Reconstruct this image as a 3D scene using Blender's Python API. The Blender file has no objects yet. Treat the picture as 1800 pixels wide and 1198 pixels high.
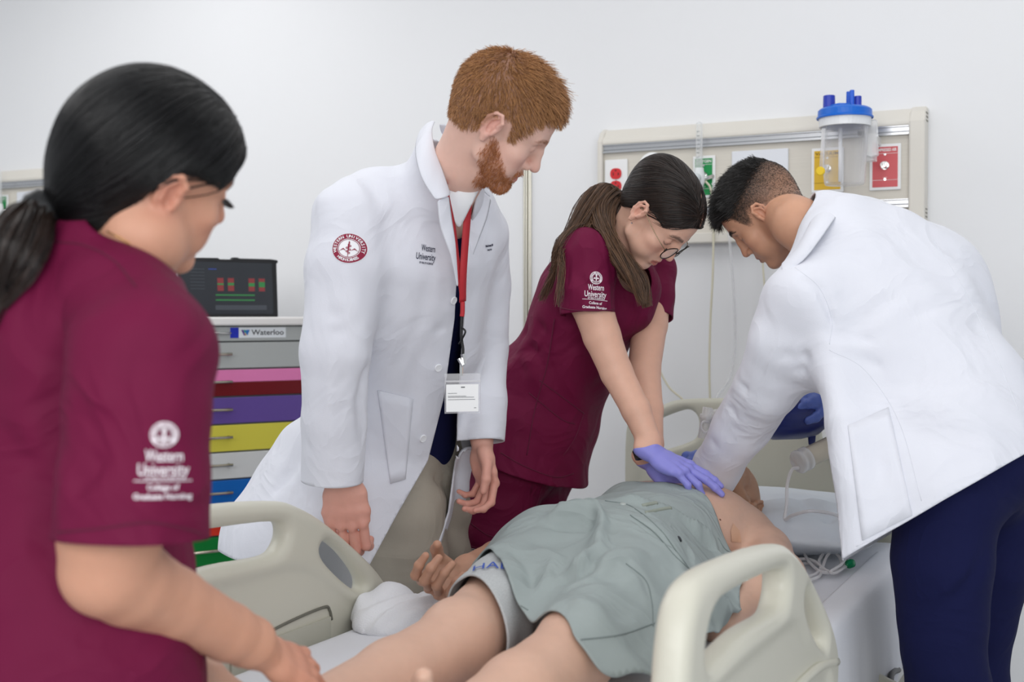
import bpy, bmesh, math, random
import numpy as np
from mathutils import Vector, Matrix
from mathutils.bvhtree import BVHTree
random.seed(7)
RNG = np.random.default_rng(11)
scn = bpy.context.scene
COL = scn.collection
# ---------------------------------------------------------------- camera
F_PX, CAM_H, HORIZON = 2160.0, 1.25, 550.0
PITCH = math.atan((599.0 - HORIZON) / F_PX)
cam_data = bpy.data.cameras.new('camera')
cam_data.sensor_width = 36.0
cam_data.lens = 36.0 * F_PX / 1800.0
cam_data.clip_start = 0.05
cam = bpy.data.objects.new('camera', cam_data)
cam.location = (0, 0, CAM_H)
cam.rotation_euler = (math.pi / 2 - PITCH, 0, 0)
COL.objects.link(cam)
scn.camera = cam
cam_data.dof.use_dof = True
cam_data.dof.focus_distance = 2.62
cam_data.dof.aperture_fstop = 4.0
# ---------------------------------------------------------------- light
world = bpy.data.worlds.new('world')
scn.world = world
world.use_nodes = True
bg = world.node_tree.nodes['Background']
bg.inputs[0].default_value = (0.93, 0.96, 1.0, 1)
bg.inputs[1].default_value = 0.60

def area(name, loc, target, sx, sy, power, color=(1, 1, 1)):
    ld = bpy.data.lights.new(name, 'AREA')
    ld.shape = 'RECTANGLE'; ld.size = sx; ld.size_y = sy; ld.energy = power; ld.color = color
    o = bpy.data.objects.new(name, ld)
    o.location = loc
    o.rotation_euler = (Vector(target) - Vector(loc)).to_track_quat('-Z', 'Y').to_euler()
    COL.objects.link(o)
    return o
area('unseen_overhead_lamp', (0.5, 2.2, 2.9), (0.5, 2.2, 0), 2.4, 2.0, 15, (1, 0.99, 0.97))
area('unseen_overhead_lamp', (-2.0, 3.4, 2.9), (-2.0, 3.4, 0), 2.0, 2.0, 31, (1, 0.99, 0.98))  # added over the left side to brighten the wall there
area('unseen_softbox', (-1.6, -1.6, 2.7), (0.0, 2.8, 1.2), 2.4, 2.0, 72, (1, 0.985, 0.97))
area('unseen_softbox', (0.7, -1.3, 1.7), (0.7, 2.6, 0.7), 1.6, 1.6, 40, (0.98, 0.99, 1))  # unseen frontal fill, added to lift the dark near side of the bed
scn.view_settings.view_transform = 'Standard'
scn.view_settings.look = 'None'
scn.view_settings.exposure = 0.0
scn.view_settings.gamma = 1.0
scn.view_settings.use_curve_mapping = False

# ---------------------------------------------------------------- helpers: points
def P(px, py, Y):
    """point of the place at depth Y that the photograph shows at pixel (px, py)"""
    dx, dy = (px - 900.0) / F_PX, (py - 599.0) / F_PX
    c, s = math.cos(PITCH), math.sin(PITCH)
    d = np.array([dx, c - dy * s, -s - dy * c])
    return np.array([0, 0, CAM_H]) + d * (Y / d[1])
V3 = lambda *a: np.array(a, dtype=float)
def unit(v):
    v = np.asarray(v, float); return v / (np.linalg.norm(v) + 1e-12)
BU, BV = V3(0.4505, 0.8928, 0), V3(-0.8928, 0.4505, 0)      # bed axis (to the head), bed width (to the far side)
BO = V3(0.529, 3.086, 0)
ZM = 0.655                                                    # mattress top
def B(u, v, z): return BO + BU * u + BV * v + V3(0, 0, z)
def toB(p):
    q = np.asarray(p, float) - BO
    return np.stack([q @ BU, q @ BV, q[..., 2]], -1)
BM = Matrix(((BU[0], BV[0], 0, BO[0]), (BU[1], BV[1], 0, BO[1]), (0, 0, 1, 0), (0, 0, 0, 1)))

# ---------------------------------------------------------------- helpers: colour and materials
def lin(c):
    if isinstance(c, str):
        c = c.lstrip('#'); c = [int(c[i:i + 2], 16) / 255 for i in (0, 2, 4)]
    return np.array([x / 12.92 if x <= 0.04045 else ((x + 0.055) / 1.055) ** 2.4 for x in c])
MATS = {}
def mat(name, color=None, rough=0.5, metal=0.0, attr=False, bump=0.0, bscale=200.0, var=0.0, vscale=8.0, sheen=0.0, trans=0.0,
        ior=1.45, alpha=1.0, spec=0.5, sss=0.0, emit=0.0, stretch=None, wave=None, wr=None):
    if name in MATS: return MATS[name]
    m = bpy.data.materials.new(name); m.use_nodes = True
    nt = m.node_tree; b = nt.nodes['Principled BSDF']
    N = lambda t: nt.nodes.new(t)
    b.inputs['Roughness'].default_value = rough
    b.inputs['Metallic'].default_value = metal
    b.inputs['Specular IOR Level'].default_value = spec
    b.inputs['IOR'].default_value = ior
    b.inputs['Transmission Weight'].default_value = trans
    b.inputs['Alpha'].default_value = alpha
    b.inputs['Sheen Weight'].default_value = sheen
    if sss:
        b.inputs['Subsurface Weight'].default_value = sss
        b.inputs['Subsurface Radius'].default_value = (1.0, 0.35, 0.2)
        b.inputs['Subsurface Scale'].default_value = 0.012
    src = None
    if attr:
        a = N('ShaderNodeVertexColor'); a.layer_name = 'Col'; src = a.outputs['Color']
    c = lin(color) if color is not None else np.array([0.8] * 3)
    tc = N('ShaderNodeTexCoord'); vec = tc.outputs['Object']
    if stretch is not None:
        mp = N('ShaderNodeMapping'); mp.inputs['Scale'].default_value = stretch
        nt.links.new(vec, mp.inputs['Vector']); svec = mp.outputs['Vector']
    else: svec = vec
    if var > 0:
        nz = N('ShaderNodeTexNoise'); nz.inputs['Scale'].default_value = vscale; nz.inputs['Detail'].default_value = 4
        nt.links.new(svec, nz.inputs['Vector'])
        mx = N('ShaderNodeMix'); mx.data_type = 'RGBA'; mx.blend_type = 'MULTIPLY'; mx.inputs[0].default_value = 1.0
        rp = N('ShaderNodeMapRange'); rp.inputs['To Min'].default_value = 1 - var; rp.inputs['To Max'].default_value = 1 + var * 0.6
        rp.inputs['From Min'].default_value = 0.3; rp.inputs['From Max'].default_value = 0.7
        nt.links.new(nz.outputs['Fac'], rp.inputs['Value'])
        if src is not None: nt.links.new(src, mx.inputs[6])
        else: mx.inputs[6].default_value = (*c, 1)
        nt.links.new(rp.outputs['Result'], mx.inputs[7])
        src = mx.outputs[2]
    if src is not None: nt.links.new(src, b.inputs['Base Color'])
    else: b.inputs['Base Color'].default_value = (*c, 1)
    if bump > 0:
        if wave:
            nz = N('ShaderNodeTexWave'); nz.inputs['Scale'].default_value = bscale; nz.inputs['Distortion'].default_value = wave
            out = nz.outputs['Fac']
        else:
            nz = N('ShaderNodeTexNoise'); nz.inputs['Scale'].default_value = bscale; nz.inputs['Detail'].default_value = 3
            out = nz.outputs['Fac']
        nt.links.new(svec, nz.inputs['Vector'])
        bp = N('ShaderNodeBump'); bp.inputs['Strength'].default_value = bump; bp.inputs['Distance'].default_value = 0.002
        nt.links.new(out, bp.inputs['Height']); nt.links.new(bp.outputs['Normal'], b.inputs['Normal'])
        if wr:
            n2_ = N('ShaderNodeTexNoise'); n2_.inputs['Scale'].default_value = wr[1]; n2_.inputs['Detail'].default_value = 2.5; n2_.inputs['Distortion'].default_value = 1.2
            nt.links.new(svec, n2_.inputs['Vector'])
            rg = N('ShaderNodeMath'); rg.operation = 'SUBTRACT'; rg.inputs[1].default_value = 0.5; nt.links.new(n2_.outputs['Fac'], rg.inputs[0])
            ab = N('ShaderNodeMath'); ab.operation = 'ABSOLUTE'; nt.links.new(rg.outputs[0], ab.inputs[0])
            b2 = N('ShaderNodeBump'); b2.inputs['Strength'].default_value = wr[0]; b2.inputs['Distance'].default_value = 0.03; b2.invert = True
            nt.links.new(ab.outputs[0], b2.inputs['Height']); nt.links.new(b2.outputs['Normal'], bp.inputs['Normal'])
    if emit:
        b.inputs['Emission Strength'].default_value = emit
        if src is not None: nt.links.new(src, b.inputs['Emission Color'])
        else: b.inputs['Emission Color'].default_value = (*c, 1)
    MATS[name] = m
    return m

def clear_mat(name, tint=(1, 1, 1), amount=0.12, rough=0.08):
    """thin clear plastic: mostly passes light straight, with a glossy skin"""
    if name in MATS: return MATS[name]
    m = bpy.data.materials.new(name); m.use_nodes = True
    nt = m.node_tree; nt.nodes.clear()
    o = nt.nodes.new('ShaderNodeOutputMaterial'); mix = nt.nodes.new('ShaderNodeMixShader')
    t = nt.nodes.new('ShaderNodeBsdfTransparent'); t.inputs[0].default_value = (*tint, 1)
    p = nt.nodes.new('ShaderNodeBsdfPrincipled'); p.inputs['Base Color'].default_value = (*[0.9 * x for x in tint], 1); p.inputs['Roughness'].default_value = rough
    lw = nt.nodes.new('ShaderNodeLayerWeight'); lw.inputs['Blend'].default_value = 0.35
    mr = nt.nodes.new('ShaderNodeMapRange'); mr.inputs['To Min'].default_value = amount; mr.inputs['To Max'].default_value = min(1, amount + 0.6)
    nt.links.new(lw.outputs['Facing'], mr.inputs['Value']); nt.links.new(mr.outputs['Result'], mix.inputs[0])
    nt.links.new(t.outputs[0], mix.inputs[1]); nt.links.new(p.outputs[0], mix.inputs[2]); nt.links.new(mix.outputs[0], o.inputs[0])
    MATS[name] = m
    return m

# ---------------------------------------------------------------- helpers: objects
def tag(o, label=None, cat=None, group=None, kind=None):
    if label: o['label'] = label
    if cat: o['category'] = cat
    if group: o['group'] = group
    if kind: o['kind'] = kind
    return o
def thing(name, label, cat, loc=(0, 0, 0), group=None):
    o = bpy.data.objects.new(name, None); o.empty_display_size = 0.05
    o.location = Vector([float(x) for x in loc]); COL.objects.link(o)
    return tag(o, label, cat, group)
def attach(o, parent):
    """parent without moving (parents are unrotated empties or objects set up beforehand)"""
    if parent is not None:
        o.parent = parent
        m = Matrix.Identity(4)
        q = parent; chain = []
        while q is not None: chain.append(q); q = q.parent
        for q in reversed(chain): m = m @ (q.matrix_parent_inverse @ q.matrix_basis)
        o.matrix_parent_inverse = m.inverted()
def mesh_obj(name, v, faces, m, parent=None, col=None, smooth=True, M=None, solid=0.0, sub=0, bevel=0.0):
    """one mesh object out of arrays; faces: int array (n,3|4) or list of lists; M: 4x4 object matrix (verts stay local)"""
    me = bpy.data.meshes.new(name)
    v = np.asarray(v, np.float32)
    if isinstance(faces, np.ndarray):
        k = faces.shape[1]
        me.vertices.add(len(v)); me.vertices.foreach_set('co', v.ravel())
        me.loops.add(faces.size); me.loops.foreach_set('vertex_index', faces.astype(np.int32).ravel())
        me.polygons.add(len(faces)); me.polygons.foreach_set('loop_start', np.arange(0, faces.size, k, dtype=np.int32))
        me.update(calc_edges=True)
    else:
        me.from_pydata([tuple(map(float, x)) for x in v], [], [tuple(int(i) for i in f) for f in faces])
    if col is not None:
        a = me.color_attributes.new('Col', 'FLOAT_COLOR', 'POINT')
        c = np.ones((len(v), 4), np.float32); c[:, :3] = col
        a.data.foreach_set('color', c.ravel())
    me.polygons.foreach_set('use_smooth', np.full(len(me.polygons), bool(smooth)))
    me.validate()
    if m is not None: me.materials.append(m)
    o = bpy.data.objects.new(name, me)
    if M is not None: o.matrix_basis = M
    COL.objects.link(o)
    attach(o, parent)
    if bevel:
        b = o.modifiers.new('bevel', 'BEVEL'); b.width = bevel; b.segments = 2; b.limit_method = 'ANGLE'; b.angle_limit = 0.7
    if solid:
        s = o.modifiers.new('solid', 'SOLIDIFY'); s.thickness = solid; s.offset = -1
    if sub:
        s = o.modifiers.new('sub', 'SUBSURF'); s.levels = sub; s.render_levels = sub
    return o

class MB:
    """gathers shapes for one mesh"""
    def __init__(s): s.v = []; s.f = []; s.n = 0
    def add(s, v, f):
        s.v.append(np.asarray(v, float)); s.f += [[i + s.n for i in q] for q in f]; s.n += len(v); return s
    def box(s, lo, hi, M=None):
        lo, hi = np.array(lo, float), np.array(hi, float)
        c = np.array([[x, y, z] for z in (lo[2], hi[2]) for y in (lo[1], hi[1]) for x in (lo[0], hi[0])])
        if M is not None: c = apply(M, c)
        return s.add(c, [[0, 2, 3, 1], [4, 5, 7, 6], [0, 1, 5, 4], [2, 6, 7, 3], [0, 4, 6, 2], [1, 3, 7, 5]])
    def tube(s, pts, r, n=10, caps=True, flat=None):
        pts = np.asarray(pts, float); K = len(pts)
        r = np.full(K, r, float) if np.isscalar(r) else np.asarray(r, float)
        T = np.gradient(pts, axis=0); T /= np.linalg.norm(T, axis=1)[:, None] + 1e-12
        a = np.array([0, 0, 1.0]) if abs(T[0][2]) < 0.9 else np.array([1.0, 0, 0])
        vs = []
        for i in range(K):
            a = a - T[i] * (a @ T[i]); a = unit(a); b = np.cross(T[i], a)
            th = np.arange(n) * 2 * math.pi / n
            f1, f2 = (1, 1) if flat is None else flat
            vs.append(pts[i] + r[i] * (f1 * np.cos(th)[:, None] * a + f2 * np.sin(th)[:, None] * b))
        f = [[i * n + j, i * n + (j + 1) % n, (i + 1) * n + (j + 1) % n, (i + 1) * n + j] for i in range(K - 1) for j in range(n)]
        if caps: f += [list(range(n - 1, -1, -1)), list(range((K - 1) * n, K * n))]
        return s.add(np.concatenate(vs), f)
    def lathe(s, c, axis, prof, n=24):
        """prof: list of (distance along axis, radius)"""
        c = np.asarray(c, float); ax = unit(axis)
        a = unit(np.cross(ax, [0, 0, 1.0] if abs(ax[2]) < 0.9 else [1.0, 0, 0])); b = np.cross(ax, a)
        th = np.arange(n) * 2 * math.pi / n
        vs = np.concatenate([c + ax * h + max(r, 1e-5) * (np.cos(th)[:, None] * a + np.sin(th)[:, None] * b) for h, r in prof])
        K = len(prof)
        f = [[i * n + j, i * n + (j + 1) % n, (i + 1) * n + (j + 1) % n, (i + 1) * n + j] for i in range(K - 1) for j in range(n)]
        return s.add(vs, f)
    def prism(s, poly, d0, d1, fr):
        """polygon (list of 2D) extruded from d0 to d1; fr(x, y, d) -> point"""
        n = len(poly)
        vs = [fr(x, y, d0) for x, y in poly] + [fr(x, y, d1) for x, y in poly]
        f = [list(range(n - 1, -1, -1)), list(range(n, 2 * n))] + [[i, (i + 1) % n, n + (i + 1) % n, n + i] for i in range(n)]
        return s.add(vs, f)
    def build(s, name, m, parent=None, smooth=False, **kw):
        o = mesh_obj(name, np.concatenate(s.v), s.f, m, parent, smooth=smooth, **kw)
        bm = bmesh.new(); bm.from_mesh(o.data); bmesh.ops.recalc_face_normals(bm, faces=bm.faces); bm.to_mesh(o.data); bm.free()
        return o
def apply(M, v):
    M = np.array(M); v = np.asarray(v, float)
    return v @ M[:3, :3].T + M[:3, 3]
def smooth_line(pts, n=60):
    """Catmull-Rom through points"""
    p = np.asarray(pts, float); K = len(p)
    q = np.concatenate([[2 * p[0] - p[1]], p, [2 * p[-1] - p[-2]]])
    out = []
    for t in np.linspace(0, K - 1 - 1e-9, n):
        i = int(t); f = t - i; a, b, c, d = q[i:i + 4]
        out.append(0.5 * (2 * b + (c - a) * f + (2 * a - 5 * b + 4 * c - d) * f * f + (3 * b - a - 3 * c + d) * f ** 3))
    return np.array(out)

# ---------------------------------------------------------------- helpers: implicit surfaces
def smin(a, b, k):
    if k <= 0: return np.minimum(a, b)
    h = np.clip(k - np.abs(a - b), 0, None) / k
    return np.minimum(a, b) - h * h * k * 0.25
class Field:
    """distance field on a grid; shapes are added one by one, then meshed with surface nets"""
    def __init__(s, lo, hi, res):
        s.res = res; s.lo = np.asarray(lo, float); n = np.ceil((np.asarray(hi, float) - s.lo) / res).astype(int) + 1
        s.F = np.full(n, 0.3, np.float32); s.ax = [s.lo[i] + res * np.arange(n[i]) for i in range(3)]
    def _blk(s, lo, hi):
        sl = []
        for i in range(3):
            a = int(np.floor((lo[i] - s.lo[i]) / s.res)); b = int(np.ceil((hi[i] - s.lo[i]) / s.res)) + 1
            a, b = max(a, 0), min(b, s.F.shape[i])
            if b <= a: return None
            sl.append(slice(a, b))
        g = [s.ax[i][sl[i]].astype(np.float32) for i in range(3)]
        return tuple(sl), g[0][:, None, None], g[1][None, :, None], g[2][None, None, :]
    def _put(s, sl, d, k, sub):
        if sub: s.F[sl] = -smin(-s.F[sl], d, k)
        else: s.F[sl] = smin(s.F[sl], d, k)
    def cap(s, a, b, ra, rb=None, k=0.0, sub=False):
        a, b = np.asarray(a, float), np.asarray(b, float); rb = ra if rb is None else rb
        m = max(ra, rb) + max(k, 0.01) + 2 * s.res
        q = s._blk(np.minimum(a, b) - m, np.maximum(a, b) + m)
        if q is None: return s
        sl, X, Y, Z = q; d = b - a; L = d @ d + 1e-12
        t = np.clip(((X - a[0]) * d[0] + (Y - a[1]) * d[1] + (Z - a[2]) * d[2]) / L, 0, 1)
        D = np.sqrt((X - a[0] - t * d[0]) ** 2 + (Y - a[1] - t * d[1]) ** 2 + (Z - a[2] - t * d[2]) ** 2) - (ra + t * (rb - ra))
        s._put(sl, D, k, sub); return s
    def ell(s, c, r, R=None, k=0.0, sub=False):
        c = np.asarray(c, float); r = np.asarray(r, float) * np.ones(3); R = np.eye(3) if R is None else np.asarray(R)
        m = r.max() + max(k, 0.01) + 2 * s.res
        q = s._blk(c - m, c + m)
        if q is None: return s
        sl, X, Y, Z = q; X, Y, Z = X - c[0], Y - c[1], Z - c[2]
        x = X * R[0][0] + Y * R[1][0] + Z * R[2][0]; y = X * R[0][1] + Y * R[1][1] + Z * R[2][1]; z = X * R[0][2] + Y * R[1][2] + Z * R[2][2]
        k0 = np.sqrt((x / r[0]) ** 2 + (y / r[1]) ** 2 + (z / r[2]) ** 2); k1 = np.sqrt((x / r[0] ** 2) ** 2 + (y / r[1] ** 2) ** 2 + (z / r[2] ** 2) ** 2)
        s._put(sl, k0 * (k0 - 1) / (k1 + 1e-9), k, sub); return s
    def tube(s, st, k=0.0, kk=0.01, sub=False, p=2.0):
        """st: stations (centre, (ra, rb), side) - elliptic cross-sections, ra along side; p: roundness exponent"""
        st = [(np.asarray(c, float), (r, r) if np.isscalar(r) else r, unit(sd) if sd is not None else None) for c, r, sd in st]
        mr = max(max(r) for _, r, _ in st); cs = np.array([c for c, _, _ in st]); m = mr + max(k, 0.012) + 2 * s.res
        q = s._blk(cs.min(0) - m, cs.max(0) + m)
        if q is None: return s
        sl, X, Y, Z = q; T = None
        for (c0, r0, s0), (c1, r1, s1) in zip(st[:-1], st[1:]):
            d = c1 - c0; L = d @ d + 1e-12; dn = d / math.sqrt(L)
            tt = ((X - c0[0]) * d[0] + (Y - c0[1]) * d[1] + (Z - c0[2]) * d[2]) / L
            t = np.clip(tt, 0, 1); over = (tt - t) * math.sqrt(L)
            px, py, pz = X - c0[0] - tt * d[0], Y - c0[1] - tt * d[1], Z - c0[2] - tt * d[2]
            if s0 is None:
                ra = r0[0] + t * (r1[0] - r0[0])
                D = np.sqrt(px * px + py * py + pz * pz + over * over) - ra
            else:
                sx = s0[0] + t * (s1[0] - s0[0]); sy = s0[1] + t * (s1[1] - s0[1]); sz = s0[2] + t * (s1[2] - s0[2])
                dt = sx * dn[0] + sy * dn[1] + sz * dn[2]; sx, sy, sz = sx - dt * dn[0], sy - dt * dn[1], sz - dt * dn[2]
                nn = np.sqrt(sx * sx + sy * sy + sz * sz) + 1e-9; sx, sy, sz = sx / nn, sy / nn, sz / nn
                fx, fy, fz = dn[1] * sz - dn[2] * sy, dn[2] * sx - dn[0] * sz, dn[0] * sy - dn[1] * sx
                ra = r0[0] + t * (r1[0] - r0[0]); rb = r0[1] + t * (r1[1] - r0[1]); rc = np.minimum(ra, rb)
                x = px * sx + py * sy + pz * sz; y = px * fx + py * fy + pz * fz
                if p == 2.0: k0 = np.sqrt((x / ra) ** 2 + (y / rb) ** 2 + (over / rc) ** 2)
                else: k0 = (np.abs(x / ra) ** p + np.abs(y / rb) ** p + np.abs(over / rc) ** p) ** (1 / p)
                k1 = np.sqrt((x / ra ** 2) ** 2 + (y / rb ** 2) ** 2 + (over / rc ** 2) ** 2)
                D = np.where(k0 > 0.3, k0 * (k0 - 1) / (k1 + 1e-9), (k0 - 1) * rc)
            T = D if T is None else smin(T, D, kk)
        s._put(sl, T.astype(np.float32), k, sub); return s
    def crease(s, pts, amp, w, taper=True):
        """amp > 0 presses a groove of width w along the polyline, amp < 0 raises a fold"""
        pts = [np.asarray(p, float) for p in pts]; cs = np.array(pts); m = 2.6 * w
        q = s._blk(cs.min(0) - m, cs.max(0) + m)
        if q is None: return s
        sl, X, Y, Z = q; best = None; n = len(pts) - 1
        for i in range(n):
            a, b = pts[i], pts[i + 1]; d = b - a; L = d @ d + 1e-12
            t = np.clip(((X - a[0]) * d[0] + (Y - a[1]) * d[1] + (Z - a[2]) * d[2]) / L, 0, 1)
            D = (X - a[0] - t * d[0]) ** 2 + (Y - a[1] - t * d[1]) ** 2 + (Z - a[2] - t * d[2]) ** 2
            g = np.exp(-D / (w * w))
            if taper:
                u = (i + t) / n; g = g * np.clip(np.minimum(u, 1 - u) * 4 + 0.25, 0, 1)
            best = g if best is None else np.maximum(best, g)
        s.F[sl] += np.float32(amp) * best.astype(np.float32); return s
    def warp(s, fn):
        """fn(X, Y, Z) is added to the field near the surface"""
        X, Y, Z = s.ax[0][:, None, None], s.ax[1][None, :, None], s.ax[2][None, None, :]
        s.F += fn(X, Y, Z).astype(np.float32); return s
    def mesh(s, relax=1):
        F = s.F; res = s.res; nx, ny, nz = F.shape; S = F < 0
        c = np.zeros((nx - 1, ny - 1, nz - 1), np.uint8)
        for dx in (0, 1):
            for dy in (0, 1):
                for dz in (0, 1): c += S[dx:nx - 1 + dx, dy:ny - 1 + dy, dz:nz - 1 + dz]
        cells = (c > 0) & (c < 8); idx = np.full(cells.shape, -1, np.int32); ci = np.argwhere(cells); idx[cells] = np.arange(len(ci))
        acc = np.zeros((len(ci), 3)); cnt = np.zeros(len(ci))
        cor = [(x, y, z) for x in (0, 1) for y in (0, 1) for z in (0, 1)]
        for a in cor:
            for ax in range(3):
                if a[ax] == 1: continue
                b = list(a); b[ax] = 1
                fa = F[ci[:, 0] + a[0], ci[:, 1] + a[1], ci[:, 2] + a[2]]; fb = F[ci[:, 0] + b[0], ci[:, 1] + b[1], ci[:, 2] + b[2]]
                m = (fa < 0) != (fb < 0); t = np.where(m, fa / np.where(m, fa - fb, 1), 0)
                p = np.tile(np.array(a, float), (len(ci), 1)); p[:, ax] = t
                acc[m] += p[m]; cnt[m] += 1
        v = s.lo + res * (ci + acc / cnt[:, None])
        quads = []
        for ax in range(3):
            o1, o2 = (ax + 1) % 3, (ax + 2) % 3
            sa = [slice(None)] * 3; sb = [slice(None)] * 3
            sa[ax] = slice(0, -1); sb[ax] = slice(1, None); sa[o1] = sb[o1] = slice(1, -1); sa[o2] = sb[o2] = slice(1, -1)
            A, Bb = S[tuple(sa)], S[tuple(sb)]; e = np.argwhere(A != Bb); inside = A[tuple(e.T)]
            e = e.copy(); e[:, o1] += 1; e[:, o2] += 1
            def cell(d1, d2):
                q = e.copy(); q[:, o1] -= d1; q[:, o2] -= d2; return idx[q[:, 0], q[:, 1], q[:, 2]]
            q = np.stack([cell(1, 1), cell(0, 1), cell(0, 0), cell(1, 0)], 1)
            q[~inside] = q[~inside][:, ::-1]; quads.append(q)
        q = np.concatenate(quads)
        for _ in range(relax): v = relax_mesh(v, q, 0.5)
        return v, q
def relax_mesh(v, q, lam):
    k = q.shape[1]; acc = np.zeros_like(v); cnt = np.zeros(len(v))
    for i in range(k):
        for j in ((i + 1) % k, (i - 1) % k):
            for d in range(3): acc[:, d] += np.bincount(q[:, i], v[q[:, j], d], len(v))
            cnt += np.bincount(q[:, i], minlength=len(v))
    return v + lam * (acc / np.maximum(cnt, 1)[:, None] - v)
def tri(q): return np.concatenate([q[:, [0, 1, 2]], q[:, [0, 2, 3]]]) if q.shape[1] == 4 else q
def clip(v, t, s):
    """keep the part of a triangle mesh where the per-vertex value s > 0, with a clean cut"""
    t = tri(t); s = np.where(np.abs(s) < 1e-9, 1e-9, s); v = v.copy()
    e = np.sort(np.concatenate([t[:, [0, 1]], t[:, [1, 2]], t[:, [2, 0]]]), 1); e = e[(s[e[:, 0]] > 0) != (s[e[:, 1]] > 0)]      # snap vertices close to the cut onto it
    if len(e):
        f = s[e[:, 0]] / (s[e[:, 0]] - s[e[:, 1]]); x = v[e[:, 0]] + f[:, None] * (v[e[:, 1]] - v[e[:, 0]]); acc = np.zeros_like(v); cnt = np.zeros(len(v))
        for k, m in ((0, f < .25), (1, f > .75)): np.add.at(acc, e[m, k], x[m]); np.add.at(cnt, e[m, k], 1)
        h = cnt > 0; v[h] = acc[h] / cnt[h][:, None]; s = s.copy(); s[h] = 1e-9
    ins = s > 0; n = ins[t].sum(1); out = [t[n == 3]]; nv = [v]; base = len(v); E = {}
    newv = []
    def cut(a, b):
        a = a.astype(np.int64); b = b.astype(np.int64); key = np.where(a < b, a * len(v) + b, b * len(v) + a)
        u, inv = np.unique(key, return_inverse=True); lo, hi = u // len(v), u % len(v)
        f = s[lo] / (s[lo] - s[hi]); return v[lo] + f[:, None] * (v[hi] - v[lo]), u, inv
    for cnt in (1, 2):
        T = t[n == cnt]
        if not len(T): continue
        I = ins[T] if cnt == 1 else ~ins[T]
        r = np.argmax(I, 1); T = np.stack([T[np.arange(len(T)), (r + i) % 3] for i in range(3)], 1)
        newv.append((cnt, T))
    if newv:
        pairs = [(T[:, 0], T[:, j]) for _, T in newv for j in (1, 2)]
        a = np.concatenate([p[0] for p in pairs]); b = np.concatenate([p[1] for p in pairs])
        pts, u, inv = cut(a, b); nv.append(pts); inv = inv + base; o = 0
        for cnt, T in newv:
            L = len(T); e1, e2 = inv[o:o + L], inv[o + L:o + 2 * L]; o += 2 * L
            if cnt == 1: out.append(np.stack([T[:, 0], e1, e2], 1))
            else: out += [np.stack([e1, T[:, 1], T[:, 2]], 1), np.stack([e1, T[:, 2], e2], 1)]
    V = np.concatenate(nv); Tt = np.concatenate(out)
    if len(V) > base:                                                     # weld cut points that fell on a snapped vertex
        key = np.round(V, 5); _, first, inv2 = np.unique(key, axis=0, return_index=True, return_inverse=True); inv2 = inv2.ravel(); Tt = first[inv2][Tt]
        Tt = Tt[(Tt[:, 0] != Tt[:, 1]) & (Tt[:, 1] != Tt[:, 2]) & (Tt[:, 2] != Tt[:, 0])]
    used = np.unique(Tt); mp = np.full(len(V), -1); mp[used] = np.arange(len(used))
    return V[used], mp[Tt]
def join(*ms):
    vs, fs, o = [], [], 0
    for v, f in ms: f = tri(f); vs.append(v); fs.append(f + o); o += len(v)
    return np.concatenate(vs), np.concatenate(fs)
def bvh(v, f): return BVHTree.FromPolygons([tuple(x) for x in v], [tuple(int(i) for i in x) for x in f])
def folds(amp, dirs, seed):
    """sum of warped waves for cloth; dirs: (direction, wavelength, weight)"""
    r = np.random.default_rng(seed)
    prm = [(unit(d), w, a, r.uniform(0, 6.28), unit(r.normal(size=3)), r.uniform(0, 6.28)) for d, w, a in dirs]
    def fn(X, Y, Z):
        o = 0
        for d, w, a, ph, e, ph2 in prm:
            o = o + a * np.sin((X * d[0] + Y * d[1] + Z * d[2]) * 6.283 / w + ph + 1.6 * np.sin((X * e[0] + Y * e[1] + Z * e[2]) * 6.283 / (w * 2.7) + ph2))
        return amp * o
    return fn
# ---------------------------------------------------------------- room
def Ray(px, py):
    d = P(px, py, 1.0) - V3(0, 0, CAM_H); return d
def onU(px, py, u):
    """pixel -> (v, z) on the plane u = const of the bed frame"""
    d = Ray(px, py); C = V3(0, 0, CAM_H); t = (u - (C - BO) @ BU) / (d @ BU); p = C + t * d - BO
    return float(p @ BV), float(p[2])
def onV(px, py, v):
    d = Ray(px, py); C = V3(0, 0, CAM_H); t = (v - (C - BO) @ BV) / (d @ BV); p = C + t * d - BO
    return float(p @ BU), float(p[2])
WU = 0.74
M_wall = mat('wall_paint', '#e9eaec', rough=0.7, var=0.012, vscale=1.2, bump=0.05, bscale=90)
M_floor = mat('floor_vinyl', '#b9bcc0', rough=0.35, var=0.05, vscale=3)
M_ceil = mat('ceiling_paint', '#eeeeee', rough=0.8)
tag(MB().box((WU, -5, 0), (WU + 0.12, 8, 3.0)).build('wall_back', M_wall, M=BM), kind='structure')
tag(MB().box((-6.5, -5, -0.1), (WU + 0.12, 8, 0)).build('floor', M_floor, M=BM), kind='structure')
tag(MB().box((-6.5, -5, 3.0), (WU + 0.12, 8, 3.1)).build('ceiling', M_ceil, M=BM), kind='structure')
bb = MB().box((WU - 0.012, -5, 0), (WU, 8, 0.1)).build('baseboard_back', mat('base_vinyl', '#8c9094', rough=0.5), M=BM, bevel=0.003)
tag(bb, kind='structure')
# metal channel on the wall behind the bearded man
M_metal = mat('brushed_metal', '#cfccc0', rough=0.3, metal=0.8)
tr = MB()
for dv, w, d in ((0.0, 0.0035, 0.018), (0.0095, 0.003, 0.014), (-0.0085, 0.003, 0.014)):
    tr.box((WU - d, 0.905 + dv - w, 0.1), (WU, 0.905 + dv + w, 1.79))
tr.box((WU - 0.008, 0.891, 0.1), (WU, 0.919, 1.785))
tag(tr.build('trim_1', M_metal, M=BM, bevel=0.002), kind='structure')

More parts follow.
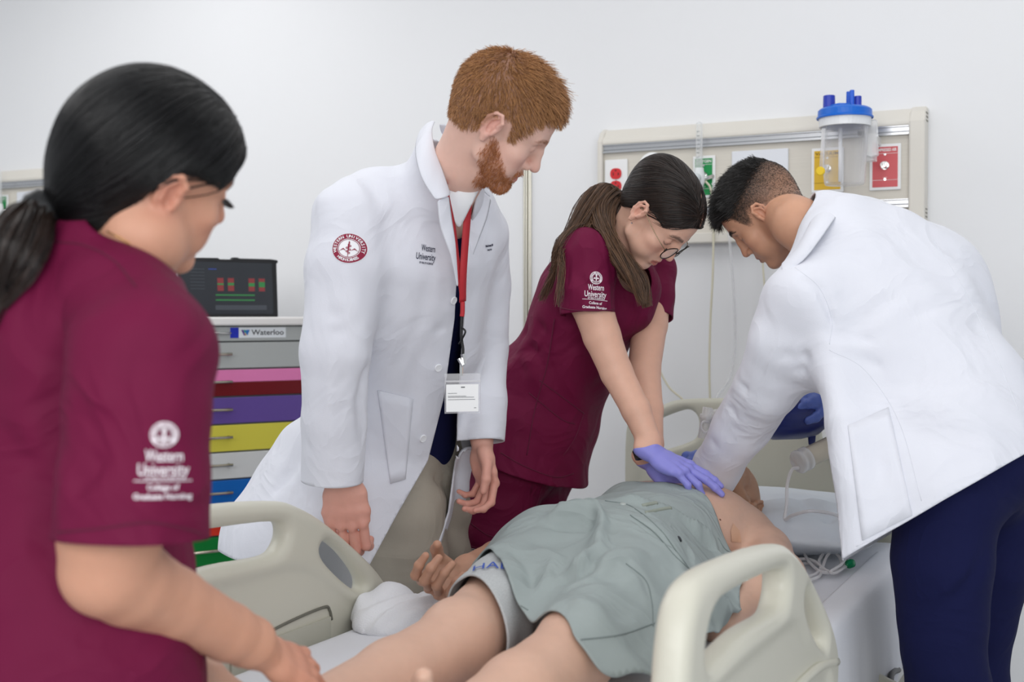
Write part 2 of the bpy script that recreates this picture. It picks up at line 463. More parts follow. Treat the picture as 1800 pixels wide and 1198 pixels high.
# ---------------------------------------------------------------- text and flat print
def text_arrays(txt, size, bold=0.0, align='CENTER'):
    cu = bpy.data.curves.new('lettering', 'FONT'); cu.body = txt; cu.size = size; cu.align_x = align; cu.align_y = 'CENTER'; cu.offset = bold * size
    cu.resolution_u = 3
    ob = bpy.data.objects.new('lettering', cu); COL.objects.link(ob)
    dg = bpy.context.evaluated_depsgraph_get(); dg.update()
    me = ob.evaluated_get(dg).to_mesh(); me.calc_loop_triangles()
    v = np.array([x.co for x in me.vertices]).reshape(-1, 3)[:, :2]; f = np.array([t.vertices for t in me.loop_triangles]).reshape(-1, 3)
    ob.evaluated_get(dg).to_mesh_clear(); bpy.data.objects.remove(ob); bpy.data.curves.remove(cu)
    return v, f
class Print:
    """flat 2D art collected as triangles, to be laid onto a surface"""
    def __init__(s): s.v = []; s.f = []; s.n = 0
    def _a(s, v, f): s.v.append(v); s.f.append(np.asarray(f) + s.n); s.n += len(v); return s
    def text(s, t, x, y, size, width=None, bold=0.0, align='CENTER'):
        v, f = text_arrays(t, size, bold, align)
        if width is not None: v = v * np.array([width / max(1e-6, np.ptp(v[:, 0])), 1])
        return s._a(v + np.array([x, y]), f)
    def rect(s, x0, y0, x1, y1): return s._a(np.array([[x0, y0], [x1, y0], [x1, y1], [x0, y1]], float), [[0, 1, 2], [0, 2, 3]])
    def poly(s, pts):
        from mathutils.geometry import tessellate_polygon
        t = tessellate_polygon([[Vector((x, y, 0)) for x, y in pts]]); return s._a(np.array(pts, float), [list(q) for q in t])
    def ring(s, x, y, r0, r1, n=40):
        a = np.arange(n) * 2 * math.pi / n; c = np.stack([np.cos(a), np.sin(a)], 1)
        f = []
        for i in range(n): j = (i + 1) % n; f += [[i, n + i, n + j], [i, n + j, j]]
        return s._a(np.concatenate([c * r0, c * r1]) + np.array([x, y]), f)
    def arc_text(s, t, x, y, r, size, a0, a1, inside=False):
        """letters set around a circle from angle a0 to a1 (degrees)"""
        n = len(t)
        for i, ch in enumerate(t):
            if ch == ' ': continue
            a = math.radians(a0 + (a1 - a0) * (i + 0.5) / n); v, f = text_arrays(ch, size, 0.02)
            th = a - math.pi / 2 if not inside else a + math.pi / 2
            R = np.array([[math.cos(th), -math.sin(th)], [math.sin(th), math.cos(th)]])
            s._a(v @ R.T + np.array([x + r * math.cos(a), y + r * math.sin(a)]), f)
        return s
    def arrays(s): return np.concatenate(s.v), np.concatenate(s.f)
    def flat(s, name, m, parent, origin, ex, ey, off=0.0006):
        """laid on a flat surface"""
        v, f = s.arrays(); ex, ey = np.asarray(ex, float), np.asarray(ey, float); n = unit(np.cross(ex, ey))
        return tag(mesh_obj(name, np.asarray(origin) + v[:, :1] * ex + v[:, 1:] * ey + n * off, f, m, parent, smooth=False), kind='stuff')
    def onto(s, name, m, parent, tree, origin, ex, ey, off=0.0012, back=0.15):
        """pressed onto a curved surface along the normal of the plane (ex, ey)"""
        v, f = s.arrays()
        # cut long edges so that the print can bend
        ex, ey = np.asarray(ex, float), np.asarray(ey, float); n = unit(np.cross(ex, ey)); o = np.asarray(origin, float)
        for _ in range(3):
            e = np.linalg.norm(v[f[:, 0]] - v[f[:, 1]], axis=1), np.linalg.norm(v[f[:, 1]] - v[f[:, 2]], axis=1), np.linalg.norm(v[f[:, 2]] - v[f[:, 0]], axis=1)
            if max(x.max() for x in e) < 0.012: break
            m0, m1, m2 = [(v[f[:, i]] + v[f[:, (i + 1) % 3]]) / 2 for i in range(3)]; L = len(v); K = len(f); v = np.concatenate([v, m0, m1, m2])
            a, b, c = L + np.arange(K), L + K + np.arange(K), L + 2 * K + np.arange(K)
            f = np.concatenate([np.stack([f[:, 0], a, c], 1), np.stack([f[:, 1], b, a], 1), np.stack([f[:, 2], c, b], 1), np.stack([a, b, c], 1)])
        pts = []; last = 0.0
        for x, y in v:
            p = o + ex * x + ey * y
            h = tree.ray_cast(Vector(p + n * back), Vector(-n), back * 2)
            if h[0] is not None: q = np.array(h[0]); last = (q - p) @ n; pts.append(q + n * off)
            else: pts.append(p + n * (last + off))
        return tag(mesh_obj(name, np.array(pts), f, m, parent, smooth=False), kind='stuff')

# ---------------------------------------------------------------- headwall
def W(v, z, d): return B(WU - d, v, z)
WX, WZ = -BV, V3(0, 0, 1)          # to the viewer's right along the wall, up
M_cream = mat('cream_laminate', '#dcd8cf', rough=0.45, var=0.02, vscale=5)
M_cream2 = mat('cream_panel', '#d6d1c6', rough=0.5, var=0.04, vscale=6, stretch=(1, 1, 40))
M_rail = mat('anodised_rail', '#c3c5c8', rough=0.25, metal=0.75)
M_white = mat('white_plastic', '#eceded', rough=0.4)
M_black = mat('black_plastic', '#17181a', rough=0.4)
M_chrome = mat('chrome', '#d9d9d8', rough=0.12, metal=1.0)
def wbox(mb, v0, v1, z0, z1, d0, d1): return mb.box((WU - d1, v0, z0), (WU - d0, v1, z1), M=BM)
V0, V1 = -0.386, 0.625
def headwall(label):
    t = thing('headwall_unit', label, 'headwall', W(0.12, 1.45, 0))
    wbox(MB(), V0 + 0.04, V1 - 0.01, 1.49, 1.80, 0.0, 0.052).build('back_panel', M_cream2, t, bevel=0.003)
    fr = MB(); fr.prism([(0.0, 1.789), (0.066, 1.789), (0.066, 1.802), (0.03, 1.841), (0.0, 1.841)], V0 + 0.02, V1 - 0.012, lambda d, z, v: W(v, z, d)); fr.build('top_rail', M_cream, t, bevel=0.004)
    wbox(MB(), V0 + 0.02, V1 - 0.012, 1.468, 1.50, 0.0, 0.06).build('bottom_rail', M_cream, t, bevel=0.004)
    for v0, v1, lab in ((V0, V0 + 0.045, 1), (V1 - 0.018, V1, 0)):
        c = MB(); c.prism([(0, 1.44), (0.07, 1.44), (0.07, 1.80), (0.05, 1.83), (0.025, 1.845), (0, 1.845)], v0, v1, lambda d, z, v: W(v, z, d)); e = c.build('end_cap', M_cream, t, bevel=0.006)
        if lab:
            s = MB()
            for k in range(3):
                for zc in (1.80, 1.525): s.box((WU - 0.05, V0 - 0.0015, zc + k * 0.011), (WU - 0.02, V0 + 0.001, zc + 0.004 + k * 0.011), M=BM)
            tag(s.build('vent_slot', mat('slot_dark', '#8e8b84', rough=0.7), e), kind='stuff')
    for z0, z1 in ((1.763, 1.789), (1.554, 1.579)):
        r = MB(); wbox(r, V0 + 0.045, V1 - 0.018, z0, z1, 0.05, 0.058); wbox(r, V0 + 0.045, V1 - 0.018, z0, z0 + 0.004, 0.05, 0.066); wbox(r, V0 + 0.045, V1 - 0.018, z1 - 0.003, z1, 0.05, 0.066)
        ro = r.build('equipment_rail', M_rail, t)
        wbox(MB(), V0 + 0.045, V1 - 0.018, z0 + 0.008, z0 + 0.011, 0.0575, 0.0585).build('rail_groove', mat('groove_grey', '#85878b', rough=0.4, metal=0.6), ro)
    D = 0.053
    # power outlet
    o = wbox(MB(), 0.524, 0.603, 1.625, 1.742, D, D + 0.006).build('power_outlet', M_white, t, bevel=0.003)
    M_red = mat('red_outlet', '#cf2a30', rough=0.4)
    for zc in (1.696, 1.656):
        s = MB(); pl = [(0.563 + 0.019 * math.copysign(abs(math.cos(a)) ** 0.7, math.cos(a)), zc + 0.0175 * math.copysign(abs(math.sin(a)) ** 0.9, math.sin(a))) for a in np.linspace(0, 2 * math.pi, 25)[:-1]]
        s.prism(pl, D + 0.005, D + 0.009, lambda v, z, d: W(v, z, d)); q = s.build('socket_face', M_red, o)
        h = MB(); 
        for v0, v1, z0, z1 in ((0.570, 0.5725, -0.006, 0.004), (0.553, 0.5555, -0.006, 0.003), (0.551, 0.556, -0.0025, -0.0005)): wbox(h, v0, v1, zc + z0, zc + z1, D + 0.0088, D + 0.0093)
        h.lathe(W(0.563, zc + 0.010, D + 0.0088), -BU, [(0, 0.0028), (0.0006, 0.0028), (0.0006, 0)], 10); tag(h.build('socket_slot', M_black, q), kind='stuff')
    MB().lathe(W(0.563, 1.676, D + 0.006), -BU, [(0, 0.003), (0.0012, 0.003), (0.0012, 0)], 12).build('screw', M_chrome, o)
    # gas outlets
    def outlet(name, v0, v1, z0, z1, color, title, knob):
        p = wbox(MB(), v0 - 0.009, v1 + 0.009, z0 - 0.009, z1 + 0.009, D, D + 0.006).build(name, M_white, t, bevel=0.004)
        wbox(MB(), v0, v1, z0, z1, D + 0.005, D + 0.0075).build('label_plate', mat('plate_' + name, color, rough=0.4), p)
        vc = (v0 + v1) / 2; w = (v1 - v0)
        pr = Print(); pr.text(title, 0, (z1 - z0) * 0.42, 0.012, width=w * 0.9, bold=0.02); pr.rect(-w / 2, (z1 - z0) * 0.33, w / 2, (z1 - z0) * 0.338); pr.rect(-w / 2, -(z1 - z0) * 0.33, w / 2, -(z1 - z0) * 0.322)
        pr.text('outlet', 0, -(z1 - z0) * 0.26, 0.005)
        pr.flat('print', mat('print_white', '#f2eeee', rough=0.6) if color != '#e0b422' else mat('print_brown', '#7a5a12', rough=0.6), p, W(vc, (z0 + z1) / 2, D + 0.0075), WX, WZ)
        for dz in (0.31, -0.31): MB().lathe(W(vc, (z0 + z1) / 2 + dz * (z1 - z0), D + 0.007), -BU, [(0, 0.0042), (0.002, 0.0036), (0.002, 0)], 12).build('screw', M_chrome, p)
        if knob:
            MB().lathe(W(vc, (z0 + z1) / 2 + 0.004, D + 0.007), -BU, [(0, 0.013), (0.004, 0.012), (0.004, 0.009), (0.024, 0.008), (0.024, 0.0085), (0.03, 0.0085), (0.03, 0.004), (0.012, 0.003), (0.012, 0)], 20).build('gas_connector', M_chrome, p)
        return p
    outlet('oxygen_outlet', 0.2435, 0.298, 1.615, 1.728, '#0c8f49', 'OXYGEN', True)
    outlet('vacuum_outlet', -0.147, -0.070, 1.615, 1.73, '#e0b422', 'VACUUM', True)
    outlet('compressed_air_outlet', -0.310, -0.239, 1.615, 1.731, '#cf5a5f', 'COMPRESSED AIR', True)
    bp = wbox(MB(), 0.008, 0.183, 1.60, 1.745, D, D + 0.006).build('blank_plate', mat('pale_plate', '#dfe2e8', rough=0.4), t, bevel=0.004)
    return t
hw = headwall('long cream headwall unit with red power outlet on the wall above the bed head')
# its neighbour, further along the wall
def copy_tree(o, parent=None):
    c = o.copy(); COL.objects.link(c)
    if parent is not None:
        c.parent = parent; c.matrix_parent_inverse = o.matrix_parent_inverse.copy()
    for ch in list(o.children): copy_tree(ch, c)
    return c
hw2 = copy_tree(hw); hw2.location = Vector(W(0.12 + 3.08, 1.462, 0)); hw2['label'] = 'cream headwall unit cut by the left edge, beside the black-haired woman'
# ---------------------------------------------------------------- flowmeters
M_clear = clear_mat('clear_plastic', (0.97, 0.98, 0.985), 0.16)
M_tubeclear = clear_mat('clear_tubing', (0.96, 0.96, 0.97), 0.28)
def flowmeter(px, label):
    v, z0 = onU(px, 318, WU - 0.10); t = thing('oxygen_flowmeter', label, 'flowmeter', B(WU - 0.10, v, z0))
    c = B(WU - 0.10, v, 0); ux = V3(0, 0, 1)
    MB().lathe(c, ux, [(1.69, 0.013), (1.69, 0.011), (1.83, 0.0095), (1.835, 0.006), (1.835, 0.0)], 20).build('flow_tube', M_clear, t, smooth=True)
    s = MB()
    for k in range(9): s.box((WU - 0.10 - 0.0105, v - 0.004, 1.70 + k * 0.013), (WU - 0.10 - 0.0102, v + 0.005, 1.7015 + k * 0.013), M=BM)
    tag(s.build('scale_mark', mat('scale_grey', '#5d6468', rough=0.6), t), kind='stuff')
    MB().lathe(c, ux, [(1.635, 0.0), (1.637, 0.012), (1.65, 0.017), (1.67, 0.018), (1.688, 0.014), (1.695, 0.0135), (1.695, 0)], 20).build('valve_body', mat('valve_white', '#dfe3e4', rough=0.25), t, smooth=True)
    MB().lathe(B(WU - 0.12, v, 1.662), -BU, [(0, 0.008), (0.004, 0.014), (0.022, 0.014), (0.024, 0)], 12).build('valve_knob', mat('knob_clear', '#cfd6d8', rough=0.2), t, smooth=True)
    MB().tube([B(WU - 0.10, v, 1.66), B(WU - 0.085, v - 0.02, 1.665), B(WU - 0.06, -0.0 + v - 0.03, 1.672)], 0.007, 10).build('inlet_stem', M_chrome, t, smooth=True)
    return t
fm = flowmeter(1229, 'clear oxygen flowmeter tube above the long-haired woman, beside the green outlet')
fm2 = copy_tree(fm); fm2.location = Vector(np.array(fm.location) + BV * 3.045 + V3(0, 0, 0.012)); fm2['label'] = 'clear oxygen flowmeter at the left edge, beside the black ponytail'
# suction regulator (dial) half hidden behind the nurse's head
v, z = onU(1146, 292, WU - 0.13)
sr = thing('suction_regulator', 'white suction regulator with a round coloured dial, above the ponytail', 'regulator', B(WU - 0.13, v, z - 0.05))
rc = B(WU - 0.135, v, z)
MB().lathe(rc, BU, [(0, 0), (0, 0.04), (0.004, 0.043), (0.06, 0.043), (0.07, 0.04), (0.08, 0.03), (0.082, 0.02), (0.082, 0)], 36).build('housing', M_white, sr, smooth=False)
MB().lathe(rc, BU, [(-0.001, 0), (-0.001, 0.037), (0.002, 0.037)], 36).build('dial_face', mat('dial_white', '#f3f4f4', rough=0.3), sr)
for nm, a0, a1, cc in (('dial_green', 160, 215, '#2f9a4d'), ('dial_yellow', 110, 160, '#e3b52e'), ('dial_red', 20, 110, '#cc3d31')):
    s = MB(); A = np.radians(np.linspace(a0, a1, 10)); pts = [(0.021 * math.cos(a), 0.021 * math.sin(a)) for a in A] + [(0.025 * math.cos(a), 0.025 * math.sin(a)) for a in A[::-1]]
    s.prism(pts, 0.0012, 0.0022, lambda x, y, d: rc + WX * x + WZ * y - BU * d); s.build('dial_band', mat(nm, cc, rough=0.4), sr)
tk = MB()
for a in np.radians(np.arange(0, 360, 15)):
    tk.prism([(0.029 * math.cos(a), 0.029 * math.sin(a)), (0.033 * math.cos(a) - 0.0007 * math.sin(a), 0.033 * math.sin(a) + 0.0007 * math.cos(a)), (0.033 * math.cos(a) + 0.0007 * math.sin(a), 0.033 * math.sin(a) - 0.0007 * math.cos(a))], 0.0012, 0.0018, lambda x, y, d: rc + WX * x + WZ * y - BU * d)
tag(tk.build('dial_tick', M_black, sr), kind='stuff')
MB().tube([rc + WX * 0.014 + WZ * 0.010 - BU * 0.003, rc - WX * 0.01 - WZ * 0.012 - BU * 0.003], 0.0012, 6).build('needle', M_black, sr)
MB().tube([rc + BU * 0.08, rc + BU * 0.12], 0.012, 12).build('wall_probe', M_chrome, sr)
# ---------------------------------------------------------------- suction canister on its bracket
cu = WU - 0.20
cv, cz = onU(1485, 215, cu)
sc = thing('suction_canister', 'clear suction canister with a blue lid, hung from the headwall rail', 'canister', B(cu, cv, 1.60))
c0 = B(cu, cv, 0); pxm = 2160 / 3.45
_, zb = onU(1481, 325, cu); _, zt = onU(1485, 205, cu)
R = 0.0715
MB().lathe(c0, (0, 0, 1), [(zb, 0), (zb, R * 0.74), (zb + 0.006, R * 0.78), (zb + 0.02, R * 0.80), (zt - 0.03, R * 0.90), (zt - 0.02, R * 0.96), (zt - 0.018, R * 0.99), (zt - 0.001, R * 0.99), (zt - 0.001, R * 0.95)], 40).build('jar', clear_mat('jar_plastic', (0.97, 0.97, 0.98), 0.12), sc, smooth=True)
MB().lathe(c0, (0, 0, 1), [(zt - 0.030, R * 0.93), (zt - 0.029, R * 1.0), (zt - 0.004, R * 1.01), (zt - 0.004, R * 0.95)], 40).build('jar_collar', mat('frosted_rim', '#e6e8ea', rough=0.3), sc, smooth=False)
M_blue = mat('lid_blue', '#1569cf', rough=0.32, sss=0.1)
l = MB(); l.lathe(c0, (0, 0, 1), [(zt - 0.004, R * 0.9), (zt - 0.006, R * 1.09), (zt - 0.002, R * 1.10), (zt + 0.001, R * 1.05), (zt + 0.017, R * 1.04), (zt + 0.021, R * 0.98), (zt + 0.024, R * 0.9), (zt + 0.026, 0)], 48)
lid = l.build('lid', M_blue, sc, smooth=False)
def spout(dx, dy, r, h, dark=False, n='lid_port'):
    o = B(cu - dy, cv - dx, zt + 0.02)
    MB().lathe(o, (0, 0, 1), [(0, r * 1.05), (h, r), (h + 0.001, r * 0.9), (h + 0.001, r * 0.72), (h - 0.02, r * 0.7), (h - 0.02, 0)], 22).build(n, mat('port_blue', '#1f5fd0', rough=0.3) if not dark else mat('port_navy', '#2a3fae', rough=0.3), sc, smooth=False)
spout(-0.042, 0.01, 0.0165, 0.040, True); spout(0.006, -0.02, 0.0065, 0.052); spout(0.022, 0.012, 0.0065, 0.050); spout(0.036, 0.0, 0.010, 0.034, True)
st = MB().tube([B(cu - 0.02, cv + 0.040, zt + 0.029), B(cu - 0.03, cv + 0.01, zt + 0.031), B(cu - 0.02, cv - 0.02, zt + 0.030)], 0.004, 8); st.build('cap_strap', M_blue, sc, smooth=True)
MB().tube([B(cu, cv + 0.012, zt - 0.03), B(cu, cv + 0.012, zb + 0.01)], 0.0055, 10).build('inner_tube', mat('inner_white', '#f0f1f2', rough=0.3), sc, smooth=True)
br = MB(); br.prism([(0.0, 0.0), (0.05, 0.0), (0.056, -0.10), (0.03, -0.105), (0.012, -0.10)], -0.003, 0.003, lambda x, y, d: B(cu + 0.02 + d * 4, cv - 0.05 - x * 0.7, zt - 0.012 + y))
br.box((cu + 0.04, cv - 0.075, zt - 0.07), (WU - 0.055, cv - 0.05, zt - 0.045), M=BM)
br.box((cu + 0.03, cv - 0.079, zt - 0.125), (cu + 0.06, cv - 0.045, zt - 0.10), M=BM)
br.build('bracket', clear_mat('bracket_plastic', (0.95, 0.955, 0.96), 0.35), sc, bevel=0.003)
wbox(MB(), -0.245, -0.20, 1.766, 1.778, 0.058, 0.085).build('rail_clip', M_black, sc, bevel=0.002)
yk = MB(); vy, zy = onU(1443, 301, cu - 0.075); yk.lathe(B(cu - 0.075, vy, zy), -BU, [(0, 0.012), (0.008, 0.0125), (0.010, 0.010), (0.010, 0)], 18); yk.build('yellow_cap', mat('cap_yellow', '#e9c51d', rough=0.35), sc, smooth=False)
MB().tube([B(cu - 0.06, vy - .004, zy + 0.12), B(cu - 0.068, vy, zy + 0.005)], 0.006, 10).build('side_tube', M_tubeclear, sc, smooth=True)
# ---------------------------------------------------------------- hanging tubes
def hose(name, pts, r, m, label, n=80, cat='tube', group=None):
    o = MB().tube(smooth_line(pts, n), r, 8).build(name, m, None, smooth=True); return tag(o, label, cat, group)
M_cord = mat('cord_cream', '#d8d3bd', rough=0.5)
def WP(px, py, d):
    v, z = onU(px, py, WU - d); return B(WU - d, v, z)
hose('oxygen_tube', [WP(1240, 318, .09), WP(1250, 335, .085), WP(1254, 390, .07), WP(1253, 480, .06), WP(1249, 560, .055), WP(1247, 640, .055), WP(1248, 700, .055), WP(1250, 800, .05)], 0.0034, M_cord, 'cream tube hanging straight down the wall behind the bed head')
hose('suction_tube', [WP(1252, 322, .10), WP(1272, 350, .10), WP(1282, 420, .09), WP(1290, 520, .07), WP(1292, 600, .06), WP(1284, 660, .07), WP(1262, 695, .1), WP(1250, 715, .12)], 0.0042, M_tubeclear, 'pale clear tube hanging between the two leaning heads')
hose('call_cord', [WP(1148, 580, .05), WP(1152, 620, .05), WP(1160, 650, .05), WP(1176, 680, .05), WP(1196, 698, .05), WP(1215, 715, .05)], 0.0032, M_cord, 'cream cord curving behind the long-haired woman\'s forearm', cat='cord')
hose('monitor_cord', [WP(1340, 440, .05), WP(1342, 480, .05), WP(1347, 540, .05), WP(1350, 620, .05)], 0.003, M_cord, 'short cream cord beside the leaning man\'s chin', cat='cord')
# ---------------------------------------------------------------- medical cart
CX, CY = V3(0.8476, 0.5307, 0), V3(-0.5307, 0.8476, 0)
c_at = P(400, 600, 3.9); c_at[2] = 0
dd = Ray(363, 600); k = np.cross(c_at[:2], CX[:2]) / np.cross(dd[:2], CX[:2]); CO = np.array([dd[0] * k, dd[1] * k, 0])
CM = Matrix(((CX[0], CY[0], 0, CO[0]), (CX[1], CY[1], 0, CO[1]), (0, 0, 1, 0), (0, 0, 0, 1)))
def Cp(x, y, z): return CO + CX * x + CY * y + V3(0, 0, z)
def cz_of(py, px=400):
    d = Ray(px, py); C = V3(0, 0, CAM_H); t = -(C - CO) @ CY / (d @ CY); return float((C + t * d)[2])
HW = 0.36
ct = thing('medical_cart', 'tall supply cart with drawers in many colours, behind the black-haired woman', 'cart', CO)
ctop = cz_of(557)
M_cart = mat('cart_grey', '#a9adae', rough=0.35)
MB().box((-HW, 0.012, 0.13), (HW, 0.52, cz_of(572)), M=CM).build('carcass', mat('cart_body', '#8f9394', rough=0.4), ct, bevel=0.004)
MB().box((-HW - 0.012, -0.02, cz_of(572)), (HW + 0.012, 0.53, ctop), M=CM).build('worktop', mat('worktop_white', '#e6e4e2', rough=0.35), ct, bevel=0.006)
ys = [572.5, 600.5, 648.3, 697, 745.3, 794, 842, 890.5, 940, 991, 1040, 1090, 1140]
zs = [cz_of(y) for y in ys]
cols = ['#a9adac', '#acb0af', None, '#604a94', '#d2c94c', '#cfd1d1', '#0f62b4', '#d63a26', '#0a7a34', '#a7abaa', '#a7abaa', '#a7abaa']
M_handle = mat('handle_nickel', '#b9b2a3', rough=0.22, metal=0.9)
for i, cc in enumerate(cols):
    z1, z0 = zs[i] - 0.0025, zs[i + 1] + 0.0025
    if cc is None:
        zm_ = (z0 + z1) / 2 + 0.002
        d = MB().box((-HW, -0.004, zm_), (HW, 0.012, z1), M=CM).build('drawer', mat('drawer_pink', '#e07fb4', rough=0.35), ct, bevel=0.002)
        MB().box((-HW, -0.004, z0), (HW, 0.012, zm_), M=CM).build('lower_front', mat('drawer_crimson', '#6a0a14', rough=0.35), d, bevel=0.002)
    else:
        d = MB().box((-HW, -0.004, z0), (HW, 0.012, z1), M=CM).build('drawer' if i else 'lock_panel', mat('drawer_' + cc[1:], cc, rough=0.35), ct, bevel=0.002)
    if i:
        zc = z0 + (z1 - z0) * 0.56
        hx = 0.073
        MB().tube([Cp(-hx, -0.03, zc), Cp(hx, -0.03, zc)], 0.0045, 10).tube([Cp(-hx + 0.006, -0.004, zc), Cp(-hx + 0.006, -0.03, zc)], 0.004, 8).tube([Cp(hx - 0.006, -0.004, zc), Cp(hx - 0.006, -0.03, zc)], 0.004, 8).build('handle', M_handle, d, smooth=True)
    else:
        lz = cz_of(585, 356)
        MB().lathe(Cp(-0.016, -0.004, lz), -CY, [(0, 0.016), (0.006, 0.016), (0.012, 0.012), (0.02, 0.011), (0.02, 0)], 20).build('lock', M_chrome, d)
        MB().tube([Cp(-0.01, -0.014, lz), Cp(0.075, -0.014, lz - 0.001)], 0.0035, 8).build('lock_lever', M_chrome, d, smooth=True)
        MB().box((-0.06, -0.006, lz - 0.026), (0.03, -0.004, lz - 0.006), M=CM).build('lock_hasp', mat('hasp_grey', '#b4b4b4', rough=0.3, metal=0.4), d)
        lx0, lx1 = 0.075, 0.262
        MB().box((lx0, -0.0052, lz - 0.0165), (lx1, -0.004, lz + 0.0165), M=CM).build('maker_label', mat('label_pale', '#dde2e6', rough=0.4), d)
        pr = Print(); pr.rect(lx0, -0.0165, lx0 + 0.028, 0.0165); pr.flat('label_square', mat('label_blue', '#1d2fb0', rough=0.4), d, Cp(0, -0.0052, lz), CX, V3(0, 0, 1))
        wx = lx0 + 0.036
        for nm, pts, hexc in (('a', [(0, .009), (.007, .009), (.014, -.009), (.009, -.009)], '#5b3f8f'), ('b', [(.0075, .009), (.0145, .009), (.0165, .003), (.012, -.002)], '#1f8f8a'), ('c', [(.016, .009), (.029, .009), (.021, -.009), (.015, -.002)], '#2f6fb5'), ('e', [(.012, -.003), (.015, -.001), (.018, -.009), (.014, -.009)], '#c9a52c')):
            Print().poly([(wx + a, b) for a, b in pts]).flat('label_emblem', mat('emblem_' + nm, hexc, rough=0.4), d, Cp(0, -0.0052, lz), CX, V3(0, 0, 1))
        Print().text('Waterloo', (wx + 0.034 + lx1 - 0.006) / 2, 0.000, 0.024, width=lx1 - 0.008 - wx - 0.034, bold=0.012).flat('label_lettering', mat('ink_dark', '#1c1f26', rough=0.5), d, Cp(0, -0.0052, lz), CX, V3(0, 0, 1))
for x in (-0.3, 0.3):
    for y in (0.06, 0.46):
        MB().lathe(Cp(x - 0.014, y, 0.055), CX, [(0, 0), (0, 0.055), (0.028, 0.055), (0.028, 0)], 20).tube([Cp(x, y, 0.06), Cp(x, y, 0.14)], 0.014, 10).build('caster', M_black, ct)
# tablet in a rugged case standing on the cart
tb = thing('tablet', 'black rugged tablet showing bars and green lines, standing on the cart top', 'tablet', Cp(0.02, 0.2, ctop))
def tab(px, py):
    d = Ray(px, py); C = V3(0, 0, CAM_H); q = Cp(0, 0.16, 0); t = -(C - q) @ CY / (d @ CY); p = C + t * d - CO
    return float(p @ CX), float(p[2])
tx0, _ = tab(314, 500); tx1, _ = tab(489, 500); _, tzt = tab(400, 453)
TW, TH = tx1 - tx0, tzt - ctop
def Tp(x, y, d): return Cp(tx0 + x, 0.16 + 0.07 * y + d, ctop + y)
case = MB(); case.prism([(0, 0), (TW, 0), (TW + .0, TH * .93), (TW + 0.006, TH * .94), (TW + 0.004, TH * .985), (TW - 0.02, TH), (TW * .62, TH), (TW * .60, TH + 0.003), (TW * .55, TH + 0.003), (TW * .54, TH - 0.004), (TW * .42, TH - 0.004), (TW * .40, TH), (0.006, TH * .99)], 0.0, 0.022, Tp)
case.build('case', mat('case_black', '#1b1c1f', rough=0.5), tb, bevel=0.003)
MB().box((tx0 + TW * .3, 0.182, ctop), (tx0 + TW * .7, 0.30, ctop + 0.008), M=CM).build('kickstand', mat('case_black', '#1b1c1f'), tb)
MB().prism([(0.010, 0.010), (TW - 0.012, 0.010), (TW - 0.012, TH - 0.014), (0.010, TH - 0.014)], -0.0012, 0.0005, Tp).build('screen', mat('screen_dark', '#2b2e33', rough=0.22, emit=0.25), tb)
MB().prism([(TW - 0.018, 0.004), (TW - 0.010, 0.004), (TW - 0.010, TH - 0.006), (TW - 0.018, TH - 0.006)], -0.0016, 0.0, Tp).build('screen_edge', mat('case_black', '#1b1c1f'), tb)
def scr(name, x0, y0, x1, y1, m):
    MB().prism([(x0 * TW, y0 * TH), (x1 * TW, y0 * TH), (x1 * TW, y1 * TH), (x0 * TW, y1 * TH)], -0.0016, -0.0011, Tp).build(name, m, tb)
G, R_, DG = mat('screen_green', '#2c6a3a', rough=.3, emit=0.5), mat('screen_red', '#6e2d30', rough=.3, emit=0.5), mat('screen_grey', '#3b3f45', rough=.3, emit=.4)
for x0, g0, g1 in ((0.385, .54, .57), (0.49, .535, .58), (0.70, .52, .58), (0.805, .51, .60)):
    scr('bar_red', x0, .44, x0 + .062, .66, R_)
    MB().prism([(x0 * TW, g0 * TH), ((x0 + .062) * TW, g0 * TH), ((x0 + .062) * TW, g1 * TH), (x0 * TW, g1 * TH)], -0.0020, -0.0014, Tp).build('bar_green', G, tb)
scr('line_green', .365, .36, .76, .383, G); scr('line_green', .365, .275, .76, .298, G)
scr('row_grey', .36, .12, .88, .20, DG)
for k in range(7): scr('text_row', .12, .80 - k * .055, .26, .81 - k * .055, DG)
scr('text_row', .30, .80, .38, .815, mat('screen_blue', '#2a3f86', rough=.3, emit=.4))
# ---------------------------------------------------------------- hospital bed
M_beige = mat('bed_plastic', '#cfcdbf', rough=0.38)
M_beige2 = mat('bed_panel', '#bfbeb0', rough=0.42)
M_steel = mat('bed_steel', '#4a4c4e', rough=0.4, metal=0.6)
bed = thing('hospital_bed', 'beige plastic hospital bed under the lying training mannequin', 'bed', B(-0.75, 0, 0))
def sd_poly(poly, X, Y):
    p = np.asarray(poly, float); n = len(p); d = np.full(X.shape, 1e9); ins = np.zeros(X.shape, bool)
    for i in range(n):
        a, b = p[i], p[(i + 1) % n]; e = b - a; wx, wy = X - a[0], Y - a[1]
        t = np.clip((wx * e[0] + wy * e[1]) / (e @ e + 1e-12), 0, 1)
        d = np.minimum(d, (wx - e[0] * t) ** 2 + (wy - e[1] * t) ** 2)
        c = (a[1] > Y) != (b[1] > Y)
        with np.errstate(divide='ignore', invalid='ignore'): xx = (b[0] - a[0]) * (Y - a[1]) / (b[1] - a[1]) + a[0]
        ins ^= c & (X < xx)
    return np.where(ins, -np.sqrt(d), np.sqrt(d))
def closed(pts, n=6):
    p = np.asarray(pts, float); K = len(p); out = []
    for i in range(K):
        a, b, c, d = p[i - 1], p[i], p[(i + 1) % K], p[(i + 2) % K]
        for t in np.arange(n) / n: out.append(0.5 * (2 * b + (c - a) * t + (2 * a - 5 * b + 4 * c - d) * t * t + (3 * b - a - 3 * c + d) * t ** 3))
    return np.array(out)
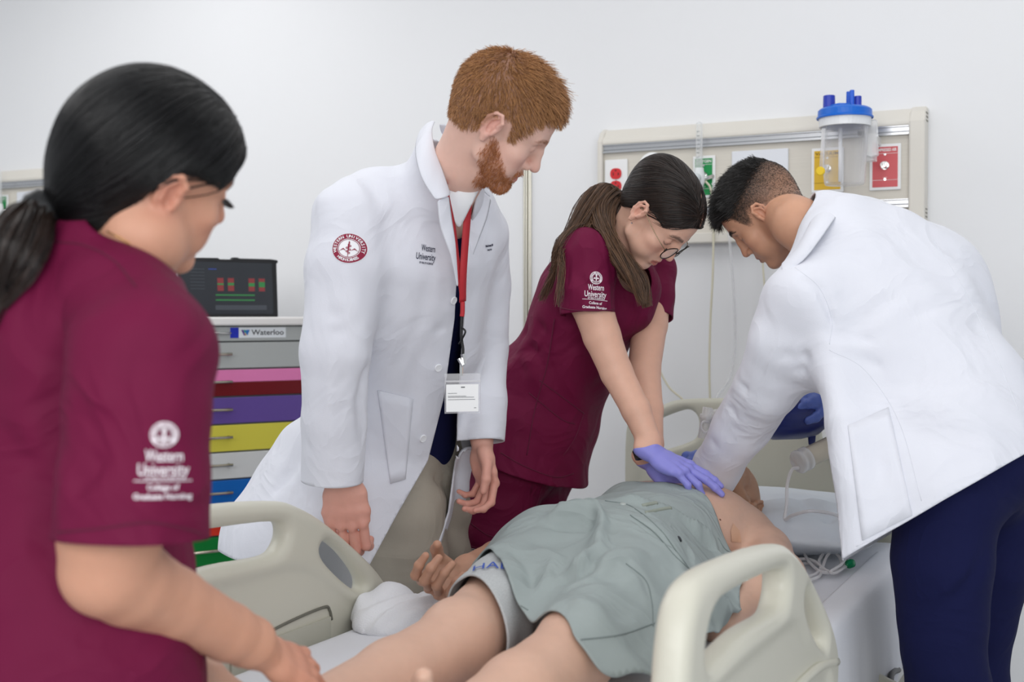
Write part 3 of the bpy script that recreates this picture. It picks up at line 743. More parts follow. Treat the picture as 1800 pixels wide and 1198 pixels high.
def moulded(outer, holes, half, rnd, panel=None, res=0.005):
    """rounded moulding: outline with holes, thickness 2*half; panel: (polygon, inset depth)"""
    o = np.asarray(outer); lo = [o[:, 0].min() - 0.03, o[:, 1].min() - 0.03, -half - 0.015]; hi = [o[:, 0].max() + 0.03, o[:, 1].max() + 0.03, half + 0.015]
    f = Field(lo, hi, res); X, Y = np.meshgrid(f.ax[0], f.ax[1], indexing='ij')
    d = sd_poly(outer, X, Y)
    for h in holes: d = np.maximum(d, -sd_poly(h, X, Y))
    H = np.full(X.shape, half)
    if panel is not None: H = half - panel[1] * np.clip(0.5 - sd_poly(panel[0], X, Y) / 0.02, 0, 1)
    Z = np.abs(f.ax[2])[None, None, :]
    a = np.maximum(d + rnd, 0)[:, :, None]; b = np.maximum(Z - H[:, :, None] + rnd, 0)
    f.F = (np.minimum(np.maximum((d + rnd)[:, :, None], Z - H[:, :, None] + rnd), 0) + np.sqrt(a * a + b * b) - rnd).astype(np.float32)
    return f.mesh(2)
outer = closed([(-1.72, .42), (-1.70, .70), (-1.685, .831), (-1.665, .900), (-1.634, .93), (-1.584, .940), (-1.496, .938), (-1.346, .928), (-1.235, .915), (-1.184, .902), (-1.10, .862), (-.989, .79), (-.905, .725), (-.862, .67), (-.862, .62), (-.885, .55), (-.93, .42), (-1.3, .41)], 4)
hole1 = closed([(-1.600, .842), (-1.585, .876), (-1.55, .893), (-1.50, .896), (-1.399, .892), (-1.245, .880), (-1.213, .862), (-1.222, .836), (-1.262, .822), (-1.40, .830), (-1.50, .826), (-1.575, .822)], 4)
hole2 = closed([(-1.108, .812), (-1.078, .818), (-1.02, .782), (-.965, .728), (-.962, .703), (-1.0, .714), (-1.06, .755), (-1.10, .79)], 4)
pan = closed([(-1.63, .50), (-1.64, .76), (-1.58, .795), (-1.3, .795), (-1.17, .785), (-1.08, .735), (-.99, .68), (-.93, .63), (-.95, .50)], 3)
rv, rq = moulded(outer, [hole1, hole2], 0.024, 0.021, (pan, 0.007))
def rail(side, du, dz, name='side_rail', flip=False):
    u = rv[:, 0] if not flip else -1.29 * 2 - rv[:, 0]
    p = BO + (u + du)[:, None] * BU + (side * 0.452 + rv[:, 2])[:, None] * BV + (rv[:, 1] + dz)[:, None] * V3(0, 0, 1)
    q = rq if not flip else rq[:, ::-1]
    return mesh_obj(name, p, q, M_beige, bed)
r_near = rail(-1, 0, 0); r_near['label'] = 'near foot-end side rail, raised'
r_far = rail(1, 0, 0); r_far['label'] = 'far foot-end side rail, raised'
# raised curved lip on the near rail's outer face, recessed plate on the far rail's inner face
MB().tube([B(u, -0.472, z) for u, z in smooth_line([(-1.46, .62), (-1.36, .66), (-1.22, .685), (-1.02, .68), (-.88, .655)], 20)], 0.008, 8).build('moulded_lip', M_beige, r_near, smooth=True)
MB().tube([B(u, 0.434, z) for u, z in smooth_line([(-1.36, .68), (-1.20, .694), (-1.10, .697), (-1.082, .688), (-1.075, .668)], 24)], 0.003, 6).build('recess_seam', mat('seam_dark', '#6d6c62', rough=.6), r_far, smooth=True)
MB().box((-1.37, .4295, .56), (-1.083, .4355, .676), M=BM).build('recess_plate', M_beige2, r_far)
r3 = rail(-1, 0.60, -0.42, flip=True); r3['label'] = 'near head-end side rail, lowered'
mo = Matrix.Translation(Vector(BV * -0.075)); r3.data.transform(mo)
r4 = rail(1, 0.62, -0.38, flip=True); r4['label'] = 'far head-end side rail, lowered'
r4.data.transform(Matrix.Translation(Vector(BV * 0.05)))
# headboard with a handle opening at either side
def rot(pts): return [(-x, y) for x, y in pts][::-1]
hbo = closed([(-.392, .42), (-.395, .70), (-.392, .90), (-.370, .945), (-.285, .985), (-.23, 1.004), (-.11, 1.012), (0, 1.014), (.11, 1.012), (.23, 1.004), (.285, .985), (.370, .945), (.392, .90), (.395, .70), (.392, .42), (0, .41)], 4)
hh = [(.172, .95), (.176, .905), (.20, .885), (.27, .86), (.318, .85), (.335, .868), (.33, .905), (.30, .94), (.22, .974), (.19, .974)]
hv, hq = moulded(hbo, [closed(hh, 4), closed(rot(hh), 4)], 0.021, 0.017, (closed([(-.34, .5), (-.345, .80), (-.30, .83), (-.15, .88), (-.1, .96), (.1, .96), (.15, .88), (.30, .83), (.345, .80), (.34, .5)], 3), 0.006), res=0.006)
mesh_obj('headboard', BO + (0.345 + hv[:, 2])[:, None] * BU + hv[:, 0][:, None] * BV + hv[:, 1][:, None] * V3(0, 0, 1), hq[:, ::-1], M_beige2, bed)
fb = closed([(-.40, .38), (-.40, .60), (-.36, .70), (-.2, .735), (0, .74), (.2, .735), (.36, .70), (.40, .60), (.40, .38), (0, .37)], 4)
fv, fq = moulded(fb, [], 0.02, 0.016, res=0.008)
mesh_obj('footboard', BO + (-1.90 + fv[:, 2])[:, None] * BU + fv[:, 0][:, None] * BV + fv[:, 1][:, None] * V3(0, 0, 1), fq[:, ::-1], M_beige2, bed)
MB().box((-1.88, -.42, .44), (.33, .42, .497), M=BM).build('deck', M_steel, bed, bevel=0.01)
fr = MB()
for v in (-.34, .34): fr.box((-1.8, v - .03, .30), (.28, v + .03, .37), M=BM)
for u in (-1.7, -.8, .2): fr.box((u - .03, -.34, .30), (u + .03, .34, .36), M=BM)
fr.build('frame', M_steel, bed, bevel=0.006)
for u0, u1 in ((-1.45, -1.15), (-.35, -.05)):
    fr = MB()
    for v in (-.25, .25): fr.tube([B(u0, v, .16), B(u1, v, .45)], .022, 10)
    fr.build('lift_arm', M_steel, bed)
fr = MB(); fr.box((-1.75, -.3, .13), (.2, -.24, .19), M=BM); fr.box((-1.75, .24, .13), (.2, .3, .19), M=BM); fr.box((-1.6, -.3, .13), (-1.54, .3, .19), M=BM); fr.box((0, -.3, .13), (.06, .3, .19), M=BM); fr.build('base_frame', M_steel, bed, bevel=.006)
for u in (-1.68, .12):
    for v in (-.30, .30): MB().lathe(B(u, v - .02, .065), BV, [(0, 0), (0, .065), (.04, .065), (.04, 0)], 22).tube([B(u, v, .07), B(u, v, .16)], .018, 10).build('caster', M_black, bed)
# under the lowered head rail: hinge arm and a cable
MB().tube([B(-.30, -.43, .46), B(-.26, -.50, .42), B(-.22, -.525, .36)], .02, 10).build('rail_arm', M_beige, bed, smooth=True)
MB().tube(smooth_line([B(-.45, -.40, .42), B(-.33, -.46, .43), B(-.2, -.45, .45), B(-.05, -.44, .42)], 30), .007, 8).build('bed_cable', M_black, bed, smooth=True)
# ---------------------------------------------------------------- mattress and its sheet
M_sheet = mat('sheet_white', '#e3e5ec', rough=0.85, bump=0.25, bscale=260, sheen=0.2, var=0.015, vscale=10)
mt = thing('mattress', 'white sheeted mattress on the hospital bed', 'mattress', B(-.78, 0, .5))
f = Field([-1.92, -.48, .44], [.36, .48, .70], 0.012)
def rbox(X, Y, Z, lo, hi, r):
    c = [(a + b) / 2 for a, b in zip(lo, hi)]; h = [(b - a) / 2 - r for a, b in zip(lo, hi)]
    q = [np.abs(X - c[0]) - h[0], np.abs(Y - c[1]) - h[1], np.abs(Z - c[2]) - h[2]]
    return np.sqrt(sum(np.maximum(x, 0) ** 2 for x in q)) + np.minimum(np.maximum(np.maximum(q[0] + 0 * q[1] + 0 * q[2], q[1] + 0 * q[2]), q[2]), 0) - r
X, Y, Z = f.ax[0][:, None, None], f.ax[1][None, :, None], f.ax[2][None, None, :]
f.F = rbox(X, Y, Z, (-1.86, -.424, .498), (.31, .424, ZM), .04).astype(np.float32)
f.F += (0.0012 * np.sin(X * 21 + 3 * np.sin(Y * 9)) * np.sin(Y * 17 + 2) + 0.0015 * np.sin(X * 8 + Y * 26)).astype(np.float32)
v, q = f.mesh(1); mesh_obj('fitted_sheet', apply(BM, v), q, M_sheet, mt)
# ---------------------------------------------------------------- drawn sheet hanging at the near side of the mattress
f2 = []
nu, nz = 90, 16
us = np.linspace(-.86, .12, nu)
V = []
for i, u in enumerate(us):
    for j in range(nz):
        t = j / (nz - 1)
        if t < .35: vv, zz = -.36 - .07 * (t / .35), ZM + .004
        else: vv, zz = -.430 - .012 * math.sin((t - .35) * 2.4), ZM + .002 - (t - .35) / .65 * (.26 + .10 * max(0, min(1, (-.20 - u) / .5)) - .05 * max(0, u + .1) * 4)
        if abs(t - .35) < .08: zz -= .004
        vv -= .004 * math.sin(u * 30) * max(0, t - .4) + .0025 * math.sin(u * 71 + 1) * max(0, t - .4)
        V.append(B(u, vv, zz))
Fq = np.array([[i * nz + j, (i + 1) * nz + j, (i + 1) * nz + j + 1, i * nz + j + 1] for i in range(nu - 1) for j in range(nz - 1)])
o = mesh_obj('draw_sheet', np.array(V), Fq, M_sheet, mt, solid=0.003, sub=1)
# ---------------------------------------------------------------- pillow
M_pillow = mat('pillow_case', '#d9e0e8', rough=0.6, bump=0.15, bscale=120, var=0.02, vscale=9)
f = Field([-.30, -.46, .62], [.36, .46, .86], 0.007)
X, Y, Z = f.ax[0][:, None, None], f.ax[1][None, :, None], f.ax[2][None, None, :]
pu = (X - .06) / .235; pv = (Y + .02) / .37
e = (1 - np.abs(pu) ** 2.4); e2 = (1 - np.abs(pv) ** 2.6)
th = 0.068 * np.clip(e, 0, 1) ** .7 * np.clip(e2, 0, 1) ** .6 + 0.005
top = ZM + .068 + .9 * th - .045 * np.exp(-((X + .04) ** 2 + (Y + .01) ** 2) / .012) + .004 * np.sin(X * 40 + 8 * np.sin(Y * 9)) * np.exp(-((Y + .25) / .15) ** 2) + 0.02 * np.clip(X, 0, 1) / .3
bot = ZM + .068 - .95 * th
f.F = np.maximum(np.maximum(Z - top, bot - Z), np.maximum(np.abs(X - .06) - .235, np.abs(Y + .02) - .37)).astype(np.float32) * 0.8
f.crease([(.18, -.40, .70), (.10, -.20, .78), (.05, 0, .78)], .010, .018); f.crease([(-.12, -.36, .70), (-.02, -.24, .77), (.1, -.16, .78)], .008, .016); f.crease([(.2, -.3, .76), (.2, 0, .78)], -.008, .02)
f.crease([(-.15, -.25, .72), (.0, -.3, .77), (.12, -.36, .74)], .009, .014)
v, q = f.mesh(2)
o = mesh_obj('pillow', apply(BM, v), q, M_pillow); tag(o, 'pale blue pillow under the mannequin\'s head', 'pillow')
# ---------------------------------------------------------------- small white towel
M_towel = mat('terry_white', '#eef0f5', rough=0.95, bump=0.9, bscale=420, sheen=0.4)
f = Field([-1.12, .10, .63], [-.66, .47, .78], 0.006)
X, Y, Z = f.ax[0][:, None, None], f.ax[1][None, :, None], f.ax[2][None, None, :]
cxy = toB(P(716, 1064, 2.34))
def lump(x, y, rx, ry, h, a):
    dx, dy = X - x, Y - y; c, s = math.cos(a), math.sin(a); ux, uy = (dx * c + dy * s) / rx, (-dx * s + dy * c) / ry
    return h * np.clip(1 - (np.abs(ux) ** 2.5 + np.abs(uy) ** 2.5), 0, 1) ** .75
hgt = np.maximum(lump(cxy[0], cxy[1], .10, .11, .050, .5), lump(cxy[0] + .02, cxy[1] + .06, .075, .06, .065, -.3)); hgt = np.maximum(hgt, lump(cxy[0] + .06, cxy[1] - .04, .08, .08, .055, .2)) + 0.006 * np.sin(X * 60 + 9 * np.sin(Y * 21)) * (hgt > .01)
f.F = (np.maximum(Z - (ZM + hgt), ZM - .002 - Z) + np.where(hgt < .008, .03, 0)).astype(np.float32) * .7
v, q = f.mesh(2)
o = mesh_obj('towel', apply(BM, v), q, M_towel); tag(o, 'crumpled white terry towel on the mattress beside the mannequin\'s knee', 'towel')
# ---------------------------------------------------------------- people: heads
def frame_dir(fwd, up):
    f = unit(fwd); r = unit(np.cross(f, up)); u = np.cross(r, f)
    return np.stack([r, f, u], 1)
def head_rot(yaw, pitch, roll=0):
    """yaw: 0 faces +X, 90 faces away from the camera; pitch > 0 looks down; roll > 0 tips the top to the person's right"""
    y, p, r = [math.radians(a) for a in (yaw, pitch, roll)]
    f = V3(math.cos(y) * math.cos(p), math.sin(y) * math.cos(p), -math.sin(p))
    R = frame_dir(f, V3(0, 0, 1)) if abs(pitch) < 85 else frame_dir(f, V3(math.cos(y), math.sin(y), 0))
    Rr = np.array([[math.cos(r), 0, math.sin(r)], [0, 1, 0], [-math.sin(r), 0, math.cos(r)]])
    return R @ Rr
class Head:
    def __init__(s, ear_at, side, yaw, pitch, roll=0, size=1.0):
        s.R = head_rot(yaw, pitch, roll) * size; s.size = size
        s.o = np.asarray(ear_at, float) - s.R @ V3(side * 0.078, -0.006, -0.008)
    def w(s, p): return np.asarray(p, float) @ s.R.T + s.o
    def l(s, p): return (np.asarray(p, float) - s.o) @ np.linalg.inv(s.R).T
    def n(s, d): return np.asarray(d, float) @ s.R.T / s.size
def skull(f, g=0.0, fem=False, k=0.02):
    f.ell([0, -.014, .036], [.0765 + g, .097 + g, .084 + g])
    f.ell([0, .030, .036], [.062 + g, .060 + g, .062 + g], k=k)
    f.ell([0, -.045, .010], [.066 + g, .056 + g, .070 + g], k=k)
def head_field(neck, fem=False, lids=0.7, jaw=1.0, nose=1.0, chin=1.0, lo=(-.13, -.16, -.30), hi=(.13, .15, .14), res=.0023, cheek=1.0, neck_r=.056):
    """neck: list of (local centre, radius)"""
    f = Field(lo, hi, res)
    skull(f)
    f.tube([([0, .030, .015], (.058, .055), [1, 0, 0]), ([0, .036, -.045], (.050, .048), [1, 0, 0]), ([0, .046, -.088], (.030 * jaw, .036), [1, 0, 0])], k=.022)
    for s in (-1, 1):
        f.cap([s * .054 * jaw, -.004, -.030], [s * .051 * jaw, .008, -.060], .015, .013, k=.018)                       # ramus
        f.cap([s * .051 * jaw, .008, -.062], [s * .016, .072 * chin, -.100], .014, .015, k=.018)                        # jaw line
        f.ell([s * .041, .054, -.026], [.024 * cheek, .024, .020], k=.020)                                             # cheek bone
        f.ell([s * .036, .052, -.058], [.022 * cheek, .026, .026], k=.020)                                             # cheek
        f.cap([s * .010, .0855, .017], [s * .040, .072, .021], .0085 if fem else .0105, .0075, k=.012)                  # brow ridge
    f.ell([0, .076 * chin, -.102], [.020, .016, .015], k=.014)
    f.ell([0, .070, -.066], [.030, .024, .026], k=.016)
    # eyes: sockets, balls, lids
    for s in (-1, 1):
        f.ell([s * .031, .0885, .001], [.0165, .012, .0105], k=.010, sub=True)
        f.ell([s * .031, .0705, -.001], [.0130, .0130, .0125], k=.003)
        f.crease([[s * .018, .083, -.004 - .004 * lids], [s * .031, .0855, -.007 - .005 * lids], [s * .044, .077, -.004 - .003 * lids]], .0014, .0020)
        f.crease([[s * .019, .082, .0065], [s * .031, .0835, .0095], [s * .044, .076, .0055]], .0008, .0018)
    # nose
    nz = nose
    f.tube([([0, .086, .014], (.0085, .009), [1, 0, 0]), ([0, .0915 * (1 + .02 * (nz - 1)), -.008], (.0085, .011), [1, 0, 0]), ([0, .1005 + .010 * (nz - 1), -.030], (.0105, .012), [1, 0, 0])], k=.010)
    f.ell([0, .1045 + .012 * (nz - 1), -.0365], [.0110, .0115, .0098], k=.006)
    for s in (-1, 1):
        f.ell([s * .0125, .0915, -.041], [.0075, .0105, .0075], k=.006)
        f.ell([s * .0065, .0975, -.0485], [.0036, .0052, .004], k=.003, sub=True)
    f.cap([0, .088, -.052], [0, .092, -.062], .004, k=.010)
    # lips
    f.crease([[-.026, .078, -.0705], [-.012, .092, -.0695], [0, .0955, -.0705], [.012, .092, -.0695], [.026, .078, -.0705]], .0045, .0032)
    for s in (-1, 1):
        f.cap([s * .020, .0825, -.0685], [s * .005, .0925, -.0645], .0036, .0050, k=.006)
        f.cap([s * .019, .0825, -.0735], [s * .004, .0915, -.0775], .0040, .0058, k=.006)
    f.crease([[-.018, .084, -.0865], [0, .090, -.0885], [.018, .084, -.0865]], .0030, .0055)
    # neck
    if neck:
        f.tube([(c, (r, r), [1, 0, 0]) for c, r in neck], k=.020)
    # ears
    for s in (-1, 1):
        a = 0.30 * s
        Rz = np.array([[math.cos(a), math.sin(a), 0], [-math.sin(a), math.cos(a), 0], [0, 0, 1]])
        Rx = np.array([[1, 0, 0], [0, math.cos(.22), math.sin(.22)], [0, -math.sin(.22), math.cos(.22)]])
        Re = Rz @ Rx; c = V3(s * .0775, -.012, -.004); E = lambda x, y, z: c + Re @ V3(s * x, y, z)
        f.ell(c + Re @ V3(0, 0, .004), [.0075, .0165, .026], Re, k=.005)
        f.ell(E(.008, .0, .006), [.0065, .0105, .0185], Re, k=.003, sub=True)
        f.cap(E(0, .004, -.020), E(0, .006, -.027), .0075, .0065, k=.006)
        rim = [(.004, .008, .010), (.006, .010, .022), (.0075, -.001, .031), (.0075, -.0125, .026), (.0075, -.0175, .010), (.006, -.014, -.008), (.004, -.006, -.020)]
        for p, q in zip(rim[:-1], rim[1:]): f.cap(E(*p), E(*q), .0034, .0034, k=.003)
        an = [(.005, -.002, .022), (.006, -.0095, .012), (.006, -.008, -.004), (.005, -.001, -.012)]
        for p, q in zip(an[:-1], an[1:]): f.cap(E(*p), E(*q), .0028, .0028, k=.003)
        f.ell(E(.006, .002, -.004), [.0055, .0055, .0075], Re, k=.003, sub=True)
        f.cap(E(.004, .0105, .0), E(.004, .0115, -.008), .0036, .003, k=.004)
    return f
def gauss(v, c, r): return np.exp(-(((v - np.asarray(c)) / np.asarray(r)) ** 2).sum(1))
def face_paint(v, skin, lip, blush=None, brow=None, brow_w=.0045, lid=None, lash=True, brow_k=.9, ear_red=.5):
    c = np.tile(lin(skin), (len(v), 1)); bl = lin(blush or skin)
    def mix(col, a): c[:] = c * (1 - a[:, None]) + np.asarray(col) * a[:, None]
    ax = np.abs(v[:, 0]); vv = np.stack([ax, v[:, 1], v[:, 2]], 1)
    mix(bl, .60 * gauss(vv, [.042, .068, -.034], [.022, .03, .018])); mix(bl, .55 * gauss(vv, [0, .107, -.037], [.016, .014, .014]))
    mix(bl, ear_red * gauss(vv, [.083, -.015, .0], [.012, .026, .036]))
    front = v[:, 1] > .06
    L = lin(lip)
    lipm = (np.clip(1 - np.abs(v[:, 2] + .0705 - .0 * ax) / (.0105 - .26 * ax), 0, 1) > 0.02) & (ax < .024) & (v[:, 1] > .076)
    mix(L, .85 * lipm * np.clip((.025 - ax) / .006, 0, 1))
    mix(L * .35, .8 * np.exp(-((v[:, 2] + .0703) / .0011) ** 2) * (ax < .023) * front)
    for s in (-1, 1):
        d = np.hypot((v[:, 0] - s * .031) / .017, (v[:, 2] + .001) / .0115)
        if lid: mix(lin(lid), .5 * np.clip(1.15 - d, 0, 1) * front)
    if lash:
        lz = -.0125 + .9 * 0 + ((ax - .031) / .013) ** 2 * .005
        mix(lin('#1d1512'), .85 * np.exp(-((v[:, 2] - lz) / .0013) ** 2) * (np.abs(ax - .031) < .0145) * front)
    if brow:
        bz = .0195 + .004 * np.clip((ax - .012) / .02, 0, 1) - .006 * np.clip((ax - .036) / .014, 0, 1) ** 2
        w = brow_w * np.clip((.054 - ax) / .018, .2, 1)
        mix(lin(brow), brow_k * np.clip(1.25 - np.abs(v[:, 2] - bz) / w, 0, 1) * (ax > .010) * (ax < .053) * (v[:, 1] > .045))
    return c
# ---------------------------------------------------------------- people: hair strands
def strands(name, pts, r0, r1, m, parent):
    """pts: (N, K, 3) world points; native hair curves"""
    pts = np.asarray(pts, np.float32); N, K, _ = pts.shape
    hc = bpy.data.hair_curves.new(name); hc.add_curves([K] * N)
    hc.attributes['position'].data.foreach_set('vector', pts.ravel())
    ra = hc.attributes.get('radius') or hc.attributes.new('radius', 'FLOAT', 'POINT')
    ra.data.foreach_set('value', np.tile(np.linspace(r0, r1, K), N).astype(np.float32))
    hc.materials.append(m)
    o = bpy.data.objects.new(name, hc); COL.objects.link(o); attach(o, parent)
    return o
def hair_mat(name, c0, c1, rough=.35, spec=.5):
    if name in MATS: return MATS[name]
    m = bpy.data.materials.new(name); m.use_nodes = True; nt = m.node_tree; b = nt.nodes['Principled BSDF']
    hi = nt.nodes.new('ShaderNodeHairInfo'); rp = nt.nodes.new('ShaderNodeValToRGB')
    rp.color_ramp.elements[0].color = (*lin(c0), 1); rp.color_ramp.elements[1].color = (*lin(c1), 1)
    nt.links.new(hi.outputs['Random'], rp.inputs[0]); nt.links.new(rp.outputs[0], b.inputs['Base Color'])
    b.inputs['Roughness'].default_value = rough; b.inputs['Specular IOR Level'].default_value = spec
    MATS[name] = m; return m
def surface_points(v, f, n, weight=None, rng=RNG):
    t = tri(f); a, b, c = v[t[:, 0]], v[t[:, 1]], v[t[:, 2]]
    nr = np.cross(b - a, c - a); ar = np.linalg.norm(nr, axis=1); w = ar.copy()
    if weight is not None: w = w * weight((a + b + c) / 3)
    i = rng.choice(len(t), n, p=w / w.sum()); r1 = np.sqrt(rng.random(n)); r2 = rng.random(n)
    p = (1 - r1)[:, None] * a[i] + (r1 * (1 - r2))[:, None] * b[i] + (r1 * r2)[:, None] * c[i]
    return p, nr[i] / (ar[i][:, None] + 1e-12)
def noise3(p, sc, seed):
    r = np.random.default_rng(seed); o = np.zeros(len(p))
    for _ in range(6):
        d = r.normal(size=3); o += np.sin(p @ d * sc + r.uniform(0, 6.28))
    return o / 6
def short_hair(v, f, n, length, flow, stand, K=5, jit=.15, weight=None, clumps=0.25, seed=3):
    """strands growing out of a cap mesh (head space): flow(p) is the comb direction, stand(p) how much they stand up"""
    p, nr = surface_points(v, f, n, weight); L = length(p) * RNG.uniform(.75, 1.1, len(p)); d = flow(p)
    d = d - nr * (d * nr).sum(1)[:, None]; d /= np.linalg.norm(d, axis=1)[:, None] + 1e-9
    cl = np.stack([noise3(p, 260, seed + i) for i in range(3)], 1) * clumps + RNG.normal(size=p.shape) * jit * .5
    st = stand(p)[:, None]; dirv = d + nr * st + cl; dirv /= np.linalg.norm(dirv, axis=1)[:, None]
    out = [p - nr * .001]; q = p.copy(); g = L / (K - 1)
    for i in range(K - 1):
        dd = dirv + (-nr * .5 * st) * (i / (K - 1)) ; dd /= np.linalg.norm(dd, axis=1)[:, None]
        q = q + dd * g[:, None]; out.append(q.copy())
    return np.stack(out, 1)
# ---------------------------------------------------------------- people: arms and hands
class Hand:
    """hand space: x to the thumb side, y to the fingertips, z out of the back of the hand"""
    def __init__(s, wrist, ydir, zdir, thumb, size=1.0):
        y = unit(ydir); x = unit(np.cross(y, zdir)); z = np.cross(x, y); s.thumb = thumb
        s.R = np.stack([x * thumb, y, z], 1) * size; s.size = size; s.o = np.asarray(wrist, float)
        # thumb = +1 or -1 picks which side the thumb lies on; the frame may be mirrored
    def w(s, p): return np.asarray(p, float) @ s.R.T + s.o
    def l(s, p): return (np.asarray(p, float) - s.o) @ np.linalg.inv(s.R).T
FINGERS = [(.0285, .088, (.043, .025, .021), .0086), (.0085, .093, (.047, .029, .022), .0088), (-.0115, .089, (.043, .027, .022), .0083), (-.0300, .080, (.034, .020, .019), .0073)]
def finger_pts(i, curl, spread):
    x, y, L, r = FINGERS[i]; p = V3(x, y, .000); pts = [p]; a = 0.0
    sp = math.radians(spread)
    for k in range(3):
        a += math.radians(curl[k]); d = V3(math.sin(sp) * math.cos(a), math.cos(sp) * math.cos(a), -math.sin(a)); p = p + d * L[k]; pts.append(p)
    return pts
def hand_field(f, curls, spreads, thumb_pts, g=0.0, slim=1.0, palm=True):
    X = [1, 0, 0]
    f.tube([([0, -.035, 0], (.0265 * slim + g, .0205 * slim + g), X), ([0, .0, 0], (.0275 * slim + g, .019 * slim + g), X), ([0, .030, -.002], (.0365 * slim + g, .0165 * slim + g), X), ([-.001, .062, -.001], (.0415 * slim + g, .0150 * slim + g), X), ([-.001, .082, -.001], (.0405 * slim + g, .0120 + g), X)], kk=.008)
    f.ell([.024, .036, -.010], [.015 + g, .028 + g, .014 + g], k=.010)
    f.ell([-.024, .036, -.008], [.013 + g, .030 + g, .012 + g], k=.010)
    for i in range(4):
        pts = finger_pts(i, curls[i], spreads[i]); r = FINGERS[i][3] * slim + g
        f.ell(pts[0] + V3(0, 0, .004), [r * 1.05, r * 1.2, r * .95], k=.008)
        rr = [r * 1.08, r * 1.0, r * .90, r * .76]
        for k in range(3): f.cap(pts[k], pts[k + 1], rr[k], rr[k + 1], k=.002)
        for k in (1, 2): f.ell(pts[k], [r * 1.06] * 3, k=.002)
        f.cap(V3(FINGERS[i][0] * .55, .03, .007), pts[0] + V3(0, 0, .006), .0035 + g, .0045 + g, k=.008)        # tendon
    t = [np.asarray(p, float) for p in thumb_pts]; tr = [.0155 * slim + g, .0112 * slim + g, .0104 * slim + g, .0078 * slim + g]
    for k in range(len(t) - 1): f.cap(t[k], t[k + 1], tr[k], tr[k + 1], k=.008 if k == 0 else .002)
    f.ell(t[2], [.0110 * slim + g] * 3, k=.003)
    for k in range(3):                                                                                       # gaps between the fingers
        a, b = V3((FINGERS[k][0] + FINGERS[k + 1][0]) / 2, .098, .012), V3((FINGERS[k][0] + FINGERS[k + 1][0]) / 2, .098, -.012)
        f.crease([a, b], .003, .004, taper=False)
def arm_mesh(hand, chain, curls, spreads, thumb_pts, res=.0026, slim=1.0, g=0.0, upto=None, hand_only=False):
    """chain: world stations (point, radius) from the wrist side up the arm; returned in world space"""
    pts = [hand.l(c) for c, r in chain]; rr = [r / hand.size for c, r in chain]
    allp = np.array(pts + [V3(-.06, -.06, -.12), V3(.10, .20, .06)] if not hand_only else [V3(-.07, -.07, -.13), V3(.11, .21, .07)])
    m = 0.03 + max(rr); lo, hi = allp.min(0) - (m if not hand_only else 0), allp.max(0) + (m if not hand_only else 0)
    f = Field(lo, hi, res)
    hand_field(f, curls, spreads, thumb_pts, g, slim)
    if pts:
        st = [(V3(0, -.02, 0), .0225 * slim + g)] + list(zip(pts, [r + g for r in rr]))
        f.tube([(c, r, None) for c, r in st], k=.018, kk=.008)
    v, q = f.mesh(1)
    if np.linalg.det(hand.R) < 0: q = q[:, ::-1]
    return hand.w(v), q
def hand_paint(v, hand, skin, red, base=None, nails=None, curls=None, spreads=None, thumb_pts=None):
    l = hand.l(v); c = np.tile(lin(skin), (len(v), 1)); rd = lin(red)
    def mix(col, a): c[:] = c * (1 - a[:, None]) + np.asarray(col) * a[:, None]
    mix(rd, .35 * np.clip((l[:, 1] + .02) / .08, 0, 1))
    if curls is not None:
        for i in range(4):
            p = finger_pts(i, curls[i], spreads[i])
            for k, a in ((0, .45), (1, .4), (3, .45)): mix(rd, a * gauss(l, p[k], [.010, .010, .012]))
            n = p[3] - (p[3] - p[2]) * .25; d = unit(p[3] - p[2]); up = V3(0, -d[2], d[1]); up = up if up[1] * 0 + up @ V3(0, 0.3, 1) > -9 else up
            nn = n + up * FINGERS[i][3] * .8
            mix(lin('#e6c0b4'), .8 * (np.linalg.norm((l - nn), axis=1) < .0052))
    return c
# ---------------------------------------------------------------- people: shared
M_skin = mat('skin', attr=True, rough=.5, sss=.10, var=.03, vscale=60, bump=.10, bscale=500)
M_coat = mat('coat_cotton', '#dddfe8', rough=.8, bump=.12, bscale=420, sheen=.15, wr=(.45, 6))
M_navy = mat('navy_scrubs', '#13173f', rough=.85, spec=.2, bump=.15, bscale=420, wr=(.35, 6))
M_khaki = mat('khaki_cotton', '#a9a194', rough=.8, bump=.15, bscale=420, wr=(.35, 7))
M_maroon = mat('maroon_scrubs', '#690e38', rough=.72, spec=.25, bump=.12, bscale=420, var=.03, vscale=14, wr=(.8, 6))
M_teeshirt = mat('tee_white', '#eef0f3', rough=.85)
M_shoe = mat('shoe_black', '#1f2023', rough=.5)
def proj(v):
    v = np.asarray(v, float) - V3(0, 0, CAM_H); c, s = math.cos(PITCH), math.sin(PITCH)
    d = v[:, 1] * c - v[:, 2] * s; up = v[:, 1] * s + v[:, 2] * c
    return 900 + F_PX * v[:, 0] / d, 599 - F_PX * up / d
def garment(name, f, m, parent, clips=(), solid=.003, relax=2, sleeves=()):
    v, q = f.mesh(relax)
    for fn in clips: v, q = clip(v, q, fn(v))
    for sf, sfn in sleeves:
        sv, sq = sf.mesh(relax)
        for fn in sfn: sv, sq = clip(sv, sq, fn(sv))
        v, q = join((v, q), (sv, sq))
    o = mesh_obj(name, v, q, m, parent, solid=solid)
    return o, v, tri(q)
def below(pts, z=True):
    """clip helper: keep what lies above the plane through three points"""
    a, b, c = [np.asarray(p, float) for p in pts]; n = unit(np.cross(b - a, c - a)); n = n if n[2] > 0 else -n
    return lambda v: (v - a) @ n
def after(a, n):
    a, n = np.asarray(a, float), unit(n); return lambda v: (v - a) @ n
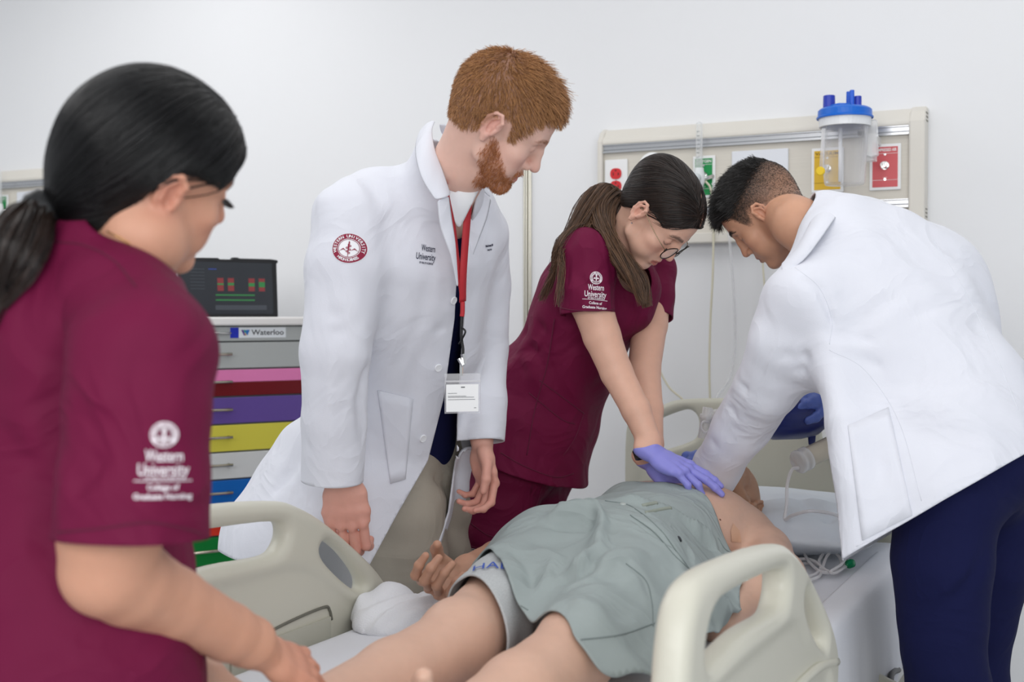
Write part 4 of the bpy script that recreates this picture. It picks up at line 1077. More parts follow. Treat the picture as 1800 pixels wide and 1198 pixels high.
def sleeve(st, cut, res=.0052, creases=(), warp=None):
    cs = np.array([c for c, _ in st]); m = max(r for _, r in st) + .03; f = Field(cs.min(0) - m, cs.max(0) + m, res)
    f.tube([(c, r, None) for c, r in st], kk=.010)
    if warp: f.warp(warp)
    for c in creases: f.crease(*c)
    return f, [cut]
def shoes(parent, at, yaw):
    for p in at:
        f = Field(np.array(p) - [.2, .2, .02], np.array(p) + [.2, .2, .14], .008); d = V3(math.cos(yaw), math.sin(yaw), 0); sd = V3(-d[1], d[0], 0)
        p = np.asarray(p, float)
        f.tube([(p - d * .07 + V3(0, 0, .045), (.036, .045), sd), (p + V3(0, 0, .05), (.038, .05), sd), (p + d * .09 + V3(0, 0, .034), (.045, .034), sd), (p + d * .15 + V3(0, 0, .028), (.038, .028), sd)], k=.01)
        X, Y, Z = f.ax[0][:, None, None], f.ax[1][None, :, None], f.ax[2][None, None, :]
        f.F = np.maximum(f.F, (.002 - Z).astype(np.float32) + 0 * f.F)
        v, q = f.mesh(1); mesh_obj('shoe', v, q, M_shoe, parent)
def pants(parent, m, pel, pel_r, side, legs, waist, name='trousers', creases=(), warp=None, res=.008, clipz=.05):
    """legs: list of station lists (point, radius)"""
    al = [waist] + [p for L in legs for p, _ in L]; lo, hi = np.min(al, 0) - .22, np.max(al, 0) + .22; lo[2] = max(lo[2], .0)
    f = Field(lo, hi, res)
    f.tube([(waist, pel_r[0], side), (pel, pel_r[1], side)], k=.02)
    for L in legs: f.tube([(p, r, None) for p, r in L], k=.035, kk=.012)
    for c in creases: f.crease(*c)
    if warp: f.warp(warp)
    o, v, q = garment(name, f, m, parent, [lambda v: v[:, 2] - clipz], solid=.003)
    return o, v, q
def body_join(name, m, parent, *pieces):
    """pieces: (v, faces, colours) -> one skin mesh"""
    v, f = join(*[(p[0], p[1]) for p in pieces]); c = np.concatenate([p[2] for p in pieces])
    return mesh_obj(name, v, f, m, parent, col=c)
def torso_skin(st, skin, res=.010):
    cs = np.array([c for c, _, _ in st]); f = Field(cs.min(0) - .25, cs.max(0) + .25, res); f.tube(st, k=.02); v, q = f.mesh(1)
    return v, q, np.tile(lin(skin), (len(v), 1))
def emblem(pr_ring, pr_in, r, ink):
    pass
def seal_ring(r, k=.27):
    """letters of the round seal, in the colour of the cloth"""
    b = Print(); b.arc_text('WESTERN UNIVERSITY', 0, 0, r * .815, r * k, 200, -20); b.arc_text('HEALTH SCIENCES', 0, 0, r * .815, r * k * .93, 226, 314, inside=True); return b
def seal(r):
    """round seal: broad ring, a torch with a snake and hills"""
    a = Print(); a.ring(0, 0, r * .66, r, 48); a.ring(0, 0, r * .585, r * .62, 48)
    a.poly([(-.03 * r, .32 * r), (0, .50 * r), (.05 * r, .44 * r), (.07 * r, .30 * r)]); a.rect(-.045 * r, .02 * r, .06 * r, .30 * r); a.poly([(-.035 * r, .02 * r), (.04 * r, .02 * r), (.01 * r, -.60 * r), (-.02 * r, -.60 * r)])
    for k, (x, y) in enumerate([(.10, .15), (-.10, .02), (.10, -.10), (-.08, -.22), (.06, -.33)]): a.ring(x * r * .8, y * r, .03 * r, .075 * r, 12)
    a.poly([(-.55 * r, -.22 * r), (-.30 * r, .0), (-.10 * r, -.20 * r), (-.30 * r, -.10 * r)]); a.poly([(.12 * r, -.18 * r), (.34 * r, .02 * r), (.56 * r, -.2 * r), (.34 * r, -.08 * r)])
    return a

# ---------------------------------------------------------------- the bearded man in a white coat
m1 = thing('person', 'bearded red-haired man in an open white coat, one hand on the bed rail', 'person', (-.28, 2.8, 0))
fb1 = V3(.80, -.60, 0); sd1 = unit(np.cross(fb1, [0, 0, 1]))
H1 = Head(P(866, 229, 2.25), 1, 14, 36, 30, 1.0)
nb = P(772, 345, 2.47)
hf = head_field([([0, -.03, -.02], .056), (list(H1.l(P(815, 285, 2.39))), .058), (list(H1.l(P(792, 320, 2.44))), .058), (list(H1.l(P(784, 385, 2.52))), .050)], lids=.9, jaw=1.06, nose=1.25, chin=1.02, lo=(-.15, -.26, -.30))
hv_, hq_ = hf.mesh(1)
hc_ = face_paint(hv_, '#dfb6a6', '#c27a74', blush='#d3968a', brow='#a8744c', lid='#c08a78', lash=False, brow_k=.55, ear_red=.7)
def beard_w(p):
    ax = np.abs(p[:, 0]); y, z = p[:, 1], p[:, 2]
    line = -.012 - .055 * np.clip((y - .0) / .075, 0, 1) ** 1.2            # upper edge from the sideburn down to the mouth
    w = np.clip((line - z) / .012, 0, 1) * np.clip((y + .018 + .0 * z) / .02, 0, 1) * np.clip((z + .135) / .012, 0, 1)
    mous = np.exp(-((z + .0605) / .006) ** 2) * (ax < .034) * (y > .07)
    lips = (np.abs(z + .0705) < .0095) * (ax < .021) * (y > .078)
    w = np.maximum(w, .8 * mous) * (1 - lips)
    return w * (z < -.0) * np.clip((y + .004 - np.clip((-.055 - z) / .05, 0, 1) * .030) / .014, 0, 1)
bw = beard_w(hv_); hc_ = hc_ * (1 - .55 * bw[:, None]) + lin('#a9683f') * .55 * bw[:, None]
def hairline1(p):
    """> 0 on hairy scalp"""
    ax = np.abs(p[:, 0]); y, z = p[:, 1], p[:, 2]
    zh = np.interp(y, [-.12, -.085, -.05, -.03, -.012, .012, .026, .036, .052, .070, .085, .12], [-.052, -.054, -.048, -.030, .028, .028, -.012, -.004, .046, .062, .066, .066])
    zh = np.where((y > .06) & (ax > .03), zh + (ax - .03) * .25, zh)
    return z - zh
sc = np.clip(hairline1(hv_) / .02 + .3, 0, 1) * (np.abs(hv_[:, 0]) < .085); hc_ = hc_ * (1 - .6 * sc[:, None]) + lin('#8a5a38') * .6 * sc[:, None]
# arms
HR = Hand(P(602, 842, 2.415), (.10, .12, -1), (-.08, -1, -.12), -1, 1.06)
cu_r = [(4, 66, 40), (2, 70, 45), (2, 70, 45), (4, 66, 45)]; sp_r = [0, 0, -1, -2]
th_r = [(.012, .016, -.016), (.018, .045, -.045), (.015, .064, -.066), (.008, .074, -.082)]
ar_v, ar_q = arm_mesh(HR, [(P(592, 790, 2.415), .033), (P(592, 640, 2.40), .042), (P(622, 420, 2.43), .055)], cu_r, sp_r, th_r, slim=1.10)
ar_c = hand_paint(ar_v, HR, '#dba897', '#c97f72', curls=cu_r, spreads=sp_r)
HL = Hand(P(848, 782, 2.70), (.13, -.10, -1), (.80, .55, .05), 1, .98)
cu_l = [(22, 42, 25), (30, 48, 30), (36, 50, 30), (40, 52, 30)]; sp_l = [4, 1, -2, -5]
th_l = [(.020, .014, -.010), (.040, .045, -.020), (.044, .075, -.030), (.040, .100, -.038)]
al_v, al_q = arm_mesh(HL, [(P(848, 750, 2.72), .032), (P(846, 610, 2.78), .043), (P(838, 420, 2.66), .055)], cu_l, sp_l, th_l)
al_c = hand_paint(al_v, HL, '#dba897', '#c97f72', curls=cu_l, spreads=sp_l)
ts = torso_skin([(P(772, 380, 2.54), (.06, .05), sd1), (P(738, 440, 2.58), (.13, .07), sd1), (P(722, 560, 2.64), (.13, .09), sd1), (P(690, 730, 2.76), (.14, .10), sd1)], '#dba897')
body_join('body', M_skin, m1, (H1.w(hv_), hq_, hc_), (ar_v, ar_q, ar_c), (al_v, al_q, al_c), ts)
# hair: short sides, longer combed top
Mh1 = hair_mat('hair_ginger', '#6f4829', '#c4905f', .42, .35)
hv2, hq2 = clip(hv_, hq_, np.minimum(hairline1(hv_) + .25 * 0, .13 - np.abs(hv_[:, 0])) )
keep = (np.abs(hv2[:, 0]) < .079); cr = V3(-.010, -.058, .108)
def len1(p): 
    top = np.clip((p[:, 2] - .055) / .05, 0, 1) * np.clip((p[:, 1] + .07) / .1, 0, 1)
    return .010 + .006 * np.clip((p[:, 2] + .02) / .06, 0, 1) + .026 * top
def flow1(p):
    d = p - cr; d[:, 2] *= .6; d = d / (np.linalg.norm(d, axis=1)[:, None] + 1e-6)
    top = np.clip((p[:, 2] - .06) / .04, 0, 1)[:, None]
    return d * (1 - .7 * top) + V3(.35, .9, .15) * top * np.clip((p[:, 1:2] + .06) / .05, 0, 1)
ok = lambda p: (np.abs(p[:, 0]) < .0800) * 1.0
st1 = lambda p: .45 + .25 * np.clip((p[:, 1] - .04) / .04, 0, 1) * (p[:, 2] > .06)
s1 = short_hair(hv2, hq2, 15000, len1, flow1, st1, weight=ok, jit=.35, clumps=.35)
strands('hair', H1.w(s1.reshape(-1, 3)).reshape(s1.shape), .00042, .00016, Mh1, m1)
bp_, bn_ = hv_, None
Mb1 = hair_mat('beard_ginger', '#8a5030', '#c08050', .45, .3)
sb = short_hair(hv_, hq_, 5200, lambda p: np.full(len(p), .0075), lambda p: V3(0, .15, -1) * np.ones((len(p), 1)), lambda p: np.full(len(p), .55), K=4, weight=beard_w, jit=.4, clumps=.3)
strands('beard', H1.w(sb.reshape(-1, 3)).reshape(sb.shape), .00030, .00014, Mb1, m1)
def browf(p):
    ax = np.abs(p[:, 0]); bz = .0195 + .004 * np.clip((ax - .012) / .02, 0, 1) - .006 * np.clip((ax - .036) / .014, 0, 1) ** 2
    return (np.abs(p[:, 2] - bz) < .0045) * (ax > .011) * (ax < .050) * (p[:, 1] > .05)
def brow_strands(hd, v, q, n, m, parent, L=.006):
    s = short_hair(v, q, n, lambda p: np.full(len(p), L), lambda p: np.stack([np.sign(p[:, 0]) * .9, -p[:, 0] * 0 - .2, .35 + 0 * p[:, 0]], 1), lambda p: np.full(len(p), .12), K=3, weight=browf, jit=.15, clumps=.05)
    strands('eyebrow', hd.w(s.reshape(-1, 3)).reshape(s.shape), .00016, .00008, m, parent)
brow_strands(H1, hv_, hq_, 380, Mb1, m1)
# trousers
leg = lambda *a: [(P(x, y, Y) if Y is not None else x, r) for x, y, Y, r in a]
pants(m1, M_khaki, P(693, 810, 2.80), [(.135, .105), (.155, .122)], sd1,
      [leg((680, 800, 2.74, .10), (705, 900, 2.72, .098)) + [(V3(-.225, 2.73, .62), .092), (V3(-.225, 2.74, .45), .075), (V3(-.235, 2.76, .06), .058)],
       leg((742, 800, 2.86, .10), (752, 900, 2.86, .098)) + [(V3(-.19, 2.88, .62), .092), (V3(-.17, 2.90, .45), .075), (V3(-.16, 2.96, .06), .058)]], P(700, 760, 2.77),
      creases=[([P(790, 830, 2.72), P(745, 860, 2.70), P(700, 880, 2.66)], .007, .012), ([P(785, 905, 2.74), P(735, 915, 2.70), P(690, 905, 2.66)], .007, .010), ([P(790, 950, 2.76), P(730, 955, 2.70), P(680, 945, 2.66)], .006, .010), ([P(780, 1000, 2.76), P(720, 1000, 2.70), P(670, 985, 2.66)], .006, .010)], warp=folds(.0022, [((.3, .2, 1), .085, 1), ((-.2, .3, 1), .13, 1)], 4))
shoes(m1, [(-.225, 2.74, 0), (-.15, 2.94, 0)], -.9)
# undershirt and scrub top seen in the coat opening
f = Field(P(560, 1000, 2.7) - [.1, .35, 0], P(900, 300, 2.5) + [.1, .4, .05], .007)
tst = lambda g: [(P(775, 352, 2.50), (.085 + g, .065 + g), sd1), (P(745, 400, 2.52), (.165 + g, .088 + g), sd1), (P(738, 470, 2.55), (.165 + g, .115 + g), sd1), (P(722, 600, 2.66), (.150 + g, .122 + g), sd1), (P(700, 720, 2.75), (.172 + g, .142 + g), sd1), (P(692, 800, 2.80), (.182 + g, .150 + g), sd1)]
f.tube(tst(-.024), k=.02, kk=.02)
def vneck(v):
    x, y = proj(v); return np.where((v - P(760, 420, 2.52)) @ fb1 > 0, np.maximum(np.abs(x - 797) * 2.1 - (392 - y) , 0 * x - .0) - 0.5, y - 335)
garment('scrub_top', f, M_navy, m1, [vneck, lambda v: v[:, 2] - .90], solid=.002)
f = Field(P(560, 560, 2.7) - [.1, .35, 0], P(900, 300, 2.5) + [.1, .4, .05], .007); f.tube(tst(-.018)[:4], k=.02, kk=.02); f.tube([(P(800, 342, 2.425), (.060, .056), sd1), (P(794, 395, 2.47), (.062, .050), sd1)], k=.01)
garment('undershirt', f, M_teeshirt, m1, [lambda v: proj(v)[1] - np.interp(proj(v)[0], [740, 790, 800, 830], [322, 334, 338, 322]), lambda v: np.minimum(proj(v)[0] - 786, 404 - 2.0 * np.abs(proj(v)[0] - 807) - proj(v)[1])], solid=.002)
# white coat
f = Field([-.86, 2.05, .66], [.12, 3.15, 1.60], .0065)
g = .0
f.tube([(P(800, 240, 2.40), (.066, .062), sd1), (P(786, 285, 2.45), (.070, .066), sd1), (P(776, 332, 2.475), (.090, .080), sd1), (P(748, 372, 2.54), (.170, .098), sd1), (P(738, 440, 2.56), (.195, .130), sd1), (P(722, 600, 2.66), (.180, .140), sd1), (V3(-.285, 2.755, .97), (.195, .165), sd1), (V3(-.34, 2.75, .85), (.205, .215), sd1), (V3(-.41, 2.725, .70), (.215, .272), sd1)], k=.02, kk=.014)
rs = [(P(655, 345, 2.47), .062), (P(620, 385, 2.43), .078), (P(606, 470, 2.41), .078), (P(592, 620, 2.395), .069), (P(585, 740, 2.41), .062), (P(584, 870, 2.425), .062)]
f.tube([(c, r, None) for c, r in rs], k=.035, kk=.012)
ls = [(P(820, 370, 2.60), .06), (P(842, 410, 2.66), .066), (P(846, 500, 2.72), .062), (P(846, 610, 2.76), .058), (P(849, 700, 2.73), .052), (P(851, 800, 2.70), .049)]
f.tube([(c, r, None) for c, r in ls], k=.025, kk=.012)
f.tube([(P(826, 640, 2.72), .034, None), (P(812, 800, 2.80), .026, None), (P(805, 860, 2.82), .024, None), (P(790, 930, 2.84), .022, None), (P(772, 990, 2.85), .020, None)], k=.03)
f.warp(folds(.0018, [((1, .3, .25), .10, 1), ((.3, 1, -.3), .15, 1), ((-.6, .4, 1), .20, .8)], 8))
for a in [  # drawn folds: sleeve, armhole, front
    ([P(545, 420, 2.36), P(556, 360, 2.40), P(600, 322, 2.44)], .004, .010), ([P(640, 322, 2.40), P(690, 350, 2.36), P(700, 420, 2.34), P(690, 470, 2.34)], .010, .013), ([P(690, 480, 2.34), P(660, 520, 2.33), P(640, 560, 2.33)], .012, .014),
    ([P(735, 400, 2.38), P(715, 450, 2.36), P(680, 490, 2.34)], .010, .013), ([P(700, 470, 2.35), P(720, 440, 2.36), P(735, 390, 2.38)], -.005, .018), ([P(620, 540, 2.32), P(600, 555, 2.32), P(575, 550, 2.34)], .007, .012), ([P(645, 560, 2.34), P(615, 575, 2.32), P(580, 590, 2.34)], .007, .011), ([P(548, 470, 2.36), P(545, 540, 2.36), P(540, 620, 2.37)], -.003, .016),
    ([P(640, 620, 2.38), P(630, 700, 2.38), P(640, 780, 2.4)], .012, .014), ([P(585, 600, 2.32), P(580, 700, 2.34), P(575, 820, 2.36)], -.005, .014), ([P(560, 600, 2.35), P(562, 700, 2.36)], .004, .012),
    ([P(560, 690, 2.6), P(530, 780, 2.6), P(490, 880, 2.62), P(470, 960, 2.64)], .016, .022), ([P(520, 690, 2.7), P(470, 790, 2.75), P(440, 900, 2.78)], -.008, .03), ([P(600, 860, 2.5), P(560, 930, 2.45), P(520, 985, 2.46)], .010, .02), ([P(660, 760, 2.5), P(640, 850, 2.46), P(620, 960, 2.44)], -.006, .02),
    ([P(760, 480, 2.42), P(740, 560, 2.46), P(700, 640, 2.5)], .005, .016), ([P(700, 600, 2.50), P(760, 570, 2.5), P(790, 590, 2.5)], .005, .012), ([P(745, 600, 2.5), P(720, 680, 2.54), P(715, 760, 2.56)], .005, .018), ([P(855, 560, 2.7), P(840, 575, 2.7), P(826, 610, 2.7)], .008, .010), ([P(862, 610, 2.72), P(845, 640, 2.7), P(828, 655, 2.7)], .008, .010), ([P(866, 500, 2.68), P(846, 520, 2.66), P(825, 540, 2.66)], .006, .010),
    ([P(690, 300, 2.42), P(730, 330, 2.43), P(745, 380, 2.42)], -.003, .012)]: f.crease(*a)
hem1 = lambda v: v[:, 2] - .722 - .010 * np.sin(v[:, 0] * 14 + v[:, 1] * 9)
cuffr = lambda v: np.where(np.linalg.norm(np.cross(v - P(583, 840, 2.425), unit(P(582, 870, 2.425) - P(585, 740, 2.41))), axis=1) < .085, (v - P(583, 843, 2.425)) @ -unit(P(582, 870, 2.425) - P(585, 740, 2.41)), 1.0)
cuffl = lambda v: np.where(np.linalg.norm(np.cross(v - P(851, 775, 2.70), unit(P(851, 800, 2.70) - P(849, 700, 2.73))), axis=1) < .062, (v - P(851, 775, 2.70)) @ -unit(P(851, 800, 2.70) - P(849, 700, 2.73)), 1.0)
EY = [200, 330, 420, 500, 560, 700, 810, 900, 1010, 1100]
def opening1(v):
    x, y = proj(v); e1 = np.interp(y, EY, [770, 780, 800, 802, 799, 780, 752, 700, 640, 590]); e2 = np.interp(y, EY, [856, 842, 824, 820, 817, 808, 802, 790, 755, 720])
    ctr = np.stack([np.interp(v[:, 2], [.70, .85, .97, 1.2, 1.38, 1.5], [-.42, -.34, -.285, -.22, -.17, -.13]), np.interp(v[:, 2], [.70, .85, .97, 1.2, 1.38, 1.5], [2.725, 2.75, 2.755, 2.66, 2.54, 2.46])], 1)
    front = (v[:, :2] - ctr) @ fb1[:2]
    d = np.maximum(e1 - x, x - e2) / 900.0
    return np.maximum(d, .012 - front)
def neck1(v):
    c = P(790, 268, 2.43); q = v - c; ax = unit(P(815, 285, 2.39) - P(760, 380, 2.50)); rad = np.linalg.norm(q - (q @ ax)[:, None] * ax, axis=1)
    return np.where(rad < .16, -(q @ unit(ax + V3(-.2, 0, .1))), .05)
co, cv_, cq_ = garment('white_coat', f, M_coat, m1, [hem1, cuffr, cuffl, opening1, neck1], solid=.004)
ctree = bvh(cv_, cq_)
# collar and lapels: ribbons laid from the nape over the collarbones
def ribbon(name, edge0, edge1, m, parent, n=26, solid=.004, mid=None):
    a, b = smooth_line(edge0, n), smooth_line(edge1, n); rows = [a, b] if mid is None else [a, smooth_line(mid, n), b]
    v = np.concatenate(rows); k = len(rows)
    q = np.array([[r * n + i, r * n + i + 1, (r + 1) * n + i + 1, (r + 1) * n + i] for r in range(k - 1) for i in range(n - 1)])
    return mesh_obj(name, v, q, m, parent, solid=solid, sub=1)
ribbon('collar', [P(766, 214, 2.50), P(760, 232, 2.43), P(764, 262, 2.375), P(778, 300, 2.34), P(792, 343, 2.325)], [P(737, 234, 2.51), P(731, 256, 2.42), P(732, 285, 2.345), P(742, 318, 2.31), P(764, 352, 2.30)], M_coat, m1, mid=[P(754, 214, 2.51), P(748, 232, 2.42), P(750, 262, 2.355), P(762, 306, 2.315), P(782, 349, 2.30)])
ribbon('lapel', [P(789, 343, 2.325), P(794, 380, 2.33), P(800, 430, 2.345), P(803, 500, 2.375)], [P(766, 352, 2.30), P(772, 400, 2.315), P(790, 450, 2.335), P(802, 505, 2.37)], M_coat, m1)
ribbon('lapel', [P(836, 322, 2.50), P(828, 360, 2.48), P(822, 410, 2.48), P(818, 470, 2.50)], [P(866, 350, 2.52), P(858, 385, 2.50), P(842, 425, 2.49), P(822, 475, 2.50)], M_coat, m1)
ribbon('collar', [P(770, 216, 2.50), P(790, 222, 2.54), P(820, 262, 2.55), P(838, 320, 2.50)], [P(775, 236, 2.53), P(800, 245, 2.57), P(842, 300, 2.56), P(866, 350, 2.52)], M_coat, m1)
def hit(tree, px, py):
    d = unit(Ray(px, py)); h = tree.ray_cast(Vector((0, 0, CAM_H)), Vector(d))
    return (np.array(h[0]), np.array(h[1])) if h[0] is not None else (None, None)
M_button = mat('button_white', '#eceef2', rough=.3)
def buttons(tree, pts, parent, r=.0085):
    for x, y in pts:
        p, n = hit(tree, x, y)
        if p is None: continue
        n = unit(n) if n @ (p - V3(0, 0, CAM_H)) < 0 else -unit(n)
        MB().lathe(p, n, [(0, r), (.0025, r), (.0032, r * .9), (.0026, r * .68), (.0022, .0)], 18).build('button', M_button, parent, smooth=False)
buttons(ctree, [(797, 528), (770, 646), (743, 770), (714, 893)], m1)
# stitched pocket flaps and lettering
def patch(name, tree, poly, m, parent, th=.0012, n=9):
    """cloth patch sewn onto a surface: quad given by four pixels at its place"""
    (a, b, c, d) = [np.array(p, float) for p in poly]; V = []
    for i in range(n):
        for j in range(n):
            s, t = i / (n - 1), j / (n - 1); q = (a * (1 - s) + b * s) * (1 - t) + (d * (1 - s) + c * s) * t
            p, nn = hit(tree, *q); V.append((p, nn))
    good = [p for p, _ in V if p is not None]; dist = np.array([np.linalg.norm(p - V3(0, 0, CAM_H)) for p in good]); md = np.median(dist)
    out, ok_ = [], []
    for p, nn in V:
        bad = p is None or np.linalg.norm(p - V3(0, 0, CAM_H)) < md - .075; ok_.append(not bad)
        if p is None: out.append(good[0]); continue
        nn = nn if nn @ (p - V3(0, 0, CAM_H)) < 0 else -nn; out.append(p + unit(nn) * th)
    q = [[i * n + j, (i + 1) * n + j, (i + 1) * n + j + 1, i * n + j + 1] for i in range(n - 1) for j in range(n - 1)]
    q = np.array([x for x in q if all(ok_[k] for k in x)])
    return mesh_obj(name, np.array(out), q, m, parent, solid=.0018)
patch('pocket', ctree, [(664, 685), (726, 700), (712, 842), (686, 850)], M_coat, m1)
def decal(pr, name, m, parent, tree, px, py, ex_px, scale=1.0, off=.0016, tilt=0.0, facing=None):
    """print placed where the surface is seen at (px, py); baseline turned by tilt degrees"""
    p, n = hit(tree, px, py); n = n if n @ (p - V3(0, 0, CAM_H)) < 0 else -n; n = unit(n) if facing is None else unit(facing)
    up = unit(V3(0, 0, 1) - n * n[2]); ex = unit(np.cross(up, n)); a = math.radians(tilt); e1 = ex * math.cos(a) + up * math.sin(a); e2 = -ex * math.sin(a) + up * math.cos(a)
    return pr.onto(name, m, parent, tree, p, e1, e2, off)
M_ink = mat('thread_navy', '#23253f', rough=.8); M_thread = mat('thread_maroon', '#8e2340', rough=.8); M_wthread = mat('thread_white', '#ece4ea', rough=.8)
M_patch = mat('patch_white', '#eff0f4', rough=.85)
sr_ = .0285
disc = Print(); disc.ring(0, 0, 0.0001, sr_ * 1.03, 36); decal(disc, 'sleeve_patch', M_patch, m1, ctree, 613, 436, 1, off=.0012, facing=(-.25, -1, .10))
decal(seal(sr_), 'sleeve_seal', M_thread, m1, ctree, 613, 436, 1, off=.0019, facing=(-.25, -1, .10)); decal(seal_ring(sr_), 'seal_lettering', M_patch, m1, ctree, 613, 436, 1, off=.0026, facing=(-.25, -1, .10))
pr = Print(); pr.text('Western', .004, .0085, .0185, width=.030, bold=.01); pr.text('University', 0, -.0085, .0185, width=.042, bold=.01); pr.text('OF HEALTH SCIENCES', .002, -.0205, .0052, width=.030, bold=.03)
decal(pr, 'chest_lettering', M_ink, m1, ctree, 749, 444, 1, tilt=-6)
pr = Print(); pr.text('Michael Sorensen, MSN', 0, .003, .0064, width=.030, bold=.05); pr.text('Nursing Faculty', .001, -.0055, .005, width=.018, bold=.05)
decal(pr, 'name_lettering', M_ink, m1, ctree, 859, 434, 1, tilt=8)
# ---------------------------------------------------------------- the long-haired woman in maroon scrubs
n2 = thing('person', 'long-haired woman in maroon scrubs and glasses pressing on the mannequin\'s chest', 'person', (-.02, 3.12, 0))
fb2 = unit(V3(.86, -.50, 0)); sd2 = unit(np.cross(fb2, [0, 0, 1]))
H2 = Head(P(1124, 377, 2.74), 1, -24, 57, 11, .94)
hf = head_field([([0, -.03, -.02], .050), (list(H2.l(P(1098, 420, 2.87))), .050), (list(H2.l(P(1080, 455, 2.93))), .056), (list(H2.l(P(1060, 500, 2.98))), .075)], fem=True, lids=.9, jaw=.94, nose=.82, chin=.97, lo=(-.15, -.26, -.30), cheek=1.08)
hv_, hq_ = hf.mesh(1)
hc_ = face_paint(hv_, '#dfb29c', '#b9645c', blush='#d3907f', brow='#4a352c', lid='#c98d7a', lash=True, brow_k=.75)
# arms: straight, hands stacked on the breastbone
cu2 = [(2, 10, 6), (3, 12, 6), (14, 36, 20), (20, 44, 24)]; sp2 = [3, 1, -3, -8]
th2 = [(.020, .014, -.010), (.040, .040, -.016), (.052, .062, -.022), (.058, .082, -.028)]
HA = Hand(P(1150, 797, 2.705), unit(P(1236, 843, 2.665) - P(1150, 797, 2.705)), unit(V3(.32, -.50, .80)), -1, .90)
HB = Hand(P(1146, 812, 2.80), unit(P(1222, 858, 2.78) - P(1146, 812, 2.80)), unit(V3(.30, -.25, .9)), 1, .94)
cuB = [(8, 10, 6)] * 4; spB = [5, 1, -3, -7]
chA = [(P(1141, 775, 2.725), .0265), (P(1118, 720, 2.745), .0325), (P(1084, 655, 2.775), .0365), (P(1058, 590, 2.785), .0425), (P(1038, 530, 2.79), .0475), (P(1032, 470, 2.82), .05)]
chB = [(P(1146, 780, 2.83), .0265), (P(1140, 720, 2.87), .034), (P(1132, 650, 2.93), .039), (P(1142, 570, 2.99), .043), (P(1148, 490, 3.05), .05)]
aA = arm_mesh(HA, chA, cu2, sp2, th2, slim=.93); aB = arm_mesh(HB, chB, cuB, spB, th2, slim=.93)
skin2 = '#dcae98'
def armpaint(v, H): return hand_paint(v, H, skin2, '#d0917f')
ts = torso_skin([(P(1072, 445, 2.96), (.06, .05), sd2), (P(1050, 500, 2.97), (.13, .075), sd2), (P(1000, 600, 3.02), (.11, .08), sd2), (P(950, 760, 3.1), (.13, .09), sd2)], skin2)
body_join('body', M_skin, n2, (H2.w(hv_), hq_, hc_), (*aA, armpaint(aA[0], HA)), (*aB, armpaint(aB[0], HB)), ts)
# gloves
M_glove = mat('glove_nitrile', '#8d8cd8', rough=.42, bump=.15, bscale=160, spec=.4, sss=.05)
def glove(name, H, ch, curls, sp, th, cut_p, cut_n, m, parent, slim=.93, flare=.006, seed=1):
    pts = [(c, r) for c, r in ch]
    loc = [H.l(c) for c, _ in pts]; allp = np.array(loc + [V3(-.07, -.09, -.10), V3(.10, .20, .05)]); f = Field(allp.min(0) - .03, allp.max(0) + .03, .0025)
    hand_field(f, curls, sp, th, .0016 / H.size, slim)
    st = [(V3(0, -.02, 0), .0235 * slim)] + [(l, (r + .0025) / H.size) for l, (_, r) in zip(loc, pts)]
    f.tube([(c, r, None) for c, r in st], k=.018, kk=.008)
    rr = np.random.default_rng(seed)
    for y in (-.040, -.030, -.018, -.006): f.crease([[-.035, y + rr.uniform(-.008, .008), .02], [0, y + rr.uniform(-.01, .01), .03], [.035, y + rr.uniform(-.008, .008), .02]], -.0022, .0035); f.crease([[-.035, y - .006, .018], [.035, y + .004, .018]], .0015, .003)
    for k in range(3): f.crease([V3(FINGERS[k][0] * .6 - .006, .05, .012), V3((FINGERS[k][0] + FINGERS[k + 1][0]) / 2, .088, .010)], .0016, .004)
    v, q = f.mesh(1); q = q[:, ::-1] if np.linalg.det(H.R) < 0 else q; v = H.w(v)
    s = (v - np.asarray(cut_p)) @ unit(cut_n) + .006 * np.sin(v[:, 0] * 90 + v[:, 1] * 60) * .5
    v, t = clip(v, q, s)
    return mesh_obj(name, v, t, m, parent, solid=.0012)
axA = unit(P(1150, 800, 2.715) - P(1141, 775, 2.725))
glove('glove', HA, [(c, r) for c, r in chA[:2]], cu2, sp2, th2, P(1143, 787, 2.72), unit(axA + V3(-.25, 0, -.1)), M_glove, n2)
glove('glove', HB, [(c, r) for c, r in chB[:2]], cuB, spB, th2, P(1146, 806, 2.81), unit(V3(.3, 0, -1)), M_glove, n2, seed=5)
# watch strap under the near glove
axw = unit(P(1141, 775, 2.725) - P(1120, 720, 2.745)); wc = P(1142, 800, 2.735)
wv = []
MB().lathe(P(1137, 793, 2.735) , unit(P(1150, 800, 2.715) - P(1128, 740, 2.74)), [(-.010, .0275), (-.010, .0310), (.010, .0305), (.010, .027), (-.010, .0275)], 26).build('wrist_strap', M_black, n2, smooth=True)
# scrub top
f = Field([-.36, 2.55, .72], [.52, 3.45, 1.46], .0058)
f.tube([(P(1075, 425, 2.95), (.078, .062), sd2), (P(1062, 452, 2.96), (.150, .085), sd2), (P(1045, 510, 2.97), (.172, .112), sd2), (P(1014, 590, 3.01), (.158, .118), sd2), (P(985, 655, 3.05), (.164, .118), sd2), (P(945, 740, 3.09), (.195, .142), sd2), (P(925, 800, 3.10), (.212, .150), sd2), (P(915, 850, 3.10), (.218, .152), sd2), (P(905, 900, 3.10), (.22, .15), sd2)], k=.02, kk=.014)
f.ell(P(1105, 520, 2.93), [.075, .075, .085], k=.06)
f.ell(P(898, 705, 3.08), [.125, .13, .125], k=.05)
f.tube([(P(1042, 425, 2.87), .058, None), (P(1032, 452, 2.82), .060, None)], k=.03, kk=.02)
f.tube([(P(1120, 440, 3.02), .056, None), (P(1146, 470, 3.06), .054, None)], k=.03, kk=.02)
